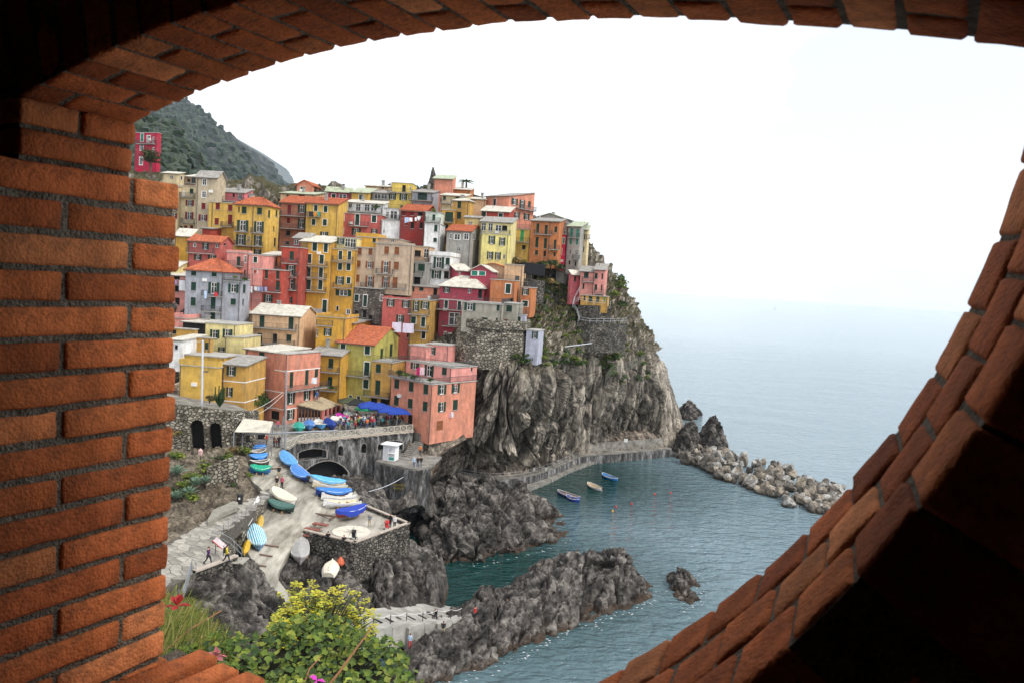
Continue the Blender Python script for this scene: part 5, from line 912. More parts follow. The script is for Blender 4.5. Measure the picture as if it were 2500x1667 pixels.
# --- harbour wall with its arches
hw = empty('harbour_wall', PZ(860, 1068, 15.3), 0, label='dark streaked harbour wall with arches below the white fence', category='wall'); hinv = np.array(hw.location)
HWp = Wall(PZ(728, 1081, 15.3), PZ(1008, 1054, 15.3))
class WL(Wall):
    def __init__(s, W_, o): s.__dict__.update(W_.__dict__); s.off = o
    def at(s, t, z, dep=0.0): return Wall.at(s, t, z, dep) - s.off
def px2(W_, zo, pts): return [W_.on(*Z(zo, *p)) for p in pts]
h1 = px2(HWp, 'o', [(450, 838), (800, 800), (800, 710), (730, 692), (640, 688), (560, 700), (490, 720), (452, 742)])
h2 = px2(HWp, 'o', [(548, 1080), (1066, 1080), (1066, 975), (1010, 910), (930, 862), (850, 840), (760, 845), (670, 875), (600, 915), (550, 958)])
h3 = px2(HWp, 'o', [(945, 775), (1010, 780), (1014, 690), (1000, 658), (980, 650), (958, 660), (946, 690)]); h4 = px2(HWp, 'o', [(1236, 745), (1296, 742), (1304, 660), (1290, 630), (1268, 620), (1246, 636), (1236, 668)])
h5 = px2(HWp, 'o', [(1440, 720), (1752, 700), (1752, 600), (1690, 588), (1600, 590), (1510, 605), (1445, 640)])
holed_wall('wall_face', WL(HWp, hinv), lambda t: 6.5, lambda t: 15.3, [h1, h2, h3, h4, h5], hw_m, hw, trim=mat('pale_arch_edge', (.26, .24, .22), .9, .3, 3))
c = MB(); W2 = WL(HWp, hinv); c.grid([[W2.at(t, 15.32, -.18), W2.at(t, 15.5, -.18), W2.at(t, 15.5, .45), W2.at(t, 15.32, .45)] for t in np.linspace(-.1, HWp.L + .1, 12)], close=True); c.build('coping', cap_m, hw)
W3 = Wall(PZ(699, 1098, 15.2), PZ(728, 1081, 15.3)); c = MB(); n_ = 10
c.grid([[W3.at(t, 15.25, 0) - hinv, W3.at(t, 8, 0) - hinv] for t in np.linspace(0, W3.L, n_)]); c.build('flank', hw_m, hw)
# ramp kerb running down beside the wall
kb = MB(); kp = [onramp(*Z('o', *p)) for p in ((300, 790), (345, 835), (420, 905), (500, 975), (560, 1030), (615, 1078))]
kb.grid([[p + np.array([-.1, .1, -.6]), p + np.array([-.1, .1, .28]), p + np.array([.3, .3, .28]), p + np.array([.35, .4, -3])] for p in kp]); kb.build('kerb', cap_m, kind='structure')
# --- white fence with crossed braces
fn = empty('white_fence', PZ(860, 1064, 15.5), 0, label='white wooden fence with crossed braces along the square edge', category='fence'); finv = np.array(fn.location)
fl = [PZ(*q) for q in ((700, 1095, 15.35), (714, 1088, 15.5), (728, 1080, 15.5))]; pts = [fl[0], fl[1], fl[2]] + [HWp.at(t, 15.5, .12) for t in np.linspace(0, HWp.L, 18)[1:]]
me_post = None
for i, p in enumerate(pts):
    if me_post is None: b = MB(); b.box(-.06, .06, -.06, .06, 0, 1.12); o = b.build('post', wood_m, fn); me_post = o.data
    else: o = link('post', me_post, fn)
    o.location = tuple(p - finv)
    if i:
        a = pts[i - 1]; v = p - a; ln = np.linalg.norm(v); u_ = v / ln
        for nm, za, zb in (('rail', 1.06, 1.06), ('rail', .14, .14), ('brace', .16, 1.02), ('brace', 1.02, .16)):
            b = MB(); A = a - finv + u_ * .07 + np.array([0, 0, za]); B = p - finv - u_ * .07 + np.array([0, 0, zb]); b.tube([A, B], .045 if nm == 'rail' else .03, 4); b.build(nm, wood_m, fn)
# --- kiosk platform
zk = 12.0; kpoly = [PZ(*Z('o', *p), zk) for p in ((1408, 840), (1880, 940), (2110, 910))]; kpoly += [kpoly[2] + np.array([1.0, 7.5, 0]), kpoly[0] + np.array([1.5, 7.0, 0])]
sheet('kiosk_platform', kpoly, conc_m, .35, kind='structure')
kw = empty('platform_wall', kpoly[1], 0, label='grey retaining wall of the kiosk platform with faded yellow lettering', category='wall'); kinv = np.array(kpoly[1])
mb = MB()
for a, b in ((kpoly[0], kpoly[1]), (kpoly[1], kpoly[2])):
    mb.grid([[p - kinv + [0, 0, -.35], p - kinv + [0, 0, -2.5], p - kinv + [0, 0, -7]] for p in [a * (1 - f) + b * f for f in np.linspace(0, 1, 8)]])
mb.build('wall_face', hw_m, kw)
WK = Wall(kpoly[0], kpoly[1]); yel = mat('faded_yellow_paint', (.42, .33, .05), .9, .3, 9); mb = MB(); rr = random.Random(5)
for row, (xa, xb, yy) in enumerate(((1630, 1795, 1148), (1640, 1775, 1190))):
    x = xa
    while x < xb:                # worn strokes of two lines of painted capitals, not legible from here
        t, z = WK.on(*Z('o', x, yy + (x - xa) * .06)); w_ = .09
        for (dx, dz, sx_, sz_) in rr.sample([(0, 0, .05, .34), (.14, 0, .05, .34), (0, 0, .19, .05), (0, .29, .19, .05), (0, .14, .19, .05)], 3):
            A = WK.at(t + dx, z + dz, -.012) - kinv; B = WK.at(t + dx + sx_, z + dz, -.012) - kinv; mb.quad(A, B, B + [0, 0, sz_], A + [0, 0, sz_])
        x += 17
mb.build('painted_lettering', yel, kw)
ks = empty('kiosk', PZ(*Z('o', 1575, 838), zk), R(-14), label='white ticket kiosk with overhanging roof and posters on the platform', category='kiosk')
wk_m = mat('kiosk_white', (.74, .74, .75), .6, .06, 2); b = MB(); b.box(-1.0, 1.05, 0, 1.7, 0, 2.55); b.build('cabin', wk_m, ks); b = MB(); b.box(-1.3, 1.5, -.45, 2.0, 2.555, 2.7); b.build('roof', wk_m, ks)
b = MB(); b.box(-.05, 1.0, -.3, -.002, 1.25, 1.32); b.build('counter', trim_m, ks)
for (x0, x1, z0, z1, c_) in ((.05, .95, .15, .62, (.05, .28, .24)), (.05, .95, .72, 1.15, (.52, .55, .58)), (.05, .48, 1.45, 2.3, (.55, .57, .62)), (.55, .95, 1.45, 2.3, (.62, .63, .66)), (-.9, -.1, .2, 2.3, (.66, .66, .68))):
    b = MB(); b.box(x0, x1, -.02, -.004, z0, z1); b.build('panel', mat('kiosk_panel_%d' % int(c_[0] * 1000), c_, .5, .25, 4), ks)
# --- terrace with low parapet and paved compass rose
zt_ = 10.5; tp = [PZ(*Z('h', *p), zt_) for p in ((190, 872), (650, 985), (1150, 800), (760, 640))]
sheet('terrace', [tp[0], tp[1], tp[2], tp[3], PZ(*Z('h', 560, 668), 10.5), PZ(*Z('h', 300, 775), 10.5)], plat_m, .4, kind='structure')
tw = empty('terrace_wall', tp[1], 0, label='rubble stone wall and low parapet round the harbour terrace', category='wall'); tinv = np.array(tp[1])
mb = MB(); cp = MB()
ctr_ = (tp[0] + tp[2]) / 2
for a, b, hb in ((tp[0], tp[1], 2.6), (tp[1], tp[2], 4.5), (tp[2], tp[3], 3.0)):
    v = (b - a) / np.linalg.norm(b - a); n_ = np.array([v[1], -v[0], 0]); n_ = n_ if (n_ @ (a - ctr_)) > 0 else -n_; S = [a * (1 - f) + b * f for f in np.linspace(0, 1, 14)]; S[0] = S[0] - v * .3; S[-1] = S[-1] + v * .3
    mb.grid([[p - tinv + n_ * .25 + [0, 0, .42], p - tinv + n_ * .28 + [0, 0, -.6], p - tinv + n_ * .4 + [0, 0, -hb]] for p in S]); mb.grid([[p - tinv + n_ * -.05 + [0, 0, .42], p - tinv + n_ * -.05 + [0, 0, -.2]] for p in S])
    cp.grid([[p - tinv + n_ * -.1 + [0, 0, .42], p - tinv + n_ * -.1 + [0, 0, .55], p - tinv + n_ * .32 + [0, 0, .55], p - tinv + n_ * .32 + [0, 0, .42]] for p in S], close=True)
mb.build('wall_face', dwall_m, tw); cp.build('coping', cap_m, tw)
cr_ = PZ(*Z('h', 620, 848), 10.52); mb = MB(); nn = 28; mb.add([(math.cos(a) * 2.3, math.sin(a) * 2.3, 0) for a in np.linspace(0, 2 * math.pi, nn, endpoint=False)], [tuple(range(nn))]); o = mb.build('compass_rose', mat('pale_inlay', (.58, .54, .45), .9, .15, 2), None, kind='structure'); o.location = tuple(cr_)
mb = MB()
for k in range(8): a = k * math.pi / 4; r_ = 2.1 if k % 2 == 0 else 1.3; mb.add([(math.cos(a) * r_, math.sin(a) * r_, .004), (math.cos(a + .35) * .4, math.sin(a + .35) * .4, .004), (0, 0, .004), (math.cos(a - .35) * .4, math.sin(a - .35) * .4, .004)], [(0, 3, 2, 1)])
mb.build('rose_points', mat('grey_inlay', (.30, .27, .23), .9, .2, 2), o)
# --- rocks round the ramp, the terrace and the kiosk platform
STV = np.array(Matrix.Rotation(R(-20), 3, 'Y') @ Matrix.Diagonal((1.7, .8, .55))); STD = np.array(Matrix.Rotation(R(50), 3, 'Y') @ Matrix.Diagonal((2.0, .6, .6)))
terrain('shore_rocks', [(760, 1358, 8.6), (866, 1374, 8.2), (940, 1372, 8.0), (990, 1345, 7.6), (1060, 1378, 6.6), (860, 1420, 6.4), (950, 1420, 5.6), (1040, 1415, 4.2), (740, 1440, 7.4), (800, 1440, 6.6), (790, 1400, 7.6), (900, 1455, 4.2)],
        [(716, 1330, 9.7), (748, 1330, 9.5), (866, 1352, 9.2), (993, 1310, 8.6), (1040, 1330, 5.0), (1080, 1352, 2.5), (1092, 1400, .5), (1098, 1440, -1), (1040, 1462, 2.2), (960, 1482, 3.2), (870, 1496, 4.2), (800, 1500, 5.4), (735, 1472, 7.0), (688, 1426, 8.1), (680, 1396, 8.8)], rock_m, .2, .6, 1.5, 31, STV, 'dark slabby shore rocks below the terrace wall')
terrain('slab_rocks', [(1010, 1200, 8.2), (1060, 1192, 6.6), (1110, 1192, 5.4), (960, 1250, 4.5), (1000, 1230, 6), (1060, 1215, 6), (940, 1215, 7.5)], [(925, 1188, 9.2), (1008, 1182, 9.4), (1052, 1172, 8.0), (1120, 1180, 4), (1240, 1196, 2), (1245, 1210, 1), (1120, 1215, 4), (1010, 1290, -.5), (985, 1300, -1), (950, 1290, 0), (900, 1245, 5), (880, 1225, 8)], rock_m, .22, .6, 1.4, 37, STD, 'slanting rock slabs under the kiosk platform')
terrain('arch_rocks', [(800, 1180, 9.2), (850, 1200, 9.5), (900, 1215, 8.6), (930, 1200, 8.5)], [(765, 1172, 12.4), (800, 1166, 9.5), (850, 1162, 9.3), (905, 1150, 9.8), (930, 1180, 9.3), (960, 1240, 5.5), (900, 1245, 9.5), (870, 1215, 11), (835, 1186, 12)], rock_m, .25, .4, 1.5, 43, None, 'rocks at the mouth of the big wall arch')
terrain('house_rocks', [(1040, 1110, 11.5), (1080, 1125, 8.5), (1120, 1090, 9), (1070, 1075, 14)], [(1000, 1062, 14.8), (1060, 1060, 14.6), (1095, 1050, 15.0), (1125, 1040, 15.5), (1150, 1070, 11), (1150, 1130, 4), (1100, 1158, 3.6), (1055, 1150, 6), (1035, 1130, 11.5), (1010, 1100, 12.2)], pale_m, .25, .5, 1.6, 47, STD, 'brown rock slope below the pink orange house')
terrain('front_rocks', [(590, 1362, 14.0), (640, 1402, 11.8), (655, 1450, 10.2), (520, 1450, 13.2), (560, 1500, 11.2), (640, 1520, 8.2), (600, 1420, 12.6)], [(477, 1405, 14.2), (573, 1372, 14.4), (604, 1358, 13.8), (632, 1388, 9.8), (665, 1440, 8.4), (705, 1500, 6.6), (760, 1560, 4), (700, 1640, 6), (560, 1660, 10), (430, 1660, 13), (400, 1540, 14.5), (430, 1440, 14.9)], rock_m, .18, .65, 1.4, 53, STV, 'dark jagged rocks between the path and the ramp foot')
# --- left bank: path, walls, arcade
terrain('bank', [('Y', 395, 1225, 86), ('Y', 440, 1228, 91), ('Y', 490, 1190, 95.5), ('Y', 395, 1130, 100), ('Y', 470, 1112, 104), ('Y', 540, 1112, 100), ('Y', 560, 1160, 100), (585, 1170, 14.6)],
        [(380, 1340, 15), (470, 1286, 14.8), (515, 1264, 14.6), (580, 1226, 14.2), (625, 1195, 13.7), (604, 1160, 14.3), (609, 1112, 15.2), (600, 1080, 15.6), ('Y', 575, 1085, 108), ('Y', 500, 1095, 108), ('Y', 380, 1095, 106), ('Y', 340, 1200, 88)], soil_m, .25, .38, 1.5, 61, STV, 'stony planted bank left of the ramp')
AW_ = Wall(PY(380, 1000, 106), PY(566, 1040, 108)); ar = empty('arcade_wall', AW_.at(AW_.L / 2, 15, 0), 0, label='tall rubble stone wall with two deep arches under the yellow house', category='wall'); ainv2 = np.array(ar.location)
ah = [px2(AW_, 'p', q) for q in ([(352, 915), (530, 905), (500, 480), (470, 448), (425, 438), (370, 460), (328, 512), (338, 700)], [(600, 880), (752, 868), (722, 520), (700, 490), (655, 476), (605, 495), (570, 550), (580, 700)])]
ztA = lambda t: np.interp(t, [0, AW_.L * .55, AW_.L], [AW_.on(400, 982)[1], AW_.on(500, 992)[1], AW_.on(566, 1004)[1]])
holed_wall('wall_face', WL(AW_, ainv2), lambda t: 14.0, ztA, ah, wall_m, ar, depth=1.6)
A2 = Wall(AW_.at(AW_.L, 15, 0), AW_.at(AW_.L, 15, 0) + np.array([1.6, 6.5, 0])); holed_wall('wall_end', WL(A2, ainv2), lambda t: 14.0, lambda t: ztA(AW_.L) - .12 * t, [arch_outline(1.2, 2.4, 16.5, 19.2, 20.2), arch_outline(3.6, 4.6, 16.8, 19.0, 19.9)], wall_m, ar, depth=1.0)
sheet('upper_terrace', [AW_.at(-1, 21.3, .3), AW_.at(AW_.L * .6, 21.2, .3), AW_.at(AW_.L, 20.7, .3), A2.at(A2.L, 20.2, 0), PY(560, 1000, 126) * [1, 1, 0] + [0, 0, 20], PY(380, 1000, 130) * [1, 1, 0] + [0, 0, 21]], conc_m, .3, kind='structure')
BW = Wall(PY(503, 1200, 95.5), PY(580, 1180, 98)); bw = empty('garden_wall', BW.at(BW.L / 2, 15, 0), 0, label='lower rubble stone wall between bank shrubs and ramp', category='wall'); binv = np.array(bw.location)
holed_wall('wall_face', WL(BW, binv), lambda t: np.interp(t, [0, BW.L], [BW.on(505, 1240)[1], BW.on(578, 1190)[1]]), lambda t: np.interp(t, [0, BW.L], [BW.on(515, 1142)[1], BW.on(577, 1113)[1]]), [], wall_m, bw)
# flagstone path
pp = [(380, 1338, 15), (470, 1286, 14.8), (515, 1264, 14.6), (600, 1222, 14.1), (657, 1190, 13.62), (657, 1218, 13.5), (600, 1262, 14.0), (540, 1308, 14.5), (522, 1322, 14.6), (560, 1338, 14.6), (582, 1362, 14.6), (477, 1398, 14.8), (430, 1425, 14.9), (375, 1450, 15)]
PPT = np.array([PZ(*q) for q in pp]); PLN = np.linalg.lstsq(np.c_[PPT[:, :2], np.ones(len(PPT))], PPT[:, 2], rcond=None)[0]; path = sheet('path', [np.array([p[0], p[1], PLN[0] * p[0] + PLN[1] * p[1] + PLN[2] - .05]) for p in PPT], mat('path_mortar', (.10, .09, .075), .95, .3, 3), 1.5, kind='structure')
flag_m = mat('flagstone', (.29, .27, .23), .9, .25, 1.5, .5, 9, rand=.28)
lo, hi = PPT[:, :2].min(0), PPT[:, :2].max(0); cs = []
g_ = 1.02; ny_ = int((hi[1] - lo[1]) / g_); nx_ = int((hi[0] - lo[0]) / g_)
for i in range(nx_ + 1):
    for j in range(ny_ + 1): cs.append(lo + [(i + random.uniform(-.42, .42)) * g_, (j + random.uniform(-.42, .42)) * g_])
cs = np.array(cs); ins, dd_ = pip(cs, PPT[:, :2]); act = np.where(ins & (dd_ > .28))[0]
PLN = np.linalg.lstsq(np.c_[PPT[:, :2], np.ones(len(PPT))], PPT[:, 2], rcond=None)[0]
def pz_path(x, y): return float(PLN[0] * x + PLN[1] * y + PLN[2])
def clip(poly, n, c):            # keep points with n.p <= c
    out = []
    for i in range(len(poly)):
        a, b = poly[i], poly[(i + 1) % len(poly)]; da, db = a @ n - c, b @ n - c
        if da <= 0: out.append(a)
        if (da < 0) != (db < 0): out.append(a + (b - a) * (da / (da - db)))
    return out
nf = 0
for i in act[np.argsort(cs[act][:, 1])]:
    c = cs[i]; poly = [c + np.array(q) for q in ((-1.2, -1.2), (1.2, -1.2), (1.2, 1.2), (-1.2, 1.2))]
    for j in np.argsort(((cs - c) ** 2).sum(1))[1:14]:
        v = cs[j] - c; m_ = (cs[j] + c) / 2; n_ = v / np.linalg.norm(v); poly = clip(poly, n_, m_ @ n_ - .035)
        if len(poly) < 3: break
    if len(poly) < 3 or nf >= 300: continue
    z = pz_path(*c) + random.uniform(.0, .03); k = len(poly); mb = MB(); zz = [pz_path(*p) - pz_path(*c) for p in poly]
    P = [(p[0] - c[0], p[1] - c[1], q_) for p, q_ in zip(poly, zz)]; mb.add(P, [tuple(range(k))]); mb.add(P + [(p[0] * 1.03, p[1] * 1.03, p[2] - .09) for p in P], [(i_, i_ + k, (i_ + 1) % k + k, (i_ + 1) % k) for i_ in range(k)])
    o = mb.build('flagstone', flag_m, path); o.location = (c[0], c[1], z); nf += 1
# wall below the path railing, with its small arch
PWL = Wall(PZ(522, 1322, 14.55), PZ(657, 1218, 13.5)); pw = empty('path_wall', PWL.at(PWL.L / 2, 12, 0), 0, label='stone wall with small arch below the path railing', category='wall'); pinv = np.array(pw.location)
holed_wall('wall_face', WL(PWL, pinv), lambda t: np.interp(t, [0, PWL.L], [10.3, 12.3]), lambda t: np.interp(t, [0, PWL.L], [14.6, 13.55]), [px2(PWL, 'g', [(600, 985), (668, 1010), (668, 900), (660, 850), (640, 828), (620, 850), (602, 900)])], wall_m, pw, depth=1.0)
W5 = Wall(PZ(477, 1398, 14.8), PZ(580, 1364, 14.6)); w5 = empty('path_end_wall', W5.at(W5.L / 2, 12, 0), 0, label='dark stone retaining wall below the two walkers on the path', category='wall'); i5 = np.array(w5.location)
holed_wall('wall_face', WL(W5, i5), lambda t: np.interp(t, [0, W5.L], [10.5, 12.0]), lambda t: 14.85, [], dwall_m, w5); c = MB(); W5L = WL(W5, i5); c.grid([[W5L.at(t, 14.85, -.1), W5L.at(t, 15.0, -.1), W5L.at(t, 15.0, .4), W5L.at(t, 14.85, .4)] for t in (0, W5.L / 2, W5.L)], close=True); c.build('coping', cap_m, w5)
def steel_rail(name, label, pts, h=1.05, sp=1.5, m=None, mid=(.5,), rad=.03, cat='railing'):
    r = empty(name, pts[0], 0, label=label, category=cat); o0 = np.array(pts[0]); me_ = None
    for a, b in zip(pts[:-1], pts[1:]):
        L_ = np.linalg.norm(b - a); n = max(1, int(L_ / sp))
        for k in range(n + 1):
            p = a + (b - a) * k / n - o0
            if me_ is None: q = MB(); q.tube([(0, 0, 0), (0, 0, h)], rad, 6); o = q.build('post', m or steel_m, r); me_ = o.data
            else: o = link('post', me_, r)
            o.location = tuple(p)
    for f in (1.0,) + tuple(mid):
        q = MB(); q.tube([p - o0 + np.array([0, 0, h * f]) for p in pts], rad * .9, 6); q.build('rail', m or steel_m, r)
    return r
steel_rail('path_railing', 'long steel railing climbing along the stone path', [PZ(657, 1217, 13.55), PZ(600, 1259, 14.05), PZ(545, 1304, 14.5), PZ(517, 1322, 14.6)])
steel_rail('path_railing', 'curved steel handrail above the small wall arch', [PZ(517, 1322, 14.62), PZ(540, 1326, 14.62), PZ(562, 1338, 14.62), PZ(580, 1356, 14.62), PZ(590, 1366, 14.4)], sp=1.0)
steel_rail('path_railing', 'pale slatted railing at the lower end of the path', [PZ(478, 1400, 14.9), PZ(468, 1392, 14.9), PZ(455, 1440, 14.9), PZ(445, 1470, 14.9)], sp=.5)
bn = MB(); bp = [PZ(*Z('g', *p), 15.25) for p in ((345, 740), (430, 690), (630, 570), (600, 560), (400, 650))]
sheet('stone_bench', [PZ(*Z('g', *p), 14.95) for p in ((395, 640), (590, 555), (632, 568), (630, 610), (445, 690), (440, 705), (345, 760), (338, 735))], mat('bench_stone', (.24, .225, .185), .9, .2, 2, .4, 8), .5, label='long low stone bench ledge against the bank', category='bench')
# --- the walkway along the cliff foot
wk = [(1012, 1158, 6.0), (1060, 1142, 4.6), (1090, 1152, 3.9), (1140, 1160, 3.1), (1190, 1168, 2.6), (1240, 1166, 2.5), (1290, 1160, 2.5), (1340, 1145, 2.5), (1390, 1124, 2.5), (1420, 1112, 2.5), (1470, 1108, 2.2), (1530, 1103, 2.2), (1590, 1098, 2.2), (1640, 1094, 2.2)]
C_ = cubic([PZ(*q) for q in wk], 70); tg = np.gradient(C_, axis=0); nn = np.stack([-tg[:, 1], tg[:, 0], 0 * tg[:, 0]], 1); nn /= np.linalg.norm(nn, axis=1, keepdims=True); nn *= np.sign(nn[:, 1:2])
gridmesh('walkway', np.stack([C_ + [0, 0, -.25] - nn * .06, C_ - nn * .06, C_ + nn * 2.0], 1), conc_m, kind='structure', smooth=False)
gridmesh('quay_face', np.stack([C_ + [0, 0, -3.8] - nn * .2, C_ + [0, 0, -1.6] - nn * .1, C_ + [0, 0, -.24] + nn * .02], 1), hw_m, kind='structure', smooth=False)
Cf = cubic(C_, 260); nf_ = cubic(nn, 260); sc = np.stack([Cf + nf_ * o_ + np.array([0, 0, h_]) for o_, h_ in ((1.9, -.3), (2.1, .15), (2.6, .5), (3.2, .8), (4.0, 1.2), (5.0, 1.7), (6.5, 2.4), (8.5, 3.2))], 1); sp2 = sc.reshape(-1, 3); w9 = worley(sp2 / 1.1, 91, True); sc = sc + (np.array([0, 0, 1.0]) * ((w9[2] - .5) * .9)[:, None]).reshape(sc.shape); sc[:, 0, 2] = Cf[:, 2] - .3
gridmesh('scree', sc, pale_m, kind='structure', smooth=False, tone=w9[3])
lg = [(1215, 1208, 0.7), (1260, 1200, 0.7), (1300, 1188, 0.7), (1345, 1170, 0.7), (1385, 1150, 0.7), (1420, 1136, 0.7), (1470, 1120, 0.7), (1530, 1108, 0.7), (1600, 1100, 0.7), (1640, 1106, 0.7), (1700, 1118, 0.7)]
C2 = cubic([PZ(*q) for q in lg], 60); tg = np.gradient(C2, axis=0); n2_ = np.stack([-tg[:, 1], tg[:, 0], 0 * tg[:, 0]], 1); n2_ /= np.linalg.norm(n2_, axis=1, keepdims=True); n2_ *= np.sign(n2_[:, 1:2])
gridmesh('lower_ledge', np.stack([C2 + [0, 0, -2.5], C2, C2 + n2_ * .3 + [0, 0, .05], C2 + n2_ * 2.6, C2 + n2_ * 3.2 + [0, 0, -.6]], 1), conc_m, kind='structure', smooth=False)
steel_rail('walkway_railing', 'thin railing along the walkway at the cliff foot', [C_[i] + nn[i] * .15 for i in range(6, 48, 4)], rad=.03, sp=2.2)
# parapet wall on the outer half of the walkway
mb = MB(); S = range(46, 70, 2); o0 = C_[58]; mb.grid([[C_[i] + nn[i] * 2.2 - o0 + [0, 0, -.1], C_[i] + nn[i] * 2.2 - o0 + [0, 0, 2.2], C_[i] + nn[i] * 2.7 - o0 + [0, 0, 2.2], C_[i] + nn[i] * 3.0 - o0 + [0, 0, -.1]] for i in S]); o = mb.build('quay_wall', conc_m, label='curved concrete quay wall at the far end of the walkway', category='wall'); o.location = tuple(o0)
sg = empty('notice_board', PY(1528, 1075, 187), 0, label='small white square notice on the cliff above the quay', category='sign'); b = MB(); b.box(-.45, .45, -.05, 0, -.35, .45); b.build('board', trim_m, sg); b = MB(); b.box(-.05, .05, .003, .2, -1.6, .4); b.build('post', steel_m, sg)
# --- slipway at the front with its stepped kerb and chain railing
slp = [PZ(*Z('q', *p), z) for p, z in (((370, 600), 4.3), ((700, 580), 3.6), ((1130, 520), 2.7), ((1290, 500), 2.2), ((1700, 560), .2), ((1960, 650), -.1), ((1840, 770), 1.6), ((1480, 730), 2.5), ((1000, 800), 3.3), ((580, 890), 4.0), ((360, 900), 4.5), ((200, 760), 4.8))]
sheet('slipway', slp, slip_m, 3.0, kind='structure')
mb = MB()
for k in range(9):
    x = 640 + k * 150; a, b = PZ(*Z('q', x, 730 - k * 14), 3.92 - k * .29), PZ(*Z('q', x + 110, 785 - k * 14), 3.86 - k * .29)
    v = (b - a) / np.linalg.norm(b - a); n_ = np.array([-v[1], v[0], 0]) * .09; o = MB(); o.hexa([a - n_, b - n_, b + n_, a + n_] + [p + np.array([0, 0, .07]) for p in (a - n_, b - n_, b + n_, a + n_)]); o.build('slipway_beam', mat('tarred_beam', (.035, .03, .028), .8, .3, 4), None, kind='structure') if k < 6 else None
ck = empty('stepped_kerb', slp[8], 0, label='stepped concrete kerb along the seaward side of the slipway', category='kerb'); i0 = np.array(slp[8])
stp = [((360, 905), 4.6), ((580, 880), 4.15), ((660, 890), 4.05), ((885, 815), 3.75), ((890, 850), 3.6), ((1110, 770), 3.35), ((1115, 860), 3.1), ((1330, 775), 2.9), ((1335, 815), 2.75), ((1500, 745), 2.6), ((1505, 800), 2.45), ((1700, 735), 2.2), ((1705, 770), 2.05), ((1850, 710), 1.9), ((1855, 790), 1.7), ((2140, 650), 1.4)]
for (a, za), (b, zb) in zip(stp[::2], stp[1::2]):
    A, B = PZ(*Z('q', *a), za + .25), PZ(*Z('q', *b), za + .25); v = (B - A) / np.linalg.norm(B - A); n_ = np.array([-v[1], v[0], 0]); n_ *= np.sign(n_[1]); o = MB()
    o.hexa([A - i0 - [0, 0, 2.5], B - i0 - [0, 0, 2.5], B + n_ * 1.1 - i0 - [0, 0, 2.5], A + n_ * 1.1 - i0 - [0, 0, 2.5], A - i0, B - i0, B + n_ * 1.1 - i0, A + n_ * 1.1 - i0]); o.build('step', slip_m, ck)
cps = [PZ(*Z('q', *p), z) for p, z in (((380, 860), 4.8), ((622, 838), 4.5), ((855, 804), 4.0), ((1075, 768), 3.6), ((1297, 765), 3.1), ((1490, 735), 2.8), ((1682, 722), 2.4), ((1830, 700), 2.1))]
cr2 = empty('chain_railing', cps[0], 0, label='dark posts with slack white rope along the slipway', category='railing'); i0 = np.array(cps[0]); black_m = mat('black_iron', (.02, .02, .022), .6, .2, 3)
for k, p in enumerate(cps):
    b = MB(); b.tube([p - i0, p - i0 + [0, 0, 1.15]], .045, 6); b.build('post', black_m, cr2)
    if k:
        q = cps[k - 1]; b = MB(); b.tube([q - i0 + (p - q) * f + np.array([0, 0, 1.1 - .22 * math.sin(math.pi * f)]) for f in np.linspace(0, 1, 8)], .025, 5); b.build('rope', trim_m, cr2)
# --- stairs beside the pink orange house and steps down the slab rocks
def stairs(name, label, a, b, w, n, m):
    r = empty(name, b, 0, label=label, category='stairs'); i0 = np.array(b); v = np.array(b) - np.array(a); hv = np.array([v[0], v[1], 0]); L_ = np.linalg.norm(hv); hv /= L_; s_ = np.array([-hv[1], hv[0], 0]) * w / 2
    for k in range(n):
        p = np.array(a) + v * (k / n); q = p + hv * (L_ / n * 1.05); zt = p[2]; o = MB(); o.hexa([p - s_ - i0 - [0, 0, 1.5], q - s_ - i0 - [0, 0, 1.5 - (q[2] - p[2])], q + s_ - i0 - [0, 0, 1.5 - (q[2] - p[2])], p + s_ - i0 - [0, 0, 1.5]] + [np.array([*(x - i0)[:2], zt - i0[2]]) for x in (p - s_, q - s_, q + s_, p + s_)]); o.build('step', m, r)
st_m = mat('step_stone', (.20, .185, .165), .9, .3, 2, .5, 8)
stairs('stone_stairs', 'grey stone stairs descending beside the pink orange house', PZ(*Z('o', 1930, 490), 15.0), PZ(*Z('o', 1985, 580), 13.6), 1.5, 8, st_m)
stairs('stone_stairs', 'lower flight of grey stairs reaching the kiosk platform', PZ(*Z('o', 1960, 600), 13.6), PZ(*Z('o', 1790, 790), 12.0), 1.6, 9, st_m)
stairs('stone_stairs', 'narrow steps cut in the slab rocks below the platform', PZ(*Z('o', 2080, 1080), 8.8), PZ(*Z('o', 1660, 1520), 3.4), 1.3, 20, st_m)
# --- bastion below the concrete house and the garden walls on the cliff
bm_ = stonemat('bastion_stone', (.15, .13, .10), (.42, .38, .31), (.09, .08, .065), 1.7)
bs = empty('stone_bastion', XZ(1180, 152, 28), 0, label='round rubble stone bastion carrying the concrete house', category='wall'); bi = np.array(bs.location)
prof = [(28.2, 0), (30.0, .0), (32.2, .0), (32.4, -.25), (32.8, -.25), (33.0, .1), (34.6, .15)]
cps_ = [XZ(1112, 152.5, 30), XZ(1130, 149.5, 30), XZ(1160, 147.6, 30), XZ(1200, 146.6, 30), XZ(1240, 147, 30), XZ(1272, 148.5, 30), XZ(1290, 152, 30)]; cc = cubic(cps_, 40); ctr2 = cc.mean(0) + np.array([0, 8, 0]); P = []
for (z, o_) in [(25.5, .4)] + prof:
    v = cc - ctr2; v[:, 2] = 0; v /= np.linalg.norm(v, axis=1, keepdims=True); p = cc + v * (o_ * 1.0); p[:, 2] = z; P.append(p - bi)
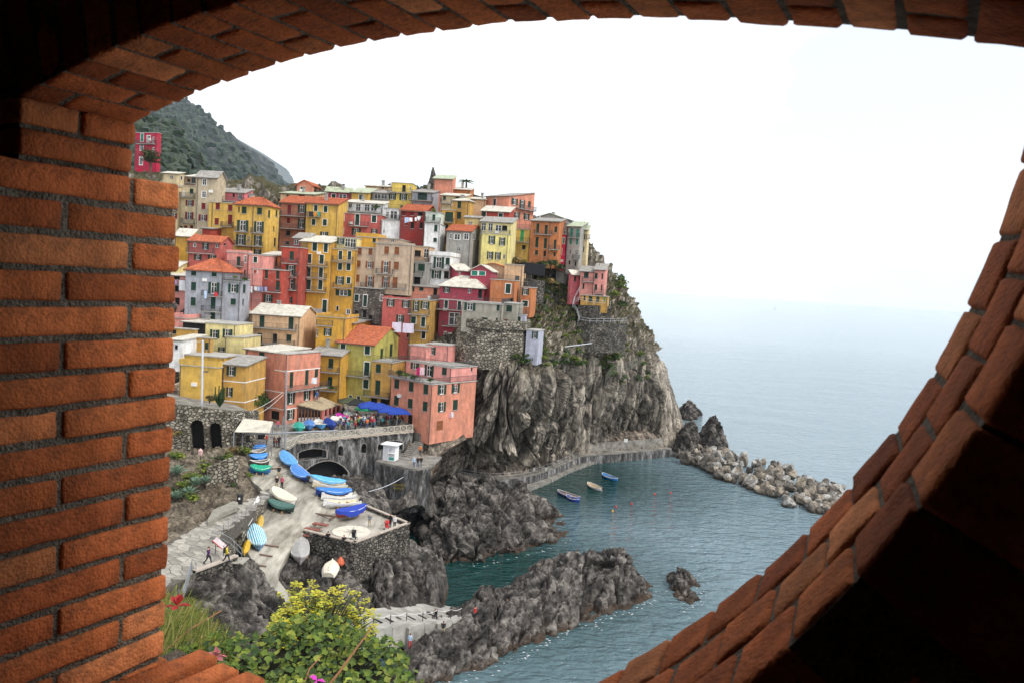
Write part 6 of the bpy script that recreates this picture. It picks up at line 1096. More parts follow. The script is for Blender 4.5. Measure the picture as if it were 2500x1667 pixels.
gridmesh('wall_face', np.array(P), bm_, bs, smooth=False); mb = MB(); mb.add(np.concatenate([P[-1], [[P[-1][-1][0], P[-1][-1][1] + 10, P[-1][0][2]], [P[-1][0][0], P[-1][0][1] + 10, P[-1][0][2]]]]), [tuple(range(42))]); mb.build('top', bm_, bs)
def gwall(name, label, pts, h, m):
    r = MB(); o0 = np.array(pts[0]); P = [[np.array(p) - o0 + [0, 0, -h], np.array(p) - o0, np.array(p) - o0 + [.1, .45, 0], np.array(p) - o0 + [.1, .5, -h]] for p in pts]; r.grid(P); o = r.build(name, m, label=label, category='wall'); o.location = tuple(o0)
gwall('garden_wall', 'grey stone terrace wall right under the pink cliff house', [PY(1412, 745, 181), PY(1450, 746, 180.5), PY(1492, 748, 181)], 6, dwall_m)
gwall('garden_wall', 'lower grey terrace wall with white railing on the cliff', [PY(1408, 788, 177), PY(1440, 791, 176), PY(1490, 791, 178), PY(1530, 789, 184)], 6.5, dwall_m)
gwall('garden_wall', 'rubble wall beneath the black net left of the cliff slope', [PY(1276, 680, 172), PY(1310, 684, 172), PY(1330, 686, 174)], 5, dwall_m)
white_r = mat('white_rail_paint', (.55, .58, .62), .5, .1, 3)
steel_rail('terrace_railing', 'white railing round the terrace of the pink cliff house', [PY(1398, 748, 179.5), PY(1412, 737, 180.5), PY(1450, 744, 180), PY(1490, 747, 180.6)], m=white_r)
steel_rail('terrace_railing', 'lower white railing curving along the cliff terrace', [PY(1412, 785, 176.6), PY(1440, 790, 175.7), PY(1490, 790, 177.6), PY(1530, 788, 183.6)], m=white_r)
steel_rail('terrace_railing', 'zigzag handrail stepping down from the pink cliff house', [PY(1415, 712, 181), PY(1402, 735, 180.5), PY(1398, 750, 179.5), PY(1408, 765, 178.5), PY(1414, 783, 177.5)], m=white_r)
b = MB(); p0, p1 = PY(1276, 668, 171.5), PY(1330, 674, 173.5); b.quad(p0 - p0, p1 - p0, p1 - p0 + [0, 0, 2.4], np.array([0, 0, 2.4])); b.quad(np.array([.05, .1, 0]), p1 - p0 + [.05, .1, 0], p1 - p0 + [.05, .1, 2.4], np.array([.05, .1, 2.4])); o = b.build('shade_net', mat('black_net', (.012, .013, .016), .9, .2, 2), label='black shade net on the slope below the cliff houses', category='net'); o.location = tuple(p0)
pf_ = [PY(1478, 934, 171), PY(1492, 915, 173), PY(1530, 905, 178), PY(1570, 885, 190)]
steel_rail('mesh_fence', 'wire fence along the cliff path above the quay', pf_, h=1.8, m=mat('wire_mesh', (.20, .21, .17), .7, .2, 3), mid=(.25, .5, .75), sp=1.5, cat='fence')
b = MB(); b.tube([PY(1315, 850, 163) - CAM, PY(1365, 848, 165) - CAM, PY(1445, 838, 172) - CAM], .09, 6); o = b.build('water_pipe', white_r, label='pale pipe running across the green cliff slope', category='pipe'); o.location = tuple(CAM)
# --- breakwater
bw_pts = [(1660, 1115), (1720, 1110), (1800, 1135), (1900, 1180), (2000, 1228), (2060, 1255)]
bould = []; boulder_ms = [rockmat('boulder_%d' % i, *c_, 1.0, wet=True) for i, c_ in enumerate((((.06, .05, .042), (.13, .115, .095), (.22, .2, .17)), ((.17, .16, .145), (.30, .285, .26), (.46, .45, .43)), ((.13, .11, .085), (.26, .22, .17), (.36, .32, .26))))]
def boulder(seed):
    import bmesh
    bm = bmesh.new(); bmesh.ops.create_icosphere(bm, subdivisions=2, radius=1.0); rs = np.random.default_rng(seed); pl = rs.normal(size=(11, 3)); pl /= np.linalg.norm(pl, axis=1, keepdims=True); dd = rs.uniform(.42, .78, 11)
    for v in bm.verts:
        p = np.array(v.co)
        for n_, d_ in zip(pl, dd):
            e = p @ n_ - d_
            if e > 0: p = p - n_ * e
        v.co = p + rs.normal(size=3) * .02
    me = bpy.data.meshes.new('boulder'); bm.to_mesh(me); bm.free(); return me
bmes = [[boulder(100 + i)] for i in range(8)]
for e in bmes:
    b0 = e[0]; e[0].materials.append(boulder_ms[0])
    for m_ in boulder_ms[1:]: c2 = b0.copy(); c2.materials.clear(); c2.materials.append(m_); e.append(c2)
sl2 = np.array([PZ(x, y, 0) for x, y in bw_pts]); seg = np.concatenate([[0], np.cumsum(np.linalg.norm(np.diff(sl2, axis=0), axis=1))]); rb = random.Random(12)
def bput(px, py, z, r, ci):
    p = PZ(px, py, z); e = rb.choice(bmes)[ci]; o = link('boulder', e, None, label=('dark brown', 'pale grey', 'tan')[ci] + ' angular boulder heaped in the rubble breakwater', category='boulder', group='boulders of the breakwater'); o.location = tuple(p); o.rotation_euler = (rb.uniform(0, 6), rb.uniform(0, 6), rb.uniform(0, 6)); s_ = r; o.scale = (s_ * rb.uniform(.9, 1.4), s_ * rb.uniform(.8, 1.1), s_ * rb.uniform(.6, .9))
topl = [(1665, 1102), (1700, 1092), (1740, 1090), (1790, 1105), (1860, 1125), (1920, 1140), (1985, 1165), (2040, 1182), (2075, 1195)]; botl = [(1680, 1122), (1720, 1140), (1760, 1165), (1820, 1185), (1880, 1208), (1930, 1230), (1980, 1243), (2020, 1250), (2060, 1262)]
for k in range(296):
    f = rb.random() ** .9 * (len(topl) - 1.001); i = int(f); g = f - i; a = np.array(topl[i]) * (1 - g) + np.array(topl[i + 1]) * g; b = np.array(botl[i]) * (1 - g) + np.array(botl[i + 1]) * g; v = rb.random(); q = a * (1 - v) + b * v
    bput(q[0], q[1], .3 + 2.0 * math.sin(math.pi * min(max(v, .05), .95)) * (.8 if g else .8), rb.uniform(.8, 1.95), 1 if rb.random() < .34 else (0 if rb.random() < .55 else 2))
# ================================================================ BOATS
def boat_mesh(L_, B, H_, trans=False, t=.05):
    n = 15; ts = np.linspace(-1, 1, n); out, inn = [], []
    for u in ts:
        w = (1 - abs(u) ** 2.4) ** .62 if (u > 0 or not trans) else (1 - .32 * abs(u) ** 2); w = max(w, .015) * B / 2; sh = H_ * (.80 + .30 * u * u + (.12 * u if u > 0 else 0)); k = H_ * (.30 * max(0, abs(u) - .55) ** 1.5 * 2 if not (trans and u < 0) else .05)
        sec = [(w, sh), (w * .97, sh * .72 + k * .28), (w * .82, sh * .38 + k * .62), (w * .45, .12 * H_ + k * .95), (0.0, k)]
        out.append([(u * L_ / 2, y, z) for y, z in sec] + [(u * L_ / 2, -y, z) for y, z in sec[-2::-1]])
        wi = max(w - t, .008); s2 = [(wi, sh), (wi * .95, sh * .7 + k * .2 + .05), (wi * .75, max(.34 * H_, k + .08)), (0, max(.28 * H_, k + .07))]
        inn.append([(u * L_ / 2 * .98, y, z) for y, z in s2] + [(u * L_ / 2 * .98, -y, z) for y, z in s2[-2::-1]])
    return out, inn
BTN = {}
def cloth(name, c, var=.12): return mat('cloth_' + name, c, .75, var, 2.5, .5, 6)
def boat(label, bow, stern, place_, hull, inside=None, cover=None, beam=1.75, height=.8, trans=False, motor=False, name='rowing_boat', flip=False, grp='boats hauled out at the harbour', lift=.15, stripe=None, ridge=.38, lean=0.0, stripes=None, hang=.3):
    a, b = np.array(place_(*bow)), np.array(place_(*stern)); ctr = (a + b) / 2; v = a - b; L_ = float(np.linalg.norm(v)); yaw = math.atan2(v[1], v[0]); pit = math.atan2(v[2], math.hypot(v[0], v[1]))
    L_ = min(max(L_, 2.6), 8.5)
    r = empty(name, tuple(ctr + [0, 0, lift]), 0, label=label, category='boat', group=grp); r.rotation_mode = 'XYZ'; r.rotation_euler = (lean + (math.pi if flip else 0), -pit, yaw)
    if flip: r.location.z += height
    out, inn = boat_mesh(L_, beam, height, trans); hm = mat('hull_' + '_'.join('%d' % int(q * 99) for q in hull), hull, .45, .12, 2, .1, 8, spec=.4)
    h = MB(); h.grid(out); k = len(out[0]); h.add(out[0], [tuple(range(k - 1, -1, -1))]); h.add(out[-1], [tuple(range(k))]); h.build('hull', hm, r, smooth=False)
    rim = MB()
    for s in (0, -1): rim.tube([np.array(o[s]) + [0, 0, .02] for o in out], .045, 5)
    rim.build('gunwale', stripe or trim_m, r)
    kl = MB(); kl.box(-L_ * .42, L_ * .42, -.05, .05, -.12, .06); kl.build('keel', hm, r)
    if cover is None or inside is not None:
        i = MB(); i.grid([q[::-1] for q in inn]); i.build('inner_hull', mat('inside_' + '_'.join('%d' % int(q * 99) for q in (inside or (.5, .45, .35))), inside or (.5, .45, .35), .7, .2, 3), r)
        for u in (-.45, .0, .42):
            j = int((u + 1) / 2 * 14); w = inn[j][0][1]; z = inn[j][0][2]; th = MB(); th.box(u * L_ / 2 - .12, u * L_ / 2 + .12, -w * .97, w * .97, z - .22, z - .18); th.build('thwart', mat('thwart_wood', (.34, .22, .11), .7, .25, 4), r)
    if cover is not None:
        P = []; rs = random.Random(hash(label) & 999)
        for q, o in enumerate(out):
            w, z = o[0][1] + .05, o[0][2]; u = -1 + 2 * q / 14; row = []; hd = hang * rs.uniform(.6, 1.3)
            for f in (-1.03, -1, -.75, -.45, -.2, 0, .2, .45, .75, 1, 1.03):
                zz = z + .03 + ridge * (1 - abs(f) ** 1.4) * (1 - abs(u) ** 3 * .8) * rs.uniform(.82, 1.1); zz = z - hd * height * (1 - .5 * abs(u)) if abs(f) > 1 else zz
                row.append((o[0][0] * (1.02), f * w, zz + rs.uniform(-.015, .015)))
            P.append(row)
        c = MB(); c.grid(P); c.build('cover', cover if not isinstance(cover, tuple) else cloth('_'.join('%d' % int(q * 99) for q in cover), cover), r)
    if motor:
        m = MB(); x = -L_ / 2 - .1; m.box(x - .28, x + .12, -.17, .17, height * .85, height * 1.35); m.box(x - .16, x, -.08, .08, height * .1, height * .85); m.build('outboard_motor', mat('motor_black', (.03, .032, .036), .4, .2, 3), r)
    for u in (-.3, .3):
        if lift > 0 and not flip: b_ = MB(); b_.box(u * L_ / 2 - .08, u * L_ / 2 + .08, -beam * .45, beam * .45, -lift - .05, .12); b_.build('chock', mat('thwart_wood', (.34, .22, .11), .7, .25, 4), r)
    return r
def RZ(zo): return lambda x, y: onramp(*Z(zo, x, y))
def FZ(zo, z): return lambda x, y: PZ(*Z(zo, x, y), z)
BLUE, LBLUE, NAVY, WHITE = (.03, .12, .42), (.10, .30, .58), (.012, .03, .16), (.74, .73, .70)
boat('boat under bright blue cover highest beside the ramp kerb', (250, 800), (400, 975), RZ('o'), NAVY, cover=LBLUE, beam=1.9)
boat('boat under blue cover with white outboard further down the kerb', (375, 975), (555, 1125), RZ('o'), NAVY, cover=(.07, .2, .5), beam=2.0, motor=True)
boat('sky blue covered boat at the top of the row above the rocks', (585, 1120), (1025, 1180), RZ('o'), WHITE, cover=(.10, .36, .62), beam=1.7)
boat('open cream boat beside the sky blue covered one', (620, 1190), (1040, 1225), RZ('o'), (.66, .58, .42), inside=(.55, .47, .33), beam=1.6, trans=True, motor=True)
boat('boat under crumpled mid blue cover with motor', (660, 1285), (1110, 1290), RZ('o'), NAVY, cover=(.04, .17, .48), beam=1.7, motor=True)
boat('plain white open boat in the row above the rocks', (730, 1345), (1140, 1345), RZ('o'), WHITE, inside=(.68, .66, .6), beam=1.7, trans=True)
boat('white motor boat with folded blue tarpaulin at the stern', (755, 1430), (1200, 1425), RZ('o'), WHITE, inside=(.62, .55, .4), beam=1.8, trans=True, motor=True)
boat('red boat half hidden by royal blue tarpaulin on the terrace', (1290, 1485), (915, 1560), RZ('o'), (.32, .04, .03), cover=(.02, .05, .34), beam=1.7, hang=.8)
boat('cream covered white boat in the middle of the ramp', (115, 1260), (395, 1420), RZ('o'), WHITE, cover=(.62, .55, .42), beam=2.0, ridge=.15)
boat('long dark green boat with grey cover in the middle of the ramp', (385, 1510), (50, 1410), RZ('o'), (.01, .03, .03), cover=(.06, .13, .11), beam=1.9, ridge=.1, stripe=mat('dark_green_rim', (.02, .08, .06), .6))
boat('dark boat with white sheer by the fish stall', (1280, 905), (1085, 920), RZ('p'), (.05, .045, .04), inside=(.35, .33, .3), beam=1.8)
boat('small blue boat upturned beside the fish stall', (1265, 830), (1105, 835), RZ('p'), (.04, .2, .55), cover=(.04, .2, .55), beam=1.4, height=.5, ridge=.3)
boat('small bright blue covered boat left of the ramp', (1305, 975), (1090, 985), RZ('p'), (.03, .05, .12), cover=(.06, .24, .62), beam=1.4)
boat('narrow dark wooden boat left of the ramp', (1335, 1045), (1090, 1050), RZ('p'), (.06, .05, .045), inside=(.2, .18, .16), beam=1.3)
boat('blue boat under emerald green cover left of the ramp', (1355, 1140), (1085, 1115), RZ('p'), (.02, .14, .34), cover=(.01, .30, .18), beam=1.7)
stripe_c = mat('striped_tarpaulin', (.5, .6, .66), .7); t_ = stripe_c.node_tree; w_ = t_.nodes.new('ShaderNodeTexWave'); w_.inputs['Scale'].default_value = 1.4; w_.inputs['Distortion'].default_value = 1.5; w_.bands_direction = 'Y'; co_ = t_.nodes.new('ShaderNodeTexCoord'); t_.links.new(co_.outputs['Object'], w_.inputs['Vector']); rp_ = t_.nodes.new('ShaderNodeValToRGB'); rp_.color_ramp.interpolation = 'CONSTANT'; rp_.color_ramp.elements[0].color = (.05, .33, .48, 1); rp_.color_ramp.elements[1].color = (.62, .7, .72, 1); rp_.color_ramp.elements[1].position = .55; t_.links.new(w_.outputs['Fac'], rp_.inputs[0]); t_.links.new(rp_.outputs[0], t_.nodes['Principled BSDF'].inputs['Base Color'])
boat('boat under blue and white striped cover by the small arch', (835, 1060), (775, 850), RZ('g'), (.12, .22, .36), cover=stripe_c, beam=1.9)
boat('long white upturned canoe leaning along the path wall', (850, 640), (700, 950), lambda x, y: onramp(*Z('g', x, y)) + np.array([-.3, 0, 1.2]), WHITE, beam=.9, height=.45, flip=True, name='canoe', inside=(.5, .4, .3))
boat('blue and yellow kayak behind the white canoe', (855, 740), (815, 880), RZ('g'), (.05, .25, .45), cover=(.5, .33, .06), beam=.75, height=.35, name='kayak')
boat('yellow kayak standing below the small wall arch', (725, 985), (690, 1090), RZ('g'), (.55, .33, .02), cover=(.55, .34, .03), beam=.7, height=.35, name='kayak')
boat('boat wrapped in grey tarpaulin on the rocks below the terrace', (1225, 1195), (1215, 950), lambda x, y: PZ(*Z('g', x, y), 9.2 - (y - 950) / 245 * .9), (.30, .27, .27), cover=(.34, .33, .32), beam=2.1, height=.9, ridge=.5)
boat('upturned cream dinghy on the rocks beside an orange buoy', (440, 1165), (395, 1300), lambda x, y: PZ(*Z('h', x, y), 8.6 - (y - 1165) / 135 * .7), (.66, .60, .48), beam=1.8, height=.6, flip=True, name='dinghy', trans=True, inside=(.5, .45, .4))
sqz = 15.55
SQF = lambda x, y: onsq(*Z('o', x, y))
boat('green boat with white lettering like pattern on its cover on the square', (457, 512), (453, 432), SQF, (.02, .24, .20), cover=(.03, .32, .25), beam=1.9, lean=.0)
boat('blue covered boat second in the row on the square', (587, 478), (581, 402), SQF, (.05, .14, .34), cover=(.08, .2, .48), beam=1.9)
boat('open white and blue boat in the row on the square', (748, 468), (692, 392), SQF, (.06, .22, .42), inside=(.66, .66, .62), beam=2.0)
boat('boat under dark navy tarpaulin on the square', (885, 472), (800, 388), SQF, NAVY, cover=(.015, .045, .26), beam=1.8, ridge=.7)
boat('white covered boat between navy and magenta boats', (1000, 408), (868, 356), SQF, WHITE, cover=(.66, .64, .6), beam=1.7)
boat('boat under magenta cover on the square', (1062, 375), (932, 318), SQF, (.1, .05, .1), cover=(.45, .015, .28), beam=1.7)
boat('boat under grey green cover at the back of the square', (1170, 335), (1020, 296), SQF, (.05, .06, .06), cover=(.22, .26, .25), beam=1.8)
W0 = 'boats afloat in the cove'
boat('long open blue boat with orange gear afloat nearest the rock mound', (848, 478), (978, 518), FZ('i', 0), (.02, .07, .34), inside=(.25, .2, .22), beam=1.9, grp=W0, lift=-.2)
boat('small blue boat moored alongside the long blue boat', (900, 505), (972, 532), FZ('i', 0), (.02, .06, .4), inside=(.04, .1, .4), beam=1.4, grp=W0, lift=-.2)
boat('white boat with red ring and outboard afloat in the cove', (1022, 433), (1108, 468), FZ('i', 0), WHITE, inside=(.6, .5, .36), beam=2.0, grp=W0, lift=-.2, motor=True)
boat('bright blue boat afloat closest to the quay', (1106, 378), (1192, 410), FZ('i', 0), (.03, .2, .55), inside=(.08, .3, .6), beam=1.9, grp=W0, lift=-.2)
# mooring buoys
for (zx, zy, c_, lb) in ((1498, 478, (.6, .03, .02), 'red buoy nearest the breakwater'), (1274, 538, (.6, .03, .02), 'red buoy right of the yellow buoy pair'), (1184, 556, (.6, .03, .02), 'red buoy close to the yellow buoy'), (1165, 580, (.7, .4, .02), 'single yellow buoy in the cove'), (1408, 484, (.6, .04, .02), 'red buoy floating in the middle of the cove')):
    p = PZ(*Z('i', zx, zy), .1); mb = MB(); prof = [(0, -.22), (.17, -.12), (.23, 0), (.18, .14), (.06, .22), (.04, .3), (0, .31)]; mb.grid([[(r_ * math.cos(a), r_ * math.sin(a), z) for a in np.linspace(0, 2 * math.pi, 10, endpoint=False)] for r_, z in prof], close=True)
    o = mb.build('buoy', mat('buoy_%d' % int(c_[1] * 99), c_, .4, .1), label=lb, category='buoy', group='buoys in the cove'); o.location = tuple(p)
p = PZ(*Z('h', 513, 1175), 8.3); mb = MB(); mb.grid([[(r_ * math.cos(a), r_ * math.sin(a), z) for a in np.linspace(0, 2 * math.pi, 10, endpoint=False)] for r_, z in ((0, 0), (.4, .1), (.5, .35), (.35, .7), (.12, 1.0), (0, 1.1))], close=True); o = mb.build('buoy', mat('orange_buoy', (.5, .11, .05), .5, .1), label='big orange cone buoy beside the upturned dinghy', category='buoy'); o.location = tuple(p)
# ================================================================ PEOPLE
def body(name, J, E, rad):
    me = bpy.data.meshes.new(name); me.from_pydata(J, E, []); o = bpy.data.objects.new(name, me); COL.objects.link(o)
    md = o.modifiers.new('skin', 'SKIN'); md.use_smooth_shade = True
    for i, v in enumerate(me.skin_vertices[0].data): v.radius = rad[i]; v.use_root = (i == 0)
    s = o.modifiers.new('sub', 'SUBSURF'); s.levels = 1
    ev = o.evaluated_get(bpy.context.evaluated_depsgraph_get()); out = bpy.data.meshes.new_from_object(ev); COL.objects.unlink(o); bpy.data.objects.remove(o); bpy.data.meshes.remove(me)
    for k in range(5): out.materials.append(None)
    return out
def fig(pose):
    # joints: pelvis chest neck head-top, shoulders/elbows/hands, hips/knees/ankles/toes; facing -y
    st = dict(pel=(0, 0, .95), che=(0, .01, 1.32), nek=(0, 0, 1.48), hed=(0, -.02, 1.60), top=(0, -.01, 1.70))
    a = {'stand': [(.19, 0, 1.42), (.25, .03, 1.14), (.26, -.06, .88)], 'walk': [(.19, 0, 1.42), (.24, .14, 1.16), (.25, .12, .92)], 'phone': [(.19, 0, 1.42), (.25, .02, 1.15), (.12, -.28, 1.22)], 'sit': [(.19, 0, 1.02), (.25, -.06, .76), (.16, -.3, .62)]}[pose]
    b = {'stand': [(-.19, 0, 1.42), (-.25, .03, 1.14), (-.26, -.05, .88)], 'walk': [(-.19, 0, 1.42), (-.25, -.1, 1.16), (-.24, -.26, .98)], 'phone': [(-.19, 0, 1.42), (-.25, .03, 1.14), (-.14, -.27, 1.2)], 'sit': [(-.19, 0, 1.02), (-.25, -.06, .76), (-.14, -.3, .64)]}[pose]
    l = {'stand': [(.1, 0, .9), (.11, -.01, .5), (.11, .02, .08), (.12, -.14, .04)], 'walk': [(.1, 0, .9), (.1, -.18, .52), (.1, -.26, .09), (.1, -.42, .06)], 'phone': [(.1, 0, .9), (.12, -.02, .5), (.13, .02, .08), (.15, -.13, .04)], 'sit': [(.1, 0, .5), (.12, -.42, .48), (.12, -.44, .08), (.12, -.58, .04)]}[pose]
    r = {'stand': [(-.1, 0, .9), (-.11, -.02, .5), (-.12, .02, .08), (-.13, -.14, .04)], 'walk': [(-.1, 0, .9), (-.1, .1, .52), (-.1, .38, .16), (-.1, .3, .04)], 'phone': [(-.1, 0, .9), (-.1, -.01, .5), (-.1, .02, .08), (-.11, -.13, .04)], 'sit': [(-.1, 0, .5), (-.12, -.4, .48), (-.12, -.38, .08), (-.12, -.52, .04)]}[pose]
    if pose == 'sit': st = dict(pel=(0, .02, .52), che=(0, .03, .9), nek=(0, 0, 1.08), hed=(0, -.03, 1.2), top=(0, -.02, 1.3))
    J = [st['pel'], st['che'], st['nek'], st['hed'], st['top']] + a + b + l + r
    E = [(0, 1), (1, 2), (2, 3), (3, 4), (1, 5), (5, 6), (6, 7), (1, 8), (8, 9), (9, 10), (0, 11), (11, 12), (12, 13), (13, 14), (0, 15), (15, 16), (16, 17), (17, 18)]
    rad = [(.17, .12), (.18, .125), (.062, .062), (.098, .115), (.075, .085), (.075, .075), (.05, .05), (.042, .035), (.075, .075), (.05, .05), (.042, .035), (.105, .105), (.075, .075), (.052, .055), (.05, .04), (.105, .105), (.075, .075), (.052, .055), (.05, .04)]
    me = body('person', J, E, rad); hz = st['nek'][2]; pz = st['pel'][2]
    for p in me.polygons:
        c = p.center; x, y, z = c
        if z > hz + .13 or (z > hz + .03 and y > .02): mi = 4
        elif z > hz - .02: mi = 3
        elif abs(x) > .2 and (Vector(c) - Vector(a[2])).length < .1 or (Vector(c) - Vector(b[2])).length < .1: mi = 3
        elif z > pz - .04 and not (pose == 'sit' and y < -.12 and abs(x) < .2 and z < .56): mi = 2
        elif z > .1: mi = 1
        else: mi = 0
        p.material_index = mi
    return me
FIG = {k: fig(k) for k in ('stand', 'walk', 'phone', 'sit')}
skin_m = mat('skin', (.48, .27, .18), .6, .1, 5)
CL = dict(black=(.015, .015, .018), khaki=(.36, .29, .19), white=(.70, .70, .69), purple=(.06, .02, .09), yellow=(.55, .45, .04), pink=(.50, .10, .16), grey=(.16, .17, .19), blue=(.05, .12, .32), red=(.40, .03, .03), denim=(.07, .10, .18), teal=(.04, .25, .28), brown=(.14, .08, .05), orange=(.6, .16, .03), lblue=(.35, .48, .62), green=(.06, .2, .08), skin=(.48, .27, .18))
CM = {k: mat('fabric_' + k, v, .85, .15, 8) for k, v in CL.items()}; HM = {k: mat('hair_' + k, v, .7, .2, 20) for k, v in dict(dark=(.02, .014, .01), brown=(.09, .05, .025), grey=(.4, .39, .38), blond=(.35, .24, .1)).items()}; HM['white'] = CM['white']; HM['red'] = CM['red']
def person(label, pos, pose='stand', top='black', legs='denim', hair='dark', face=0.0, grp=None, h=1.0, shoes='black'):
    o = link('person', FIG[pose], None, label=label, category='person'); o.location = tuple(pos); o.rotation_euler = (0, 0, face); o.scale = (h, h, h)
    if grp: o['group'] = grp
    for s, m in zip(o.material_slots, (CM[shoes], CM[legs], CM[top], skin_m, HM[hair])): s.link = 'OBJECT'; s.material = m
    return o
G = lambda x, y, z: PZ(*Z('g', x, y), z)
person('walker in purple jacket on the flagstone path', G(345, 1165, 14.75), 'walk', 'purple', 'black', 'dark', R(90))
person('walker in yellow top with black backpack on the path edge', G(520, 1152, 14.75), 'walk', 'yellow', 'black', 'dark', R(100))
pk = MB(); pk.box(-.17, .17, .1, .3, 1.0, 1.45); o = pk.build('backpack', CM['black'], None, label='black backpack on the walker in yellow', category='backpack'); o.location = tuple(G(520, 1152, 14.75)); o.rotation_euler = (0, 0, R(100))
person('person in black jacket, pale trousers and white cap on the ramp', onramp(*Z('g', 1000, 443)), 'phone', 'black', 'khaki', 'white', R(20))
person('person in pink jacket and black trousers on the ramp', onramp(*Z('g', 1050, 440)), 'stand', 'pink', 'black', 'brown', R(-20))
person('person in black top and khaki trousers behind the ramp couple', onramp(*Z('g', 1020, 338)), 'stand', 'black', 'khaki', 'dark', R(10))
Hh = lambda x, y, z=10.52: PZ(*Z('h', x, y), z)
person('person in grey jumper and khaki trousers on the terrace', Hh(790, 805), 'phone', 'grey', 'khaki', 'grey', R(170))
person('person in black beside a red pushchair on the terrace', Hh(990, 805), 'stand', 'black', 'black', 'brown', R(-40))
person('person in white shirt and dark trousers at the terrace corner', Hh(1030, 822), 'stand', 'white', 'black', 'grey', R(150))
person('dark haired person sitting at the terrace parapet near its left end', Hh(392, 950, 10.3), 'sit', 'black', 'black', 'dark', R(190))
person('brown haired person sitting at the terrace parapet near its corner', Hh(545, 985, 10.3), 'sit', 'black', 'grey', 'brown', R(200))
Pp = lambda x, y, z: PZ(*Z('p', x, y), z)
person('person in dark coat walking on the square beside the crane pole', Pp(1405, 790, 15.3), 'walk', 'brown', 'black', 'dark', R(-10))
person('tall person in black walking beside the one in dark coat', Pp(1465, 790, 15.3), 'walk', 'black', 'black', 'dark', R(10), h=1.05)
person('small child between two adults on the square', Pp(1435, 780, 15.3), 'walk', 'red', 'denim', 'brown', R(0), h=.6)
person('shopper in brown at the fish stall', Pp(1285, 790, 15.2), 'stand', 'brown', 'black', 'dark', R(60))
person('shopper in red at the fish stall', Pp(1310, 760, 15.3), 'stand', 'red', 'black', 'dark', R(80))
person('person in pink sitting by the salmon house door', Pp(1452, 545, 16.0), 'sit', 'pink', 'denim', 'dark', R(20))
Oo = lambda x, y, z: PZ(*Z('o', x, y), z)
person('person in pale blue shirt on the kiosk platform', Oo(1892, 922, 12.02), 'stand', 'lblue', 'denim', 'white', R(30))
person('person in black vest between two friends on the kiosk platform', Oo(1940, 918, 12.02), 'stand', 'black', 'denim', 'brown', R(-20))
person('person in black top and grey shorts on the kiosk platform', Oo(1980, 915, 12.02), 'stand', 'black', 'grey', 'dark', R(10))
person('person in orange on the steps above the kiosk platform', Oo(1968, 770, 12.7), 'phone', 'orange', 'black', 'dark', R(10))
Rr = lambda x, y, z: PZ(*Z('r', x, y), z)
person('person in dark top and white shorts on the cliff walkway', Rr(1020, 262, 2.6), 'stand', 'black', 'white', 'dark', R(40))
person('person in black with raised arms on the cliff walkway', Rr(1130, 262, 2.6), 'phone', 'black', 'white', 'dark', R(200))
Qq = lambda x, y, z: PZ(*Z('q', x, y), z)
person('person in black sitting on the stepped slipway kerb', Qq(1470, 735, 2.75), 'sit', 'black', 'black', 'brown', R(-30))
person('person in black t shirt and shorts standing on rocks below the slipway', PY(*Z('q', 1575, 955), 86.5), 'stand', 'black', 'khaki', 'dark', R(180))
person('person with blue cap and red top at the end of the slipway', Qq(2010, 740, 1.9), 'stand', 'red', 'black', 'dark', R(60))
person('person in grey shirt holding a pole below the slipway', PY(*Z('q', 1120, 1130), 83.5), 'phone', 'lblue', 'red', 'dark', R(30))
Ii = lambda x, y, Y: PY(*Z('i', x, y), Y)
person('person in white top on the ridge of the promontory', Ii(565, 1110, 99), 'stand', 'white', 'denim', 'blond', R(40))
person('person in dark clothes just below the one in white on the promontory', Ii(560, 1155, 96.5), 'stand', 'black', 'denim', 'dark', R(10))
person('person with red bag crouching on the promontory', Ii(675, 1160, 96.5), 'sit', 'black', 'red', 'dark', R(-30))
person('person in black perched on the highest spike of the promontory', Ii(1030, 868, 108), 'sit', 'black', 'black', 'red', R(60))
person('person in blue standing on the restaurant roof edge', PY(*Z('o', 682, 84), 136.5), 'stand', 'blue', 'denim', 'dark', R(20))
# crowd at the café terrace
rc_ = random.Random(21); tops = list(CL)[:15]
k = 0
for i in range(88):
    zx = rc_.uniform(960, 1760); f = (zx - 960) / 800; zy = rc_.uniform(355 - 40 * f, 490 - 78 * f); zz = 0
    tp_ = rc_.choice(tops); person('person in %s top in the crowd behind the white fence' % dict(lblue='pale blue', skin='tan').get(tp_, tp_), onsq(*Z('o', zx, zy)), rc_.choice(['stand', 'stand', 'walk', 'phone']) if zx < 1300 else rc_.choice(['sit', 'stand', 'phone']), tp_, rc_.choice(['black', 'denim', 'grey', 'khaki']), rc_.choice(['dark', 'dark', 'brown', 'blond', 'grey', 'white']), rc_.uniform(0, 6.28), 'crowd on the square', rc_.uniform(.92, 1.05))
for i, (zx, zy) in enumerate(((1010, 250), (1065, 255), (1000, 215), (1180, 290), (1215, 300))): person('person among the dark stalls at the back of the square', onsq(*Z('o', zx, zy + 30)), 'stand', rc_.choice(['white', 'black', 'grey']), 'black', 'dark', rc_.uniform(0, 6), 'people at the back of the square')
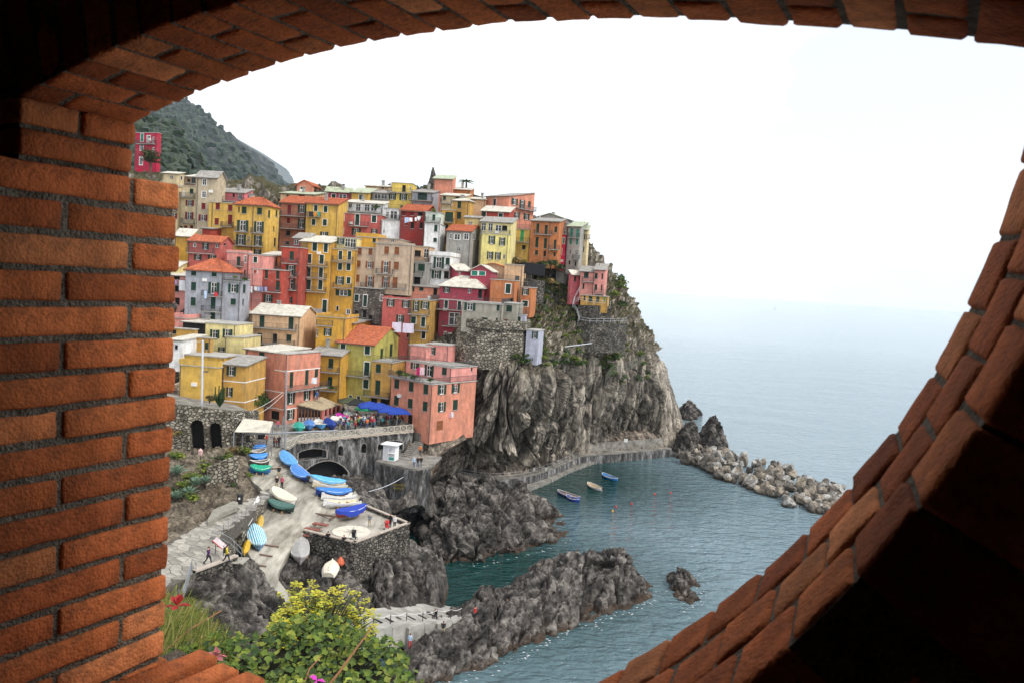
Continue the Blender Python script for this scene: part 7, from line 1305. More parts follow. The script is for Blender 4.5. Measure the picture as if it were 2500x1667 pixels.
# ================================================================ SQUARE FURNITURE
def parasol(label, pos, r, h, c, square=True, name='parasol'):
    o = empty(name, pos, R(20), label=label, category='parasol', group='parasols on the square'); n = 4 if square else 8; m = cloth('_'.join('%d' % int(q * 99) for q in c), c); b = MB(); a0 = math.pi / 4 if square else 0
    ring = lambda rr, z: [(rr * math.cos(a0 + 2 * math.pi * k / n), rr * math.sin(a0 + 2 * math.pi * k / n), z) for k in range(n)]
    b.grid([ring(.02, h + .75), ring(r * .5, h + .42), ring(r, h), ring(r * 1.01, h - .22)], close=True); b.build('canopy', m, o); b = MB(); b.tube([(0, 0, 0), (0, 0, h + .8)], .04, 6); b.build('pole', trim_m, o); b = MB(); b.box(-.35, .35, -.35, .35, 0, .12); b.build('base', slab_m, o)
    b = MB(); [b.tube([(0, 0, h + .7), tuple(np.array(q) - [0, 0, .03])], .02, 4) for q in ring(r, h)]; b.build('ribs', trim_m, o)
BL = (.015, .05, .30)
for (zx, zy, lb) in ((1330, 215, 'blue square parasol furthest left by the shop front'), (1445, 230, 'large blue square parasol in front of the shop front'), (1560, 268, 'blue square parasol between two others'), (1680, 290, 'large blue square parasol beside the pink orange house')):
    parasol(lb, onsq(*Z('o', zx, zy + 120)), 2.7, 2.6, BL)
parasol('round green parasol left of the blue ones', onsq(*Z('o', 1285, 350)), 1.9, 2.3, (.01, .17, .08), False); parasol('dark olive awning parasol by the olive house', onsq(*Z('o', 1080, 265)), 2.6, 2.4, (.05, .06, .03)); parasol('black parasol by the olive house', onsq(*Z('o', 1175, 285)), 2.4, 2.4, (.015, .018, .016))
tb_m = mat('table_top', (.30, .28, .25), .6, .2)
for i in range(12):
    zx = 1290 + i % 6 * 80; zy = 345 + (i // 6) * 38 - (i % 6) * 7; o = empty('cafe_table', onsq(*Z('o', zx, zy + 25)), 0, label='small café table under the blue parasols', category='table', group='café tables'); b = MB(); b.box(-.4, .4, -.4, .4, .7, .75); b.build('table_top', tb_m, o)
    for sx_ in (-.33, .33):
        for sy_ in (-.33, .33): b = MB(); b.box(sx_ - .025, sx_ + .025, sy_ - .025, sy_ + .025, 0, .7); b.build('leg', rail_m, o)
# restaurant pavilion
pv = empty('restaurant_pavilion', PY(*Z('o', 740, 370), 135), 0, label='low restaurant pavilion with tan slate roof and pink columns', category='pavilion'); pi_ = np.array(pv.location)
OY = lambda x, y, Y: PY(*Z('o', x, y), Y); A, B, C2_, D2 = OY(430, 145, 132.6), OY(742, 218, 134.5), OY(975, 150, 141), OY(735, 48, 139.2); b = MB(); slope(b, A - pi_, B - pi_, C2_ - pi_, D2 - pi_, 'slate', .16); b.build('roof', mat('tan_slate_roof', (.36, .29, .19), .9, .25, 2, .5, 6), pv)
gz = 15.9; pk_m = mat('pink_column', (.62, .2, .17), .8, .15)
for (P0, P1, nw) in ((A, B, 7), (B, C2_, 4)):
    a = P0 * .94 + P1 * .06; c_ = P0 * .06 + P1 * .94; ins_ = np.array([0, .5, 0]); a = a + ins_; c_ = c_ + ins_
    lo_ = MB(); lo_.quad([*(a - pi_)[:2], gz - 2 - pi_[2]], [*(c_ - pi_)[:2], gz - 2 - pi_[2]], [*(c_ - pi_)[:2], gz + .9 - pi_[2]], [*(a - pi_)[:2], gz + .9 - pi_[2]]); lo_.build('wall', mat('grey_render', (.36, .36, .37)), pv)
    gl = MB(); gl.quad([*(a - pi_)[:2], gz + .9 - pi_[2]], [*(c_ - pi_)[:2], gz + .9 - pi_[2]], c_ - pi_ + [0, .05, 0], a - pi_ + [0, .05, 0]); gl.build('glazing', glass_m, pv)
    for k in range(nw + 1):
        p = a * (1 - k / nw) + c_ * k / nw; col = MB(); w_ = .22 if (P0 is B) else .07; col.box(p[0] - pi_[0] - w_, p[0] - pi_[0] + w_, p[1] - pi_[1] - w_ - .05, p[1] - pi_[1] + w_ - .05, gz - pi_[2], p[2] - pi_[2]); col.build('column' if P0 is B else 'mullion', pk_m if P0 is B else sh_brown, pv)
# fish stall with slate awning
fs_ = empty('fish_stall', Pp(1120, 780, 15.3), 0, label='market stall under a pale slate canopy left of the crane', category='stall'); fi = np.array(fs_.location)
q4 = [Pp(895, 600, 19.0), Pp(1345, 612, 18.4), Pp(1392, 468, 19.9), Pp(1010, 430, 20.4)]; b = MB(); slope(b, *[q - fi for q in q4], 'slate', .12); b.build('canopy', mat('canopy_slate', (.52, .49, .41), .9, .15, 2, .4, 6), fs_)
for q in q4: b = MB(); b.tube([q - fi, np.array([*(q - fi)[:2], -.3])], .07, 6); b.build('post', steel_m, fs_)
a, c_ = Pp(905, 690, 16.9), Pp(1240, 800, 15.4); b = MB(); z_ = -.1; p0 = Pp(1000, 805, 15.3) - fi; p1 = Pp(1240, 805, 15.3) - fi; b.hexa([p0, p1, p1 + [.3, 1.5, 0], p0 + [.3, 1.5, 0]] + [q + np.array([0, 0, 1.1]) for q in (p0, p1, p1 + [.3, 1.5, 0], p0 + [.3, 1.5, 0])]); b.build('counter', mat('stall_counter', (.18, .17, .17), .6, .4, 3), fs_)
b = MB(); b.quad(p0 + [-1.8, 0, 1.2], p0 + [0, 0, 1.2], p0 + [0, 0, 2.6], p0 + [-1.8, 0, 2.6]); b.build('side_sheet', mat('pale_blue_sheet', (.40, .52, .62), .7, .1), fs_); b = MB(); b.quad(p0 + [0, 1.7, 0], p1 + [0, 1.7, 0], p1 + [0, 1.7, 2.7], p0 + [0, 1.7, 2.7]); b.build('back_panel', dark_m, fs_)
# crane, poles and cables
cr3 = empty('boat_crane', onramp(696, 1112), 0, label='grey steel boat crane with long level boom above the ramp', category='crane'); ci = np.array(cr3.location); topY = ci[1]
b = MB(); b.tube([(0, 0, -.2), PY(699, 903, topY) - ci], .13, 8); b.build('mast', steel_m, cr3); b = MB(); b.tube([np.array([-.75, .1, -.2]), PY(692, 1015, topY) - ci], .09, 8); b.build('strut', steel_m, cr3)
b = MB(); b.tube([PY(572, 1060, topY - 2) - ci, PY(697, 1056, topY) - ci, PY(822, 1051, topY + 2) - ci], .13, 8); b.build('boom', steel_m, cr3)
lp = empty('lamp_pole', PY(493, 992, 114), 0, label='tall white pole in front of the yellow terrace house', category='pole'); li = np.array(lp.location); b = MB(); b.tube([(0, 0, 0), PY(495, 830, 114) - li], .15, 8); b.build('pole', white_r, lp); b = MB(); b.tube([PY(494, 906, 114) - li, PY(503, 906, 114) - li], .05, 6); q = PY(503, 906, 114) - li; b.box(q[0] - .2, q[0] + .3, q[1] - .15, q[1] + .15, q[2] - .12, q[2] + .05); b.build('lamp', rail_m, lp)
for (a, c_, sag, lb) in (((578, 1012, 108), (690, 957, 130), .6, 'upper pale cable from the arcade wall to the salmon house'), ((572, 1021, 108), (692, 962, 130), 1.1, 'lower pale cable from the arcade wall to the salmon house'), ((420, 838, 118), (492, 833, 114), .1, 'short cable from the white pole to the brick edge')):
    A, B = PY(*a), PY(*c_); b = MB(); b.tube([A + (B - A) * f - A - np.array([0, 0, sag * math.sin(math.pi * f)]) for f in np.linspace(0, 1, 12)], .03, 4); o = b.build('cable', trim_m, label=lb, category='cable'); o.location = tuple(A)
for (pa, pb, lb) in ((Oo(1330, 1222, 9.4), Oo(1800, 1018, 10.6), 'pale mooring rope from the rocks to the platform wall'), (Oo(1690, 1385, 4.8), Oo(1845, 1160, 8.5), 'pale rope beside the rock steps')):
    b = MB(); b.tube([(pb - pa) * f - np.array([0, 0, .35 * math.sin(math.pi * f)]) for f in np.linspace(0, 1, 8)], .045, 5); o = b.build('rope', white_r, label=lb, category='rope'); o.location = tuple(pa)
# bin, lantern, pushchairs, easel table
o = empty('litter_bin', G(650, 585, 14.1), 0, label='black litter bin beside the stone bench ledge', category='bin'); b = MB(); b.grid([[(r_ * math.cos(a), r_ * math.sin(a), z) for a in np.linspace(0, 2 * math.pi, 12, endpoint=False)] for r_, z in ((.3, 0), (.36, .95), (.4, 1.0), (.38, 1.15), (0, 1.2))], close=True); b.build('drum', black_m, o); b = MB(); b.box(-.08, .12, -.37, -.345, .6, .85); b.build('notice', trim_m, o)
o = empty('garden_lantern', Pp(465, 935, 16.9), 0, label='pinkish lantern on a post under the stone arcade', category='lantern'); b = MB(); b.tube([(0, 0, -.6), (0, 0, .35)], .05, 6); b.build('post', black_m, o); b = MB(); b.grid([[(r_ * math.cos(a), r_ * math.sin(a), z) for a in np.linspace(0, 2 * math.pi, 6, endpoint=False)] for r_, z in ((.1, .35), (.24, .5), (.3, 1.0), (.34, 1.05), (.1, 1.25), (0, 1.4))], close=True); b.build('lamp_head', mat('lantern_glass', (.55, .36, .34), .4, .1), o)
for (zx, zy, c_, lb) in ((645, 935, 'black', 'black pushchair standing on the terrace paving'), (962, 840, 'red', 'red pushchair at the terrace corner')):
    o = empty('pushchair', Hh(zx, zy), R(30), label=lb, category='pushchair'); b = MB(); b.add([(-.25, -.35, .45), (.25, -.35, .45), (.25, .2, .4), (-.25, .2, .4), (-.25, .35, .95), (.25, .35, .95)], [(0, 1, 2, 3), (3, 2, 5, 4)]); b.grid([[(x, .38 - .35 * math.cos(a), .9 + .3 * math.sin(a)) for x in (-.26, .26)] for a in np.linspace(0, 1.6, 5)]); b.build('seat', CM[c_], o)
    b = MB(); [b.tube([(s_, -.5, .1), (s_, .3, .9), (s_, .55, 1.05)], .02, 5) for s_ in (-.27, .27)]; b.tube([(-.27, .55, 1.05), (.27, .55, 1.05)], .02, 5); b.build('frame', rail_m, o)
    for s_ in (-.28, .28):
        for y in (-.5, .35): b = MB(); b.tube([(s_ - .03, y, .14), (s_ + .03, y, .14)], .14, 10); b.build('wheel', black_m, o)
o = empty('lectern_sign', G(440, 1075, 14.75), R(-30), label='sloping red and white information board on the path', category='sign'); b = MB(); b.add([(-.7, -.1, 1.25), (.7, -.1, .75), (.7, .4, 1.0), (-.7, .4, 1.5)], [(0, 1, 2, 3)]); b.build('board', mat('board_face', (.5, .42, .42), .5, .2), o); b = MB(); b.tube([(-.7, -.11, 1.26), (.7, -.11, .76)], .05, 4); b.build('red_edge', CM['red'], o)
for s_ in (-.55, .55): b = MB(); b.tube([(s_, .15, 0), (s_, .15, 1.0)], .04, 5); b.build('leg', rail_m, o)
# beams lying on the ramp
for (a, c_, lb) in (((890, 985), (1020, 1002), 'dark beam lying on the ramp by the striped boat'), ((840, 1075), (960, 1095), 'second dark beam lying lower on the ramp'), ((825, 1178), (900, 1192), 'lowest dark beam lying across the ramp foot'), ((930, 255), (1005, 252), 'pale beam lying across the top of the ramp')):
    A, B = onramp(*Z('g', *a)), onramp(*Z('g', *c_)); b = MB(); b.tube([np.array([0, 0, .1]), B - A + [0, 0, .1]], .1, 4); o = b.build('timber_beam', mat('old_timber', (.15, .10, .075), .9, .3, 4), label=lb, category='beam'); o.location = tuple(A)
o = empty('wooden_trestle', onramp(*Z('h', 370, 715)), R(-15), label='low wooden boat trestle on the ramp by the terrace', category='trestle'); b = MB(); b.box(-1.4, 1.4, -.1, .1, .2, .4); b.build('beam', mat('old_timber', (.15, .10, .075)), o)
for s_ in (-1, .9): b = MB(); b.box(s_, s_ + .2, -.6, .6, 0, .22); b.build('foot', mat('old_timber', (.15, .10, .075)), o)
o = empty('terrace_bench', PZ(*Z('h', 150, 880), 10.4), R(-15), label='rust red bench steps at the left end of the terrace', category='bench'); 
for k, (x, y, z) in enumerate(((0, 0, .0), (.7, .9, .45), (1.3, 1.8, .9))): b = MB(); b.box(x - .9, x + 1.0, y - .35, y + .35, z, z + .14); b.build('seat', mat('rust_wood', (.22, .08, .06), .8, .3), o); b = MB(); b.box(x - .8, x - .65, y - .3, y + .3, z - .6, z); b.build('leg', cap_m, o)
# laundry
def laundry(zo, Y, items, grp):
    for i, (zx, zy, w_, h_, c_, lb) in enumerate(items):
        x, y = Z(zo, zx, zy); p = PY(x, y, Y); W_ = w_ / ZO[zo][2] * Y / F; H_ = h_ / ZO[zo][2] * Y / F; rs = random.Random(i * 7 + int(zx)); P = []
        for j in range(6):
            f = j / 5; P.append([(-W_ / 2 + W_ * g * (1 + .06 * f), .07 * math.sin(g * 9 + rs.random()) * f + .02, -H_ * f * (1 + .05 * rs.random())) for g in np.linspace(0, 1, 8)])
        b = MB(); b.grid(P); b.grid([[(q[0], q[1] + .012, q[2]) for q in row] for row in P]); o = b.build('laundry', cloth('l_%d_%d_%d' % tuple(int(q * 99) for q in c_), c_), label=lb, category='laundry', group=grp); o.location = tuple(p)
wh = (.72, .72, .74); lbl = (.42, .52, .68); pkc = (.62, .3, .34)
laundry('b', 178.6, [(825, 516, 18, 50, lbl, 'pale blue cloth hanging on the dark red house'), (845, 516, 20, 44, lbl, 'second pale cloth hanging on the dark red house'), (874, 518, 30, 36, wh, 'white shirt hanging on the dark red house'), (922, 516, 18, 32, wh, 'white towel hanging right of the shirt on the dark red house'), (950, 516, 18, 26, wh, 'small white cloth at the end of the dark red house line')], 'laundry on the dark red house')
laundry('a', 152.6, [(760, 1252, 22, 60, wh, 'white towel at the left end of the red house balcony'), (800, 1256, 28, 34, wh, 'white cloth on the red house balcony'), (828, 1258, 20, 36, lbl, 'blue cloth on the red house balcony'), (858, 1258, 30, 40, (.2, .22, .4), 'dark blue cloth on the red house balcony'), (898, 1258, 24, 40, (.3, .32, .5), 'grey blue cloth on the red house balcony')], 'laundry on the red house balcony')
laundry('a', 145.4, [(320, 1295, 28, 70, lbl, 'pale towel over the grey house balcony'), (420, 1310, 34, 40, (.5, .03, .04), 'red cloth over the grey house balcony')], 'laundry on the grey house balcony')
laundry('a', 148.6, [(95, 1195, 56, 95, wh, 'large white sheet by the brick edge'), (30, 1195, 26, 40, (.35, .3, .6), 'violet cloth by the brick edge')], 'laundry at the brick edge')
laundry('a', 176.4, [(1330, 538, 40, 44, (.02, .02, .03), 'black cloth on the yellow house balcony'), (1372, 542, 22, 36, (.65, .22, .03), 'orange towel on the yellow house balcony'), (1405, 542, 22, 34, (.03, .3, .28), 'teal towel on the yellow house balcony')], 'laundry on the yellow house balcony')
laundry('e', 153.5, [(740, 186, 86, 92, (.62, .58, .70), 'pale lilac sheet hanging left on the red terrace house'), (850, 196, 104, 88, (.62, .56, .68), 'pale lilac sheet hanging right on the red terrace house')], 'sheets on the red terrace house')
laundry('e', 138.0, [(1148, 1050, 14, 40, (.4, .03, .08), 'dark red cloth on the line of the pink orange house'), (1172, 1052, 20, 42, (.03, .03, .04), 'black cloth on the line of the pink orange house'), (1208, 1048, 30, 58, wh, 'white sheet on the line of the pink orange house'), (1243, 1045, 28, 50, pkc, 'pink towel on the line of the pink orange house'), (1272, 1040, 26, 50, wh, 'last white cloth on the line of the pink orange house')], 'laundry on the pink orange house')
laundry('e', 139.0, [(945, 615, 30, 78, (.4, .01, .10), 'magenta towel on the plant filled balcony'), (985, 612, 44, 74, (.62, .42, .46), 'pale pink towel on the plant filled balcony')], 'towels on the plant filled balcony')
laundry('d', 130.5, [(1362, 712, 50, 56, wh, 'white cloth over the salmon house balcony')], 'laundry on the salmon house')
# ================================================================ VEGETATION
def leafmat(name, c, var=.35, scale=1.2, rand=.18):
    m = mat(name, c, .55, var, scale, rand=rand, coord='Object'); b = m.node_tree.nodes['Principled BSDF']; b.inputs['Specular IOR Level'].default_value = .25; return m
GR = dict(dark=leafmat('leaf_dark', (.022, .045, .012)), mid=leafmat('leaf_mid', (.05, .09, .018)), lime=leafmat('leaf_lime', (.16, .20, .025)), olive=leafmat('leaf_olive', (.11, .11, .035)), dry=leafmat('leaf_dry', (.20, .13, .05)), sage=leafmat('leaf_sage', (.12, .17, .10)))
bark_m = mat('bark', (.10, .07, .045), .9, .3, 6, .5, 20); agave_m = leafmat('agave_leaf', (.16, .24, .17), .2)
def leafcloud(name, n, R3, size, seed, mats, clumps=9, flat=.6):
    rs = np.random.default_rng(seed); R3 = np.array(R3); c = rs.normal(size=(clumps, 3)); c /= np.linalg.norm(c, axis=1, keepdims=True); c *= (rs.uniform(.25, .8, (clumps, 1))); c[:, 2] = np.abs(c[:, 2]) * .9; cr_ = rs.uniform(.28, .5, clumps)
    k = rs.integers(0, clumps, n); d = rs.normal(size=(n, 3)); d /= np.linalg.norm(d, axis=1, keepdims=True); P = (c[k] + d * (cr_[k] * rs.uniform(.5, 1.05, n) ** .5)[:, None]) * R3; P[:, 2] = np.maximum(P[:, 2], -.1 * R3[2])
    nrm = d * flat + rs.normal(size=(n, 3)) * .6 + [0, 0, .5]; nrm /= np.linalg.norm(nrm, axis=1, keepdims=True); a = np.cross(nrm, rs.normal(size=(n, 3))); a /= np.linalg.norm(a, axis=1, keepdims=True); b = np.cross(nrm, a); s = size * rs.uniform(.6, 1.3, n)[:, None]
    V = np.stack([P - a * s, P - b * s * .55 + nrm * s * .12, P + a * s, P + b * s * .55 + nrm * s * .12], 1).reshape(-1, 3); F_ = np.arange(4 * n).reshape(n, 4)
    me = bpy.data.meshes.new(name); me.from_pydata(V.tolist(), [], F_.tolist()); [me.materials.append(m) for m in mats]; me.polygons.foreach_set('material_index', (k % len(mats)).astype(np.int32)); me.update(); return me
SHB = [leafcloud('foliage', 420, (1, 1, .75), .13, 300 + i, ms) for i, ms in enumerate(([GR['mid'], GR['dark']], [GR['dark'], GR['dark'], GR['olive']], [GR['lime'], GR['mid']], [GR['olive'], GR['dry']], [GR['sage'], GR['mid']]))]
SHS = None
def shrub(label, pos, r, kind, grp=None, name='shrub', h=None, cat='shrub', stem=True):
    o = empty(name, pos, random.uniform(0, 6.28), label=label, category=cat)
    if grp: o['group'] = grp
    f = link('foliage', SHB[kind], o); f.scale = (r, r * random.uniform(.85, 1.1), h or r * random.uniform(.7, 1.0))
    global SHS
    if SHS is None: b = MB(); [b.tube([(0, 0, -.5), (math.cos(a) * .15, math.sin(a) * .15, .2), (math.cos(a) * .4, math.sin(a) * .4, .5)], [.05, .04, .02], 4) for a in (0, 2, 4)]; SHS = b.build('stems', bark_m, o); SHS.scale = (r, r, h or r); SHS = SHS.data
    else: s = link('stems', SHS, o); s.scale = (r, r, h or r)
    return o
def agave(label, pos, r, n=22):
    o = empty('agave', pos, random.uniform(0, 6), label=label, category='agave', group='agaves on the bank'); 
    if not hasattr(agave, 'me'):
        b = MB(); b.add([(-.09, 0, 0), (.09, 0, 0), (.13, .4, .1), (-.13, .4, .1), (.08, .8, .12), (-.08, .8, .12), (0, 1.1, .06), (0, .4, .04), (0, .8, .06)], [(0, 1, 2, 7), (0, 7, 3), (7, 2, 4, 8), (3, 7, 8, 5), (8, 4, 6), (5, 8, 6)]); t = b.build('leaf', agave_m, o); agave.me = t.data; bpy.data.objects.remove(t)
    for k in range(n): l = link('leaf', agave.me, o); f = k / n; l.rotation_euler = (R(18 + 62 * f), 0, k * 2.4); l.scale = (r, r * (1 - .25 * f), r)
    return o
for (zx, zy, Y, r, k, lb) in ((560, 1010, 99, 1.5, 2, 'lime green shrub spilling over the lower stone wall'), (800, 890, 103, 1.0, 2, 'round lime shrub at the top of the lower stone wall'), (690, 920, 101, 1.2, 0, 'dark green shrub between arcade and lower wall'), (930, 800, 106, 1.5, 3, 'brown green shrub at the arcade corner'), (1050, 800, 107, 1.1, 2, 'lime shrub by the fish stall'), (190, 860, 103, 1.3, 2, 'lime shrub at the brick edge above the agaves'), (330, 1130, 96, .9, 2, 'small lime shrub on the pale rock'), (460, 1140, 96, 1.0, 2, 'lime shrub beside the big agave'), (240, 1330, 92, 1.5, 0, 'broad dark shrub low on the bank'), (130, 1300, 92, 1.5, 1, 'broad dark shrub at the brick edge'), (390, 1390, 90, 1.2, 2, 'yellow green shrub low on the bank'), (250, 1240, 94, 1.0, 2, 'lime shrub high between two dark shrubs'), (700, 1390, 95, .9, 0, 'small shrub at the foot of the lower wall'), (900, 1240, 98, .8, 0, 'ivy patch on the rock end of the lower wall'), (180, 590, 106.2, 1.0, 3, 'brown weeds growing out of the arcade wall'), (1110, 1130, 102, .7, 2, 'weeds by the green boat'), (60, 1500, 88, 1.2, 1, 'dark shrub low at the brick edge')):
    p = PY(*Z('p', zx, zy), Y); shrub(lb, p - [0, 0, r * .4], r, k, 'shrubs on the planted bank')
for (zx, zy, Y, r, lb) in ((170, 1090, 96, 1.5, 'large pale agave at the brick edge'), (420, 1230, 94, 1.4, 'large agave below the lime shrubs'), (160, 1400, 90, 1.3, 'agave among the dark shrubs'), (330, 1340, 90.5, 1.2, 'agave low in the middle of the bank'), (540, 1190, 94.5, 1.1, 'small agave against the lower stone wall')): agave(lb, PY(*Z('p', zx, zy), Y) - np.array([0, 0, .5]), r)
# climbing tree beside the salmon house and the big cactus
def tree(label, pos, h, r, kind, n=5, name='tree', grp=None, ht=.35):
    o = empty(name, pos, 0, label=label, category='tree'); b = MB(); b.tube([(0, 0, -.6), (.05 * h, 0, h * .3), (0, 0, h * .6)], [.09 * h ** .7, .07 * h ** .7, .03 * h ** .7], 7)
    if grp: o['group'] = grp
    for k in range(4): a = k * 1.7; b.tube([(0, 0, h * (.3 + .06 * k)), (math.cos(a) * r * .5, math.sin(a) * r * .5, h * .65)], [.05 * h ** .7, .02 * h ** .7], 5)
    b.build('trunk', bark_m, o); f = link('crown', leafcloud('crown', 1100, (r, r, h * .45), .13 + .04 * r, int(h * 100) + kind, [GR['mid'], GR['dark'], GR['dark']] if kind == 0 else [GR['lime'], GR['mid'], GR['olive']], 14), o); f.location = (0, 0, h * .55); return o
tree('dark climbing tree in front of the salmon house', PZ(*Z('d', 800, 1130), 16.5), 5.5, 2.6, 0); tree('dark bushy tree left of the salmon house corner', PZ(*Z('d', 690, 1080), 17.0), 5.0, 1.6, 0)
o = empty('cactus', PY(*Z('d', 455, 985), 113), 0, label='tall branching cactus on the terrace beside the yellow house', category='cactus'); rs = random.Random(4)
for k in range(14):
    a = rs.uniform(0, 6.28); r_ = rs.uniform(.1, .9); hh = rs.uniform(1.6, 3.1); b = MB(); b.tube([(0, 0, 0), (r_ * math.cos(a) * .7, r_ * math.sin(a) * .5, .7), (r_ * math.cos(a), r_ * math.sin(a), 1.2), (r_ * math.cos(a) * 1.1, r_ * math.sin(a), hh)], [.12, .14, .14, .07], 6); b.build('stem', GR['dark'], o)
shrub('brown dry bush between white pole and cactus', PY(*Z('d', 360, 920), 113.5), 1.2, 3)
# plants on the cliff slope
V_ = CLG.reshape(-1, 3); V_ = V_[(V_[:, 2] > 20) & (V_[:, 1] < 225)]; w_ = (V_ - CAM) @ vf; PXY = np.stack([1250 + F * ((V_ - CAM) @ vr) / w_, 833.5 - F * ((V_ - CAM) @ vu) / w_], 1)
rsn = np.random.default_rng(5); area = [(1270, 690), (1340, 645), (1400, 720), (1412, 790), (1505, 800), (1560, 850), (1590, 925), (1480, 935), (1390, 895), (1330, 885), (1245, 880), (1235, 830), (1270, 800)]; cnt = 0
while cnt < 290:
    up_ = cnt >= 170; q = np.array([rsn.uniform(1270, 1415), rsn.uniform(645, 800)]) if up_ else np.array([rsn.uniform(1235, 1595), rsn.uniform(640, 940)])
    if not pip(q[None], area)[0][0]: continue
    g = vnoise(np.array([[q[0] / 38, q[1] / 30, 1.5]]), 77)[0]
    if g < -.12 and not up_: continue
    d = ((PXY - q) ** 2).sum(1); c = np.where(d < 30)[0]
    if len(c) == 0: continue
    p = V_[c[np.argmin(V_[c, 1])]]; band = 790 < q[1] < 900; r = rsn.uniform(.4, 1.0) if up_ else rsn.uniform(.5, 1.5); k = int(rsn.choice([0, 2, 2, 2, 0, 4] if band else [0, 2, 1, 3, 2, 4, 0])); shrub(['dark green', 'blackish green', 'yellow green', 'dry brown', 'grey green'][k] + ' shrub on the steep cliff slope below the village', p - [0, 0, .25], r, k, 'shrubs on the cliff slope'); cnt += 1
for (px, py, Y, r, k, lb) in ((1262, 640, 181, 2.2, 3, 'reddish brown bush under the yellow cottage'), (1300, 655, 180, 1.8, 0, 'green bush left of the ivy curtain'), (1325, 650, 182, 2.0, 1, 'dark ivy mass under the orange cliff house'), (1345, 645, 183, 2.2, 1, 'dark ivy curtain under the ruby house'), (1365, 655, 184, 1.8, 1, 'dark ivy clump right of the ivy curtain'), (1500, 720, 186, 1.6, 2, 'bush beside the terrace railing of the pink cliff house'), (1515, 745, 187, 1.9, 0, 'rounded bush on the cliff shoulder'), (1345, 690, 179, 1.6, 3, 'golden bush in the middle of the cliff slope')): shrub(lb, PY(px, py, Y), r, k, 'named shrubs on the cliff')
tree('thin pale green tree on the skyline right of the pink cliff house', PY(1508, 735, 190), 6.5, 2.6, 1)
# hilltop garden with palm
for (px, py, Y, r, k, lb) in ((955, 432, 212, 1.6, 0, 'round bush behind the bright yellow house'), (985, 436, 213, 1.8, 2, 'lime bush on the hilltop garden wall'), (1015, 440, 213, 1.9, 0, 'dark bush on the hilltop garden wall'), (1040, 432, 213, 1.5, 1, 'dark bush beside the rock spire'), (1120, 445, 213, 1.8, 0, 'bush left of the palm'), (1160, 462, 214, 2.0, 2, 'lime bush right of the palm'), (1185, 475, 214, 1.6, 0, 'last bush on the hilltop ridge')): shrub(lb, PY(px, py, Y) - [0, 0, 3.0], r * 1.35, k, 'hilltop bushes')
for (a, b_, lb) in (((935, 470), (1060, 475), 'dark hilltop garden wall behind the yellow penthouse'), ((1110, 475), (1200, 500), 'dark hilltop garden wall right of the salmon block')):
    p0, p1 = PY(*a, 212), PY(*b_, 212); b = MB(); d_ = p1 - p0; b.hexa([[0, 0, -8], d_ + [0, 0, -8], d_ + [0, 1, -8], [0, 1, -8], [0, 0, 1.2], d_ + [0, 0, 1.4], d_ + [0, 1, 1.4], [0, 1, 1.2]]); o = b.build('garden_wall', dwall_m, label=lb, category='wall'); o.location = tuple(p0)
b = MB(); b.grid([[(r_ * math.cos(a) + random.uniform(-.15, .15), r_ * math.sin(a), z) for a in np.linspace(0, 6.28, 7, endpoint=False)] for r_, z in ((1.6, -3), (1.4, 0), (1.0, 1.5), (.6, 3.2), (.15, 4.4))], close=True); o = b.build('rock_spire', dwall_m, label='pointed stone spire on the hilltop', category='rock'); o.location = tuple(PY(1056, 450, 213))
pm = empty('palm_tree', PY(1137, 465, 213), 0, label='palm tree on the hilltop skyline', category='tree'); b = MB(); b.tube([(0, 0, -2), (.1, 0, 1.2), (0, 0, 2.4)], [.3, .26, .22], 7); b.build('trunk', bark_m, pm)
for k in range(18):
    a = k * 2.399; el = R(70 - 75 * (k / 18)); b = MB(); P = []
    for j in range(7): f = j / 6; x = 2.4 * f * math.cos(el * (1 - .3 * f)); z = 2.4 * (2.4 + f * math.sin(el) - .55 * f * f) / 2.4 * 1.0; w_ = .34 * math.sin(math.pi * (f * .9 + .08)); P.append([(x * math.cos(a) - w_ * math.sin(a), x * math.sin(a) + w_ * math.cos(a), z + .0 - .12), (x * math.cos(a), x * math.sin(a), z), (x * math.cos(a) + w_ * math.sin(a), x * math.sin(a) - w_ * math.cos(a), z - .12)])
    b.grid(P); b.build('frond', GR['mid'], pm)
# pots and plants on balconies
for (zo, zx, zy, Y, r, k, lb) in (('e', 760, 672, 138.2, 1.0, 0, 'potted plant at the left of the plant filled balcony'), ('e', 830, 690, 137.1, .9, 2, 'bright potted plant on the plant filled balcony'), ('e', 905, 710, 136.2, .9, 0, 'potted plant in the middle of the plant filled balcony'), ('e', 1060, 735, 134.4, .8, 0, 'potted plant at the corner of the plant filled balcony'), ('a', 690, 1190, 146, .9, 0, 'plants trailing from the grey house terrace'), ('a', 610, 1170, 146.2, .6, 2, 'lime plant on the grey house terrace'), ('b', 550, 420, 184, .9, 0, 'palm like plant on the coral house terrace'), ('b', 1095, 455, 178, .8, 2, 'plants on the mint terrace'), ('e', 110, 815, 136, .7, 0, 'plants on the orange house balcony')): shrub(lb, PY(*Z(zo, zx, zy), Y), r, k, 'balcony plants')
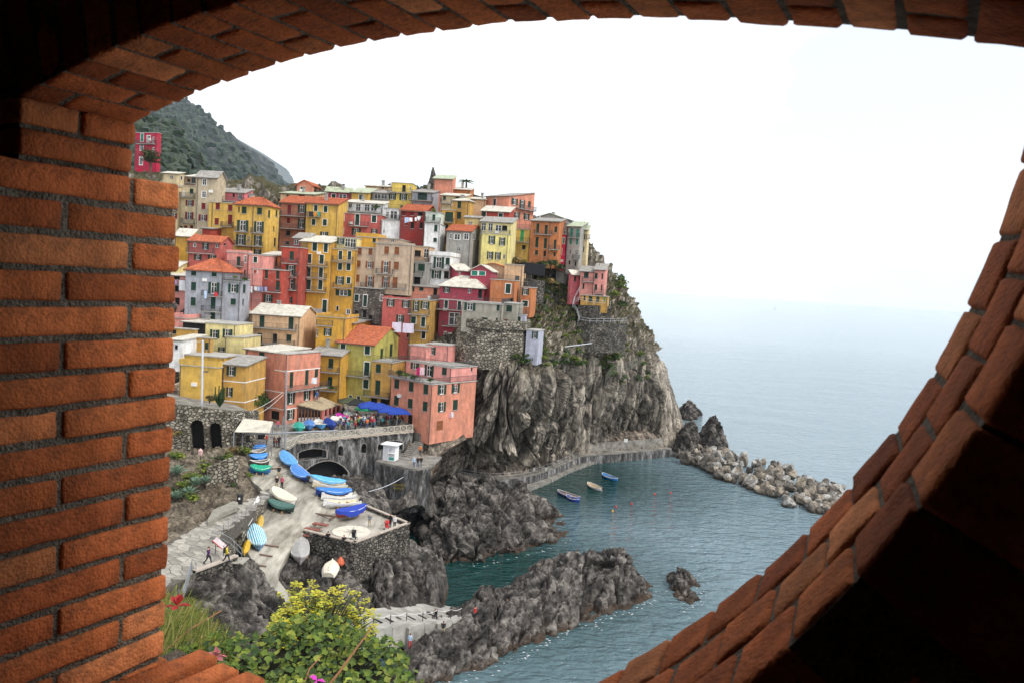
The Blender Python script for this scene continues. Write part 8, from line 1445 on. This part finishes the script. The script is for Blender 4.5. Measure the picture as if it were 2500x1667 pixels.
# ================================================================ FOREGROUND BANK: ivy, spurge, grass
ZI = 37.35
def ivy_h(x, y): return ZI + .10 * fbm(np.stack([np.asarray(x) * 1.1, np.asarray(y) * 1.1, np.zeros_like(x)], 1), 3, 71) * 2 + .25 * np.exp(-((np.asarray(x) + 2.75) ** 2 + (np.asarray(y) - 9.9) ** 2) / .9) - .16 * np.clip(-3.35 - np.asarray(x), 0, 1.5)
iv = np.array([PZ(*q, ZI) for q in ((380, 1570), (470, 1562), (560, 1574), (640, 1584), (700, 1560), (760, 1535), (800, 1520), (850, 1528), (905, 1540), (955, 1560), (985, 1600), (1020, 1645), (1040, 1700))]); poly = [tuple(p[:2]) for p in iv] + [(-.6, 6.5), (-.5, 4.0), (-3.2, 4.0), (-6.5, 8.0)]
lo = np.array([-6.5, 4.0]); hi = np.array([-.4, 11.2]); gx, gy = np.meshgrid(np.linspace(lo[0], hi[0], 90), np.linspace(lo[1], hi[1], 100)); P = np.stack([gx.ravel(), gy.ravel()], 1); ins, d = pip(P, poly); sd = np.where(ins, d, -d); z = ivy_h(P[:, 0], P[:, 1]) - .12 - np.clip(.25 - sd, 0, 3) * 2.2; z = np.maximum(z, 33)
gridmesh('hillside', np.concatenate([P, z[:, None]], 1).reshape(100, 90, 3), rockmat('leaf_litter', (.012, .014, .008), (.03, .03, .016), (.06, .05, .03), 4, wet=False), kind='structure', smooth=True)
ivy_m = [leafmat('ivy_leaf_%d' % i, c, .3, 6, .3) for i, c in enumerate(((.06, .11, .014), (.13, .19, .02), (.025, .055, .012), (.22, .25, .03)))]
def ivy_leaf(b, c=1.0): return b.add([(0, -.5, 0), (.32, -.35, .05), (.55, .05, .1), (.28, .18, .06), (0, .62, -.06), (-.28, .18, .06), (-.55, .05, .1), (-.32, -.35, .05), (0, 0, -.02)], [(0, 1, 8), (1, 2, 8), (2, 3, 8), (3, 4, 8), (4, 5, 8), (5, 6, 8), (6, 7, 8), (7, 0, 8)])
LM = []
for m in ivy_m: b = MB(); ivy_leaf(b); o = b.build('leaf', m); LM.append(o.data); bpy.data.objects.remove(o)
ivy = empty('ivy', (-2.6, 9.5, 37), 0, label='glossy green ivy covering the bank just outside the brick opening', category='ivy'); io = np.array(ivy.location)
rs = np.random.default_rng(8); pts = []
while len(pts) < 7200:
    c = np.stack([rs.uniform(lo[0], hi[0], 4000), rs.uniform(6.2, hi[1], 4000)], 1); ins, d = pip(c, poly); e = np.where(ins, d, -d); c = c[(ins) | (d < .12)]; pts += list(c)
pts = np.array(pts[:7200]); zs2 = ivy_h(pts[:, 0], pts[:, 1]) + rs.uniform(-.10, .14, len(pts)) - np.clip(.12 - np.where(pip(pts, poly)[0], 1, 0) * pip(pts, poly)[1], 0, .5) * 1.5
vis = np.argsort(-zs2)[:0]
tri = MB(); base_l = MB(); ivy_leaf(base_l); BV = np.array(base_l.v); V = []; FF = []; MI = []
near = rs.permutation(len(pts))[:280]; nearset = set(near.tolist())
for i, (x, y) in enumerate(pts):
    s = rs.uniform(.045, .095) * (1.25 if i in nearset else 1); nx_, ny_ = rs.normal(0, .5), rs.normal(-.45, .5); rot = Matrix.Rotation(rs.uniform(0, 6.28), 3, 'Z'); q = Vector((nx_, ny_, 1)).normalized().to_track_quat('Z', 'Y').to_matrix() @ rot; mi = int(rs.choice([0, 0, 1, 1, 2, 3]))
    if i in nearset:
        o = link('leaf', LM[mi], ivy); o.matrix_local = Matrix.Translation((x - io[0], y - io[1], zs2[i] - io[2] + .03)) @ q.to_4x4() @ Matrix.Scale(s, 4)
    else:
        Q = BV @ np.array(q.transposed()) * s + [x - io[0], y - io[1], zs2[i] - io[2]]; k = len(V) * 9; V.append(Q); FF += [tuple(k + a for a in f) for f in base_l.f]; MI += [mi] * 8
me = bpy.data.meshes.new('leaves'); me.from_pydata(np.concatenate(V).tolist(), [], FF); [me.materials.append(m) for m in ivy_m]; me.polygons.foreach_set('material_index', MI); me.update(); o = link('leaves', me, ivy, kind='stuff')
# yellow flowering spurge
sp = empty('spurge_bush', PY(770, 1590, 11.3), 0, label='yellow flowering spurge bush above the ivy', category='bush'); si = np.array(sp.location); yl = leafmat('spurge_flower', (.42, .37, .025), .3, 8); yg = leafmat('spurge_bract', (.26, .30, .03), .3, 8); stem = MB(); leaf = MB(); flow = MB(); rs = random.Random(31)
for k in range(420):
    a = rs.uniform(0, 6.28); e = math.acos(1 - rs.random() * .95); r_ = (.80 + .14 * math.sin(a * 3 + 1) * math.sin(e * 2)) * rs.uniform(.74, 1.1); tip = np.array([r_ * .98 * math.sin(e) * math.cos(a), r_ * .8 * math.sin(e) * math.sin(a), .12 + r_ * .92 * math.cos(e)]); bend = tip * .55 + np.array([0, 0, -.05])
    stem.tube([(0, 0, -.4), bend, tip], [.012, .008, .005], 4, cap=False); up = tip / np.linalg.norm(tip) * .5 + np.array([0, 0, .6])
    for j in range(9):
        b_ = rs.uniform(0, 6.28); l_ = rs.uniform(.05, .09); p = tip - up * rs.uniform(.02, .16); dv = np.array([math.cos(b_), math.sin(b_), .25]) * l_; w_ = np.cross(dv, up); w_ = w_ / (np.linalg.norm(w_) + 1e-6) * .011; leaf.add([p, p + dv * .5 + w_, p + dv, p + dv * .5 - w_], [(0, 1, 2, 3)], rs.choice([0, 0, 1]))
    if rs.random() < .8 and tip[2] > .25:
        for j in range(11): q = tip + np.array([rs.uniform(-.055, .055), rs.uniform(-.055, .055), rs.uniform(.0, .06)]); s_ = rs.uniform(.018, .03); n_ = rs.uniform(0, 3); flow.add([q + [s_ * math.cos(n_), s_ * math.sin(n_), .004], q + [-s_ * math.sin(n_), s_ * math.cos(n_), .01], q - [s_ * math.cos(n_), s_ * math.sin(n_), -.004], q + [s_ * math.sin(n_), -s_ * math.cos(n_), .01]], [(0, 1, 2, 3)], rs.choice([0, 0, 1]))
stem.build('stems', bark_m, sp); leaf.build('leaves', [GR['mid'], GR['lime']], sp); flow.build('flowers', [yl, yg], sp)
# long grass at the left edge
gm = [leafmat('grass_%d' % i, c, .2, 3) for i, c in enumerate(((.20, .22, .05), (.10, .14, .03), (.30, .26, .09)))]; gb = MB(); rs = random.Random(77)
gpts = [PY(rs.uniform(385, 500) , 0, 1) for _ in range(0)]
for k in range(2300):
    px = rs.uniform(380, 560); py = rs.uniform(1470, 1690) + max(0, px - 440) * .9; Y = rs.uniform(9.0, 12.8); p = PY(px, py, Y); a = rs.uniform(-1.2, 1.9); l_ = rs.uniform(.14, .42); dx = np.array([math.cos(a) * .8, rs.uniform(-.3, .3), 0]) * l_; w_ = np.array([.0045, .002, 0])
    m1 = p + dx * .35 + [0, 0, l_ * .6]; t_ = p + dx + [0, 0, l_ * rs.uniform(.55, .95)]; gb.add([p - w_, p + w_, m1 + w_, m1 - w_, t_], [(0, 1, 2, 3), (3, 2, 4)], rs.choice([0, 0, 1, 2]))
gb.build('grass', gm, None, kind='stuff', label='long pale grass and reeds at the foot of the brick jamb', category='grass')
gs = [PY(400, 1560, 11.5), PY(470, 1590, 11.5), PY(560, 1660, 11.5)]; b = MB(); b.grid([[p + [-1.5, 1.2, -1.0], p + [0, 0, -.15], p + [.3, -2.5, -1.6], p + [.4, -3.5, -4]] for p in [PY(300, 1500, 11.8)] + gs]); b.build('grass_bank', MATS['leaf_litter'], kind='structure')
tw_m = mat('twig', (.24, .11, .05), .8, .3, 8)
for (pts_, r_, lb) in (([(905, 1535, 8.6), (870, 1590, 8.4), (828, 1640, 8.2), (770, 1720, 8.0)], .012, 'long bare reddish twig rising across the ivy'), ([(785, 1600, 8.8), (755, 1640, 8.6), (735, 1690, 8.4)], .009, 'shorter bare twig left of the long one'), ([(400, 1590, 9), (460, 1545, 9.2), (540, 1490, 9.6)], .007, 'thin dry stem arching out of the grass'), ([(600, 1665, 8.8), (650, 1650, 9), (690, 1625, 9.2)], .008, 'thin brown stem lying over the ivy')):
    P = [PY(*q) for q in pts_]; b = MB(); b.tube([p - P[0] + np.array([0, 0, .04 * (i % 2)]) for i, p in enumerate(P)], [r_ * .5, r_, r_ * 1.1, r_ * 1.2][:len(P)], 6); o = b.build('twig', tw_m, label=lb, category='twig'); o.location = tuple(P[0])
for (px, py, Y, c_, s_, lb) in ((432, 1478, 3.2, (.35, .02, .02), .06, 'dark red bougainvillea sprig beside the brick jamb'), (773, 1660, 8.4, (.55, .03, .4), .1, 'single magenta flower at the bottom edge'), (530, 1602, 8.5, (.4, .12, .14), .12, 'faded pink flower spray over the ivy')):
    fl = empty('flower', PY(px, py, Y), 0, label=lb, category='flower'); m = leafmat('petal_%d' % int(c_[0] * 100 + c_[2] * 37), c_, .3, 20)
    for k in range(7): a = k * 2.4; b = MB(); b.add([(0, 0, 0), (.5, .25, .2), (1, 0, .1 + .1 * (k % 3)), (.5, -.25, .2)], [(0, 1, 2, 3)]); o = b.build('petal', m, fl); o.rotation_euler = (rs.uniform(-.5, .5), rs.uniform(-1.2, .6), a); o.scale = (s_, s_, s_)
# ================================================================ MOUNTAINS
mt_m = rockmat('mountain_scrub', (.010, .017, .014), (.02, .029, .024), (.09, .092, .09), .03, wet=False, crack=(1, 1, 1)); mt_m2 = rockmat('far_ridge', (.03, .04, .03), (.05, .06, .04), (.09, .09, .07), .01, wet=False)
FOREST = []
def mountain(name, ridge, foot, Yr, Yf, m, amp, seed, n=260, k=150, bumps=0, bs=3.0):
    rr = np.array([PY(x, y, Yr) for x, y in ridge]); ff = np.array([PY(x, y, Yf) for x, y in foot]); a = cubic(rr, n); b = cubic(ff, n); back = a + [0, Yr * .25, -abs(a[:, 2].max()) * .5 * 0 - 60]
    t = np.linspace(0, 1, k)[:, None, None]; G_ = b[None] * (1 - t) + a[None] * t; G_[..., 2] += 0; G_ = np.concatenate([G_, (a * .5 + back * .5 - [0, 0, 5])[None], back[None]], 0); X = G_.reshape(-1, 3); nr = gnormals(G_).reshape(-1, 3); nr *= np.sign(nr[:, 1:2]) * -1
    S = Yr / 700; d_ = fbm(X / (60 * S), 4, seed) * 22 * S * amp + fbm(X / (14 * S), 4, seed + 5) * 7 * S * amp + np.abs(fbm(X / (30 * S), 3, seed + 9)) * -14 * S * amp; w1 = worley(X / (11 * S ** .5), seed + 2)[0]; d_ = d_ + (1 - w1) * 9 * S ** .6 * amp; X = X + nr * d_[:, None]
    o = gridmesh(name, X.reshape(G_.shape), m, kind='structure', smooth=False)
    if bumps:
        rs_ = np.random.default_rng(seed); Gx = X.reshape(G_.shape)
        for _ in range(bumps): i, j = rs_.integers(0, k), rs_.integers(0, n); FOREST.append((Gx[i, j], rs_.uniform(.6, 1.5) * bs))
mountain('mountain', [(250, 150), (330, 200), (400, 230), (446, 255), (500, 284), (553, 342), (595, 393), (630, 432), (690, 505), (740, 560)], [(250, 520), (330, 525), (420, 530), (470, 535), (520, 540), (570, 545), (610, 548), (650, 550), (710, 560), (760, 600)], 2600, 1100, mt_m, 1.0, 3, bumps=3200, bs=7.0)
mountain('hill', [(250, 240), (320, 268), (360, 290), (400, 310), (440, 335), (480, 385), (510, 425), (550, 470)], [(250, 470), (320, 470), (360, 472), (400, 475), (440, 478), (480, 480), (510, 482), (550, 490)], 330, 225, mt_m, .5, 17, bumps=500, bs=1.7)
mountain('far_mountain', [(560, 330), (600, 400), (640, 428), (660, 442), (680, 452), (700, 466), (730, 485), (790, 520)], [(560, 640), (600, 640), (640, 640), (660, 640), (680, 640), (700, 640), (730, 640), (790, 645)], 9000, 7200, mt_m2, .5, 23, n=90, k=40)
rs = np.random.default_rng(3); V = []; FF = []; ico = None
import bmesh
bm = bmesh.new(); bmesh.ops.create_icosphere(bm, subdivisions=1, radius=1); IV = np.array([v.co[:] for v in bm.verts]); IF = [tuple(v.index for v in f.verts) for f in bm.faces]; bm.free()
MI = []
for n_, (p, r_) in enumerate(FOREST): Q = IV * (1 + rs.uniform(-.3, .3, (len(IV), 1))) * [r_, r_, r_ * rs.uniform(.8, 1.5)] + p; k = n_ * len(IV); V.append(Q); FF += [tuple(k + a for a in f) for f in IF]; MI += [int(rs.integers(0, 3))] * len(IF)
me = bpy.data.meshes.new('forest'); me.from_pydata(np.concatenate(V).tolist(), [], FF); [me.materials.append(k) for k in (leafmat('forest_dark', (.010, .021, .013)), leafmat('forest_mid', (.018, .033, .019)), leafmat('forest_grey', (.028, .042, .024)))]; me.polygons.foreach_set('material_index', MI); me.update(); link('forest', me, None, kind='stuff', label='scattered trees and scrub on the mountainside', category='forest')
tree('spreading tree in front of the red hillside house', PY(365, 425, 205), 6.5, 3.2, 0)
# sailing boat speck and gulls far off
sb = empty('sailing_boat', PZ(1892, 755, 0), 0, label='tiny white sailing boat far out on the sea', category='boat'); b = MB(); b.hexa([(-4, -1.2, 0), (4, -1.2, 0), (4, 1.2, 0), (-4, 1.2, 0), (-5, -1.4, 1.6), (6, -1.2, 1.9), (6, 1.2, 1.9), (-5, 1.4, 1.6)]); b.build('hull', trim_m, sb); b = MB(); b.add([(0, 0, 2), (-4, .1, 2.4), (0, .05, 13)], [(0, 1, 2)]); b.build('sail', trim_m, sb)
for (px, py, Y, lb) in ((975, 380, 180, 'dark gull gliding above the hilltop'), (1405, 489, 230, 'small gull right of the salmon corner house')):
    g = MB(); g.add([(0, -.25, 0), (.12, 0, .08), (0, .3, 0), (-.12, 0, .08), (.8, .05, .35), (-.8, .0, .3), (0, 0, -.1)], [(0, 1, 2, 3), (1, 4, 2), (3, 2, 5), (0, 6, 1), (0, 3, 6), (6, 2, 1), (6, 3, 2)]); o = g.build('gull', mat('gull_grey', (.12, .12, .13), .8), label=lb, category='bird'); o.location = tuple(PY(px, py, Y)); o.rotation_euler = (.3, .2, .5); o.scale = (.8, .8, .8)
# ================================================================ AIR
hm = bpy.data.materials.new('haze'); hm.use_nodes = True; ht = hm.node_tree; ht.nodes.clear(); ho = ht.nodes.new('ShaderNodeOutputMaterial'); pv_ = ht.nodes.new('ShaderNodeVolumePrincipled'); pv_.inputs['Color'].default_value = (.80, .90, 1.0, 1); pv_.inputs['Density'].default_value = .000038; ht.links.new(pv_.outputs[0], ho.inputs['Volume'])
b = MB(); b.box(-9600, 27000, -60, 27000, -12, 1250); b.build('haze', hm, None, kind='stuff', label='thin pale air over sea and hills', category='haze')
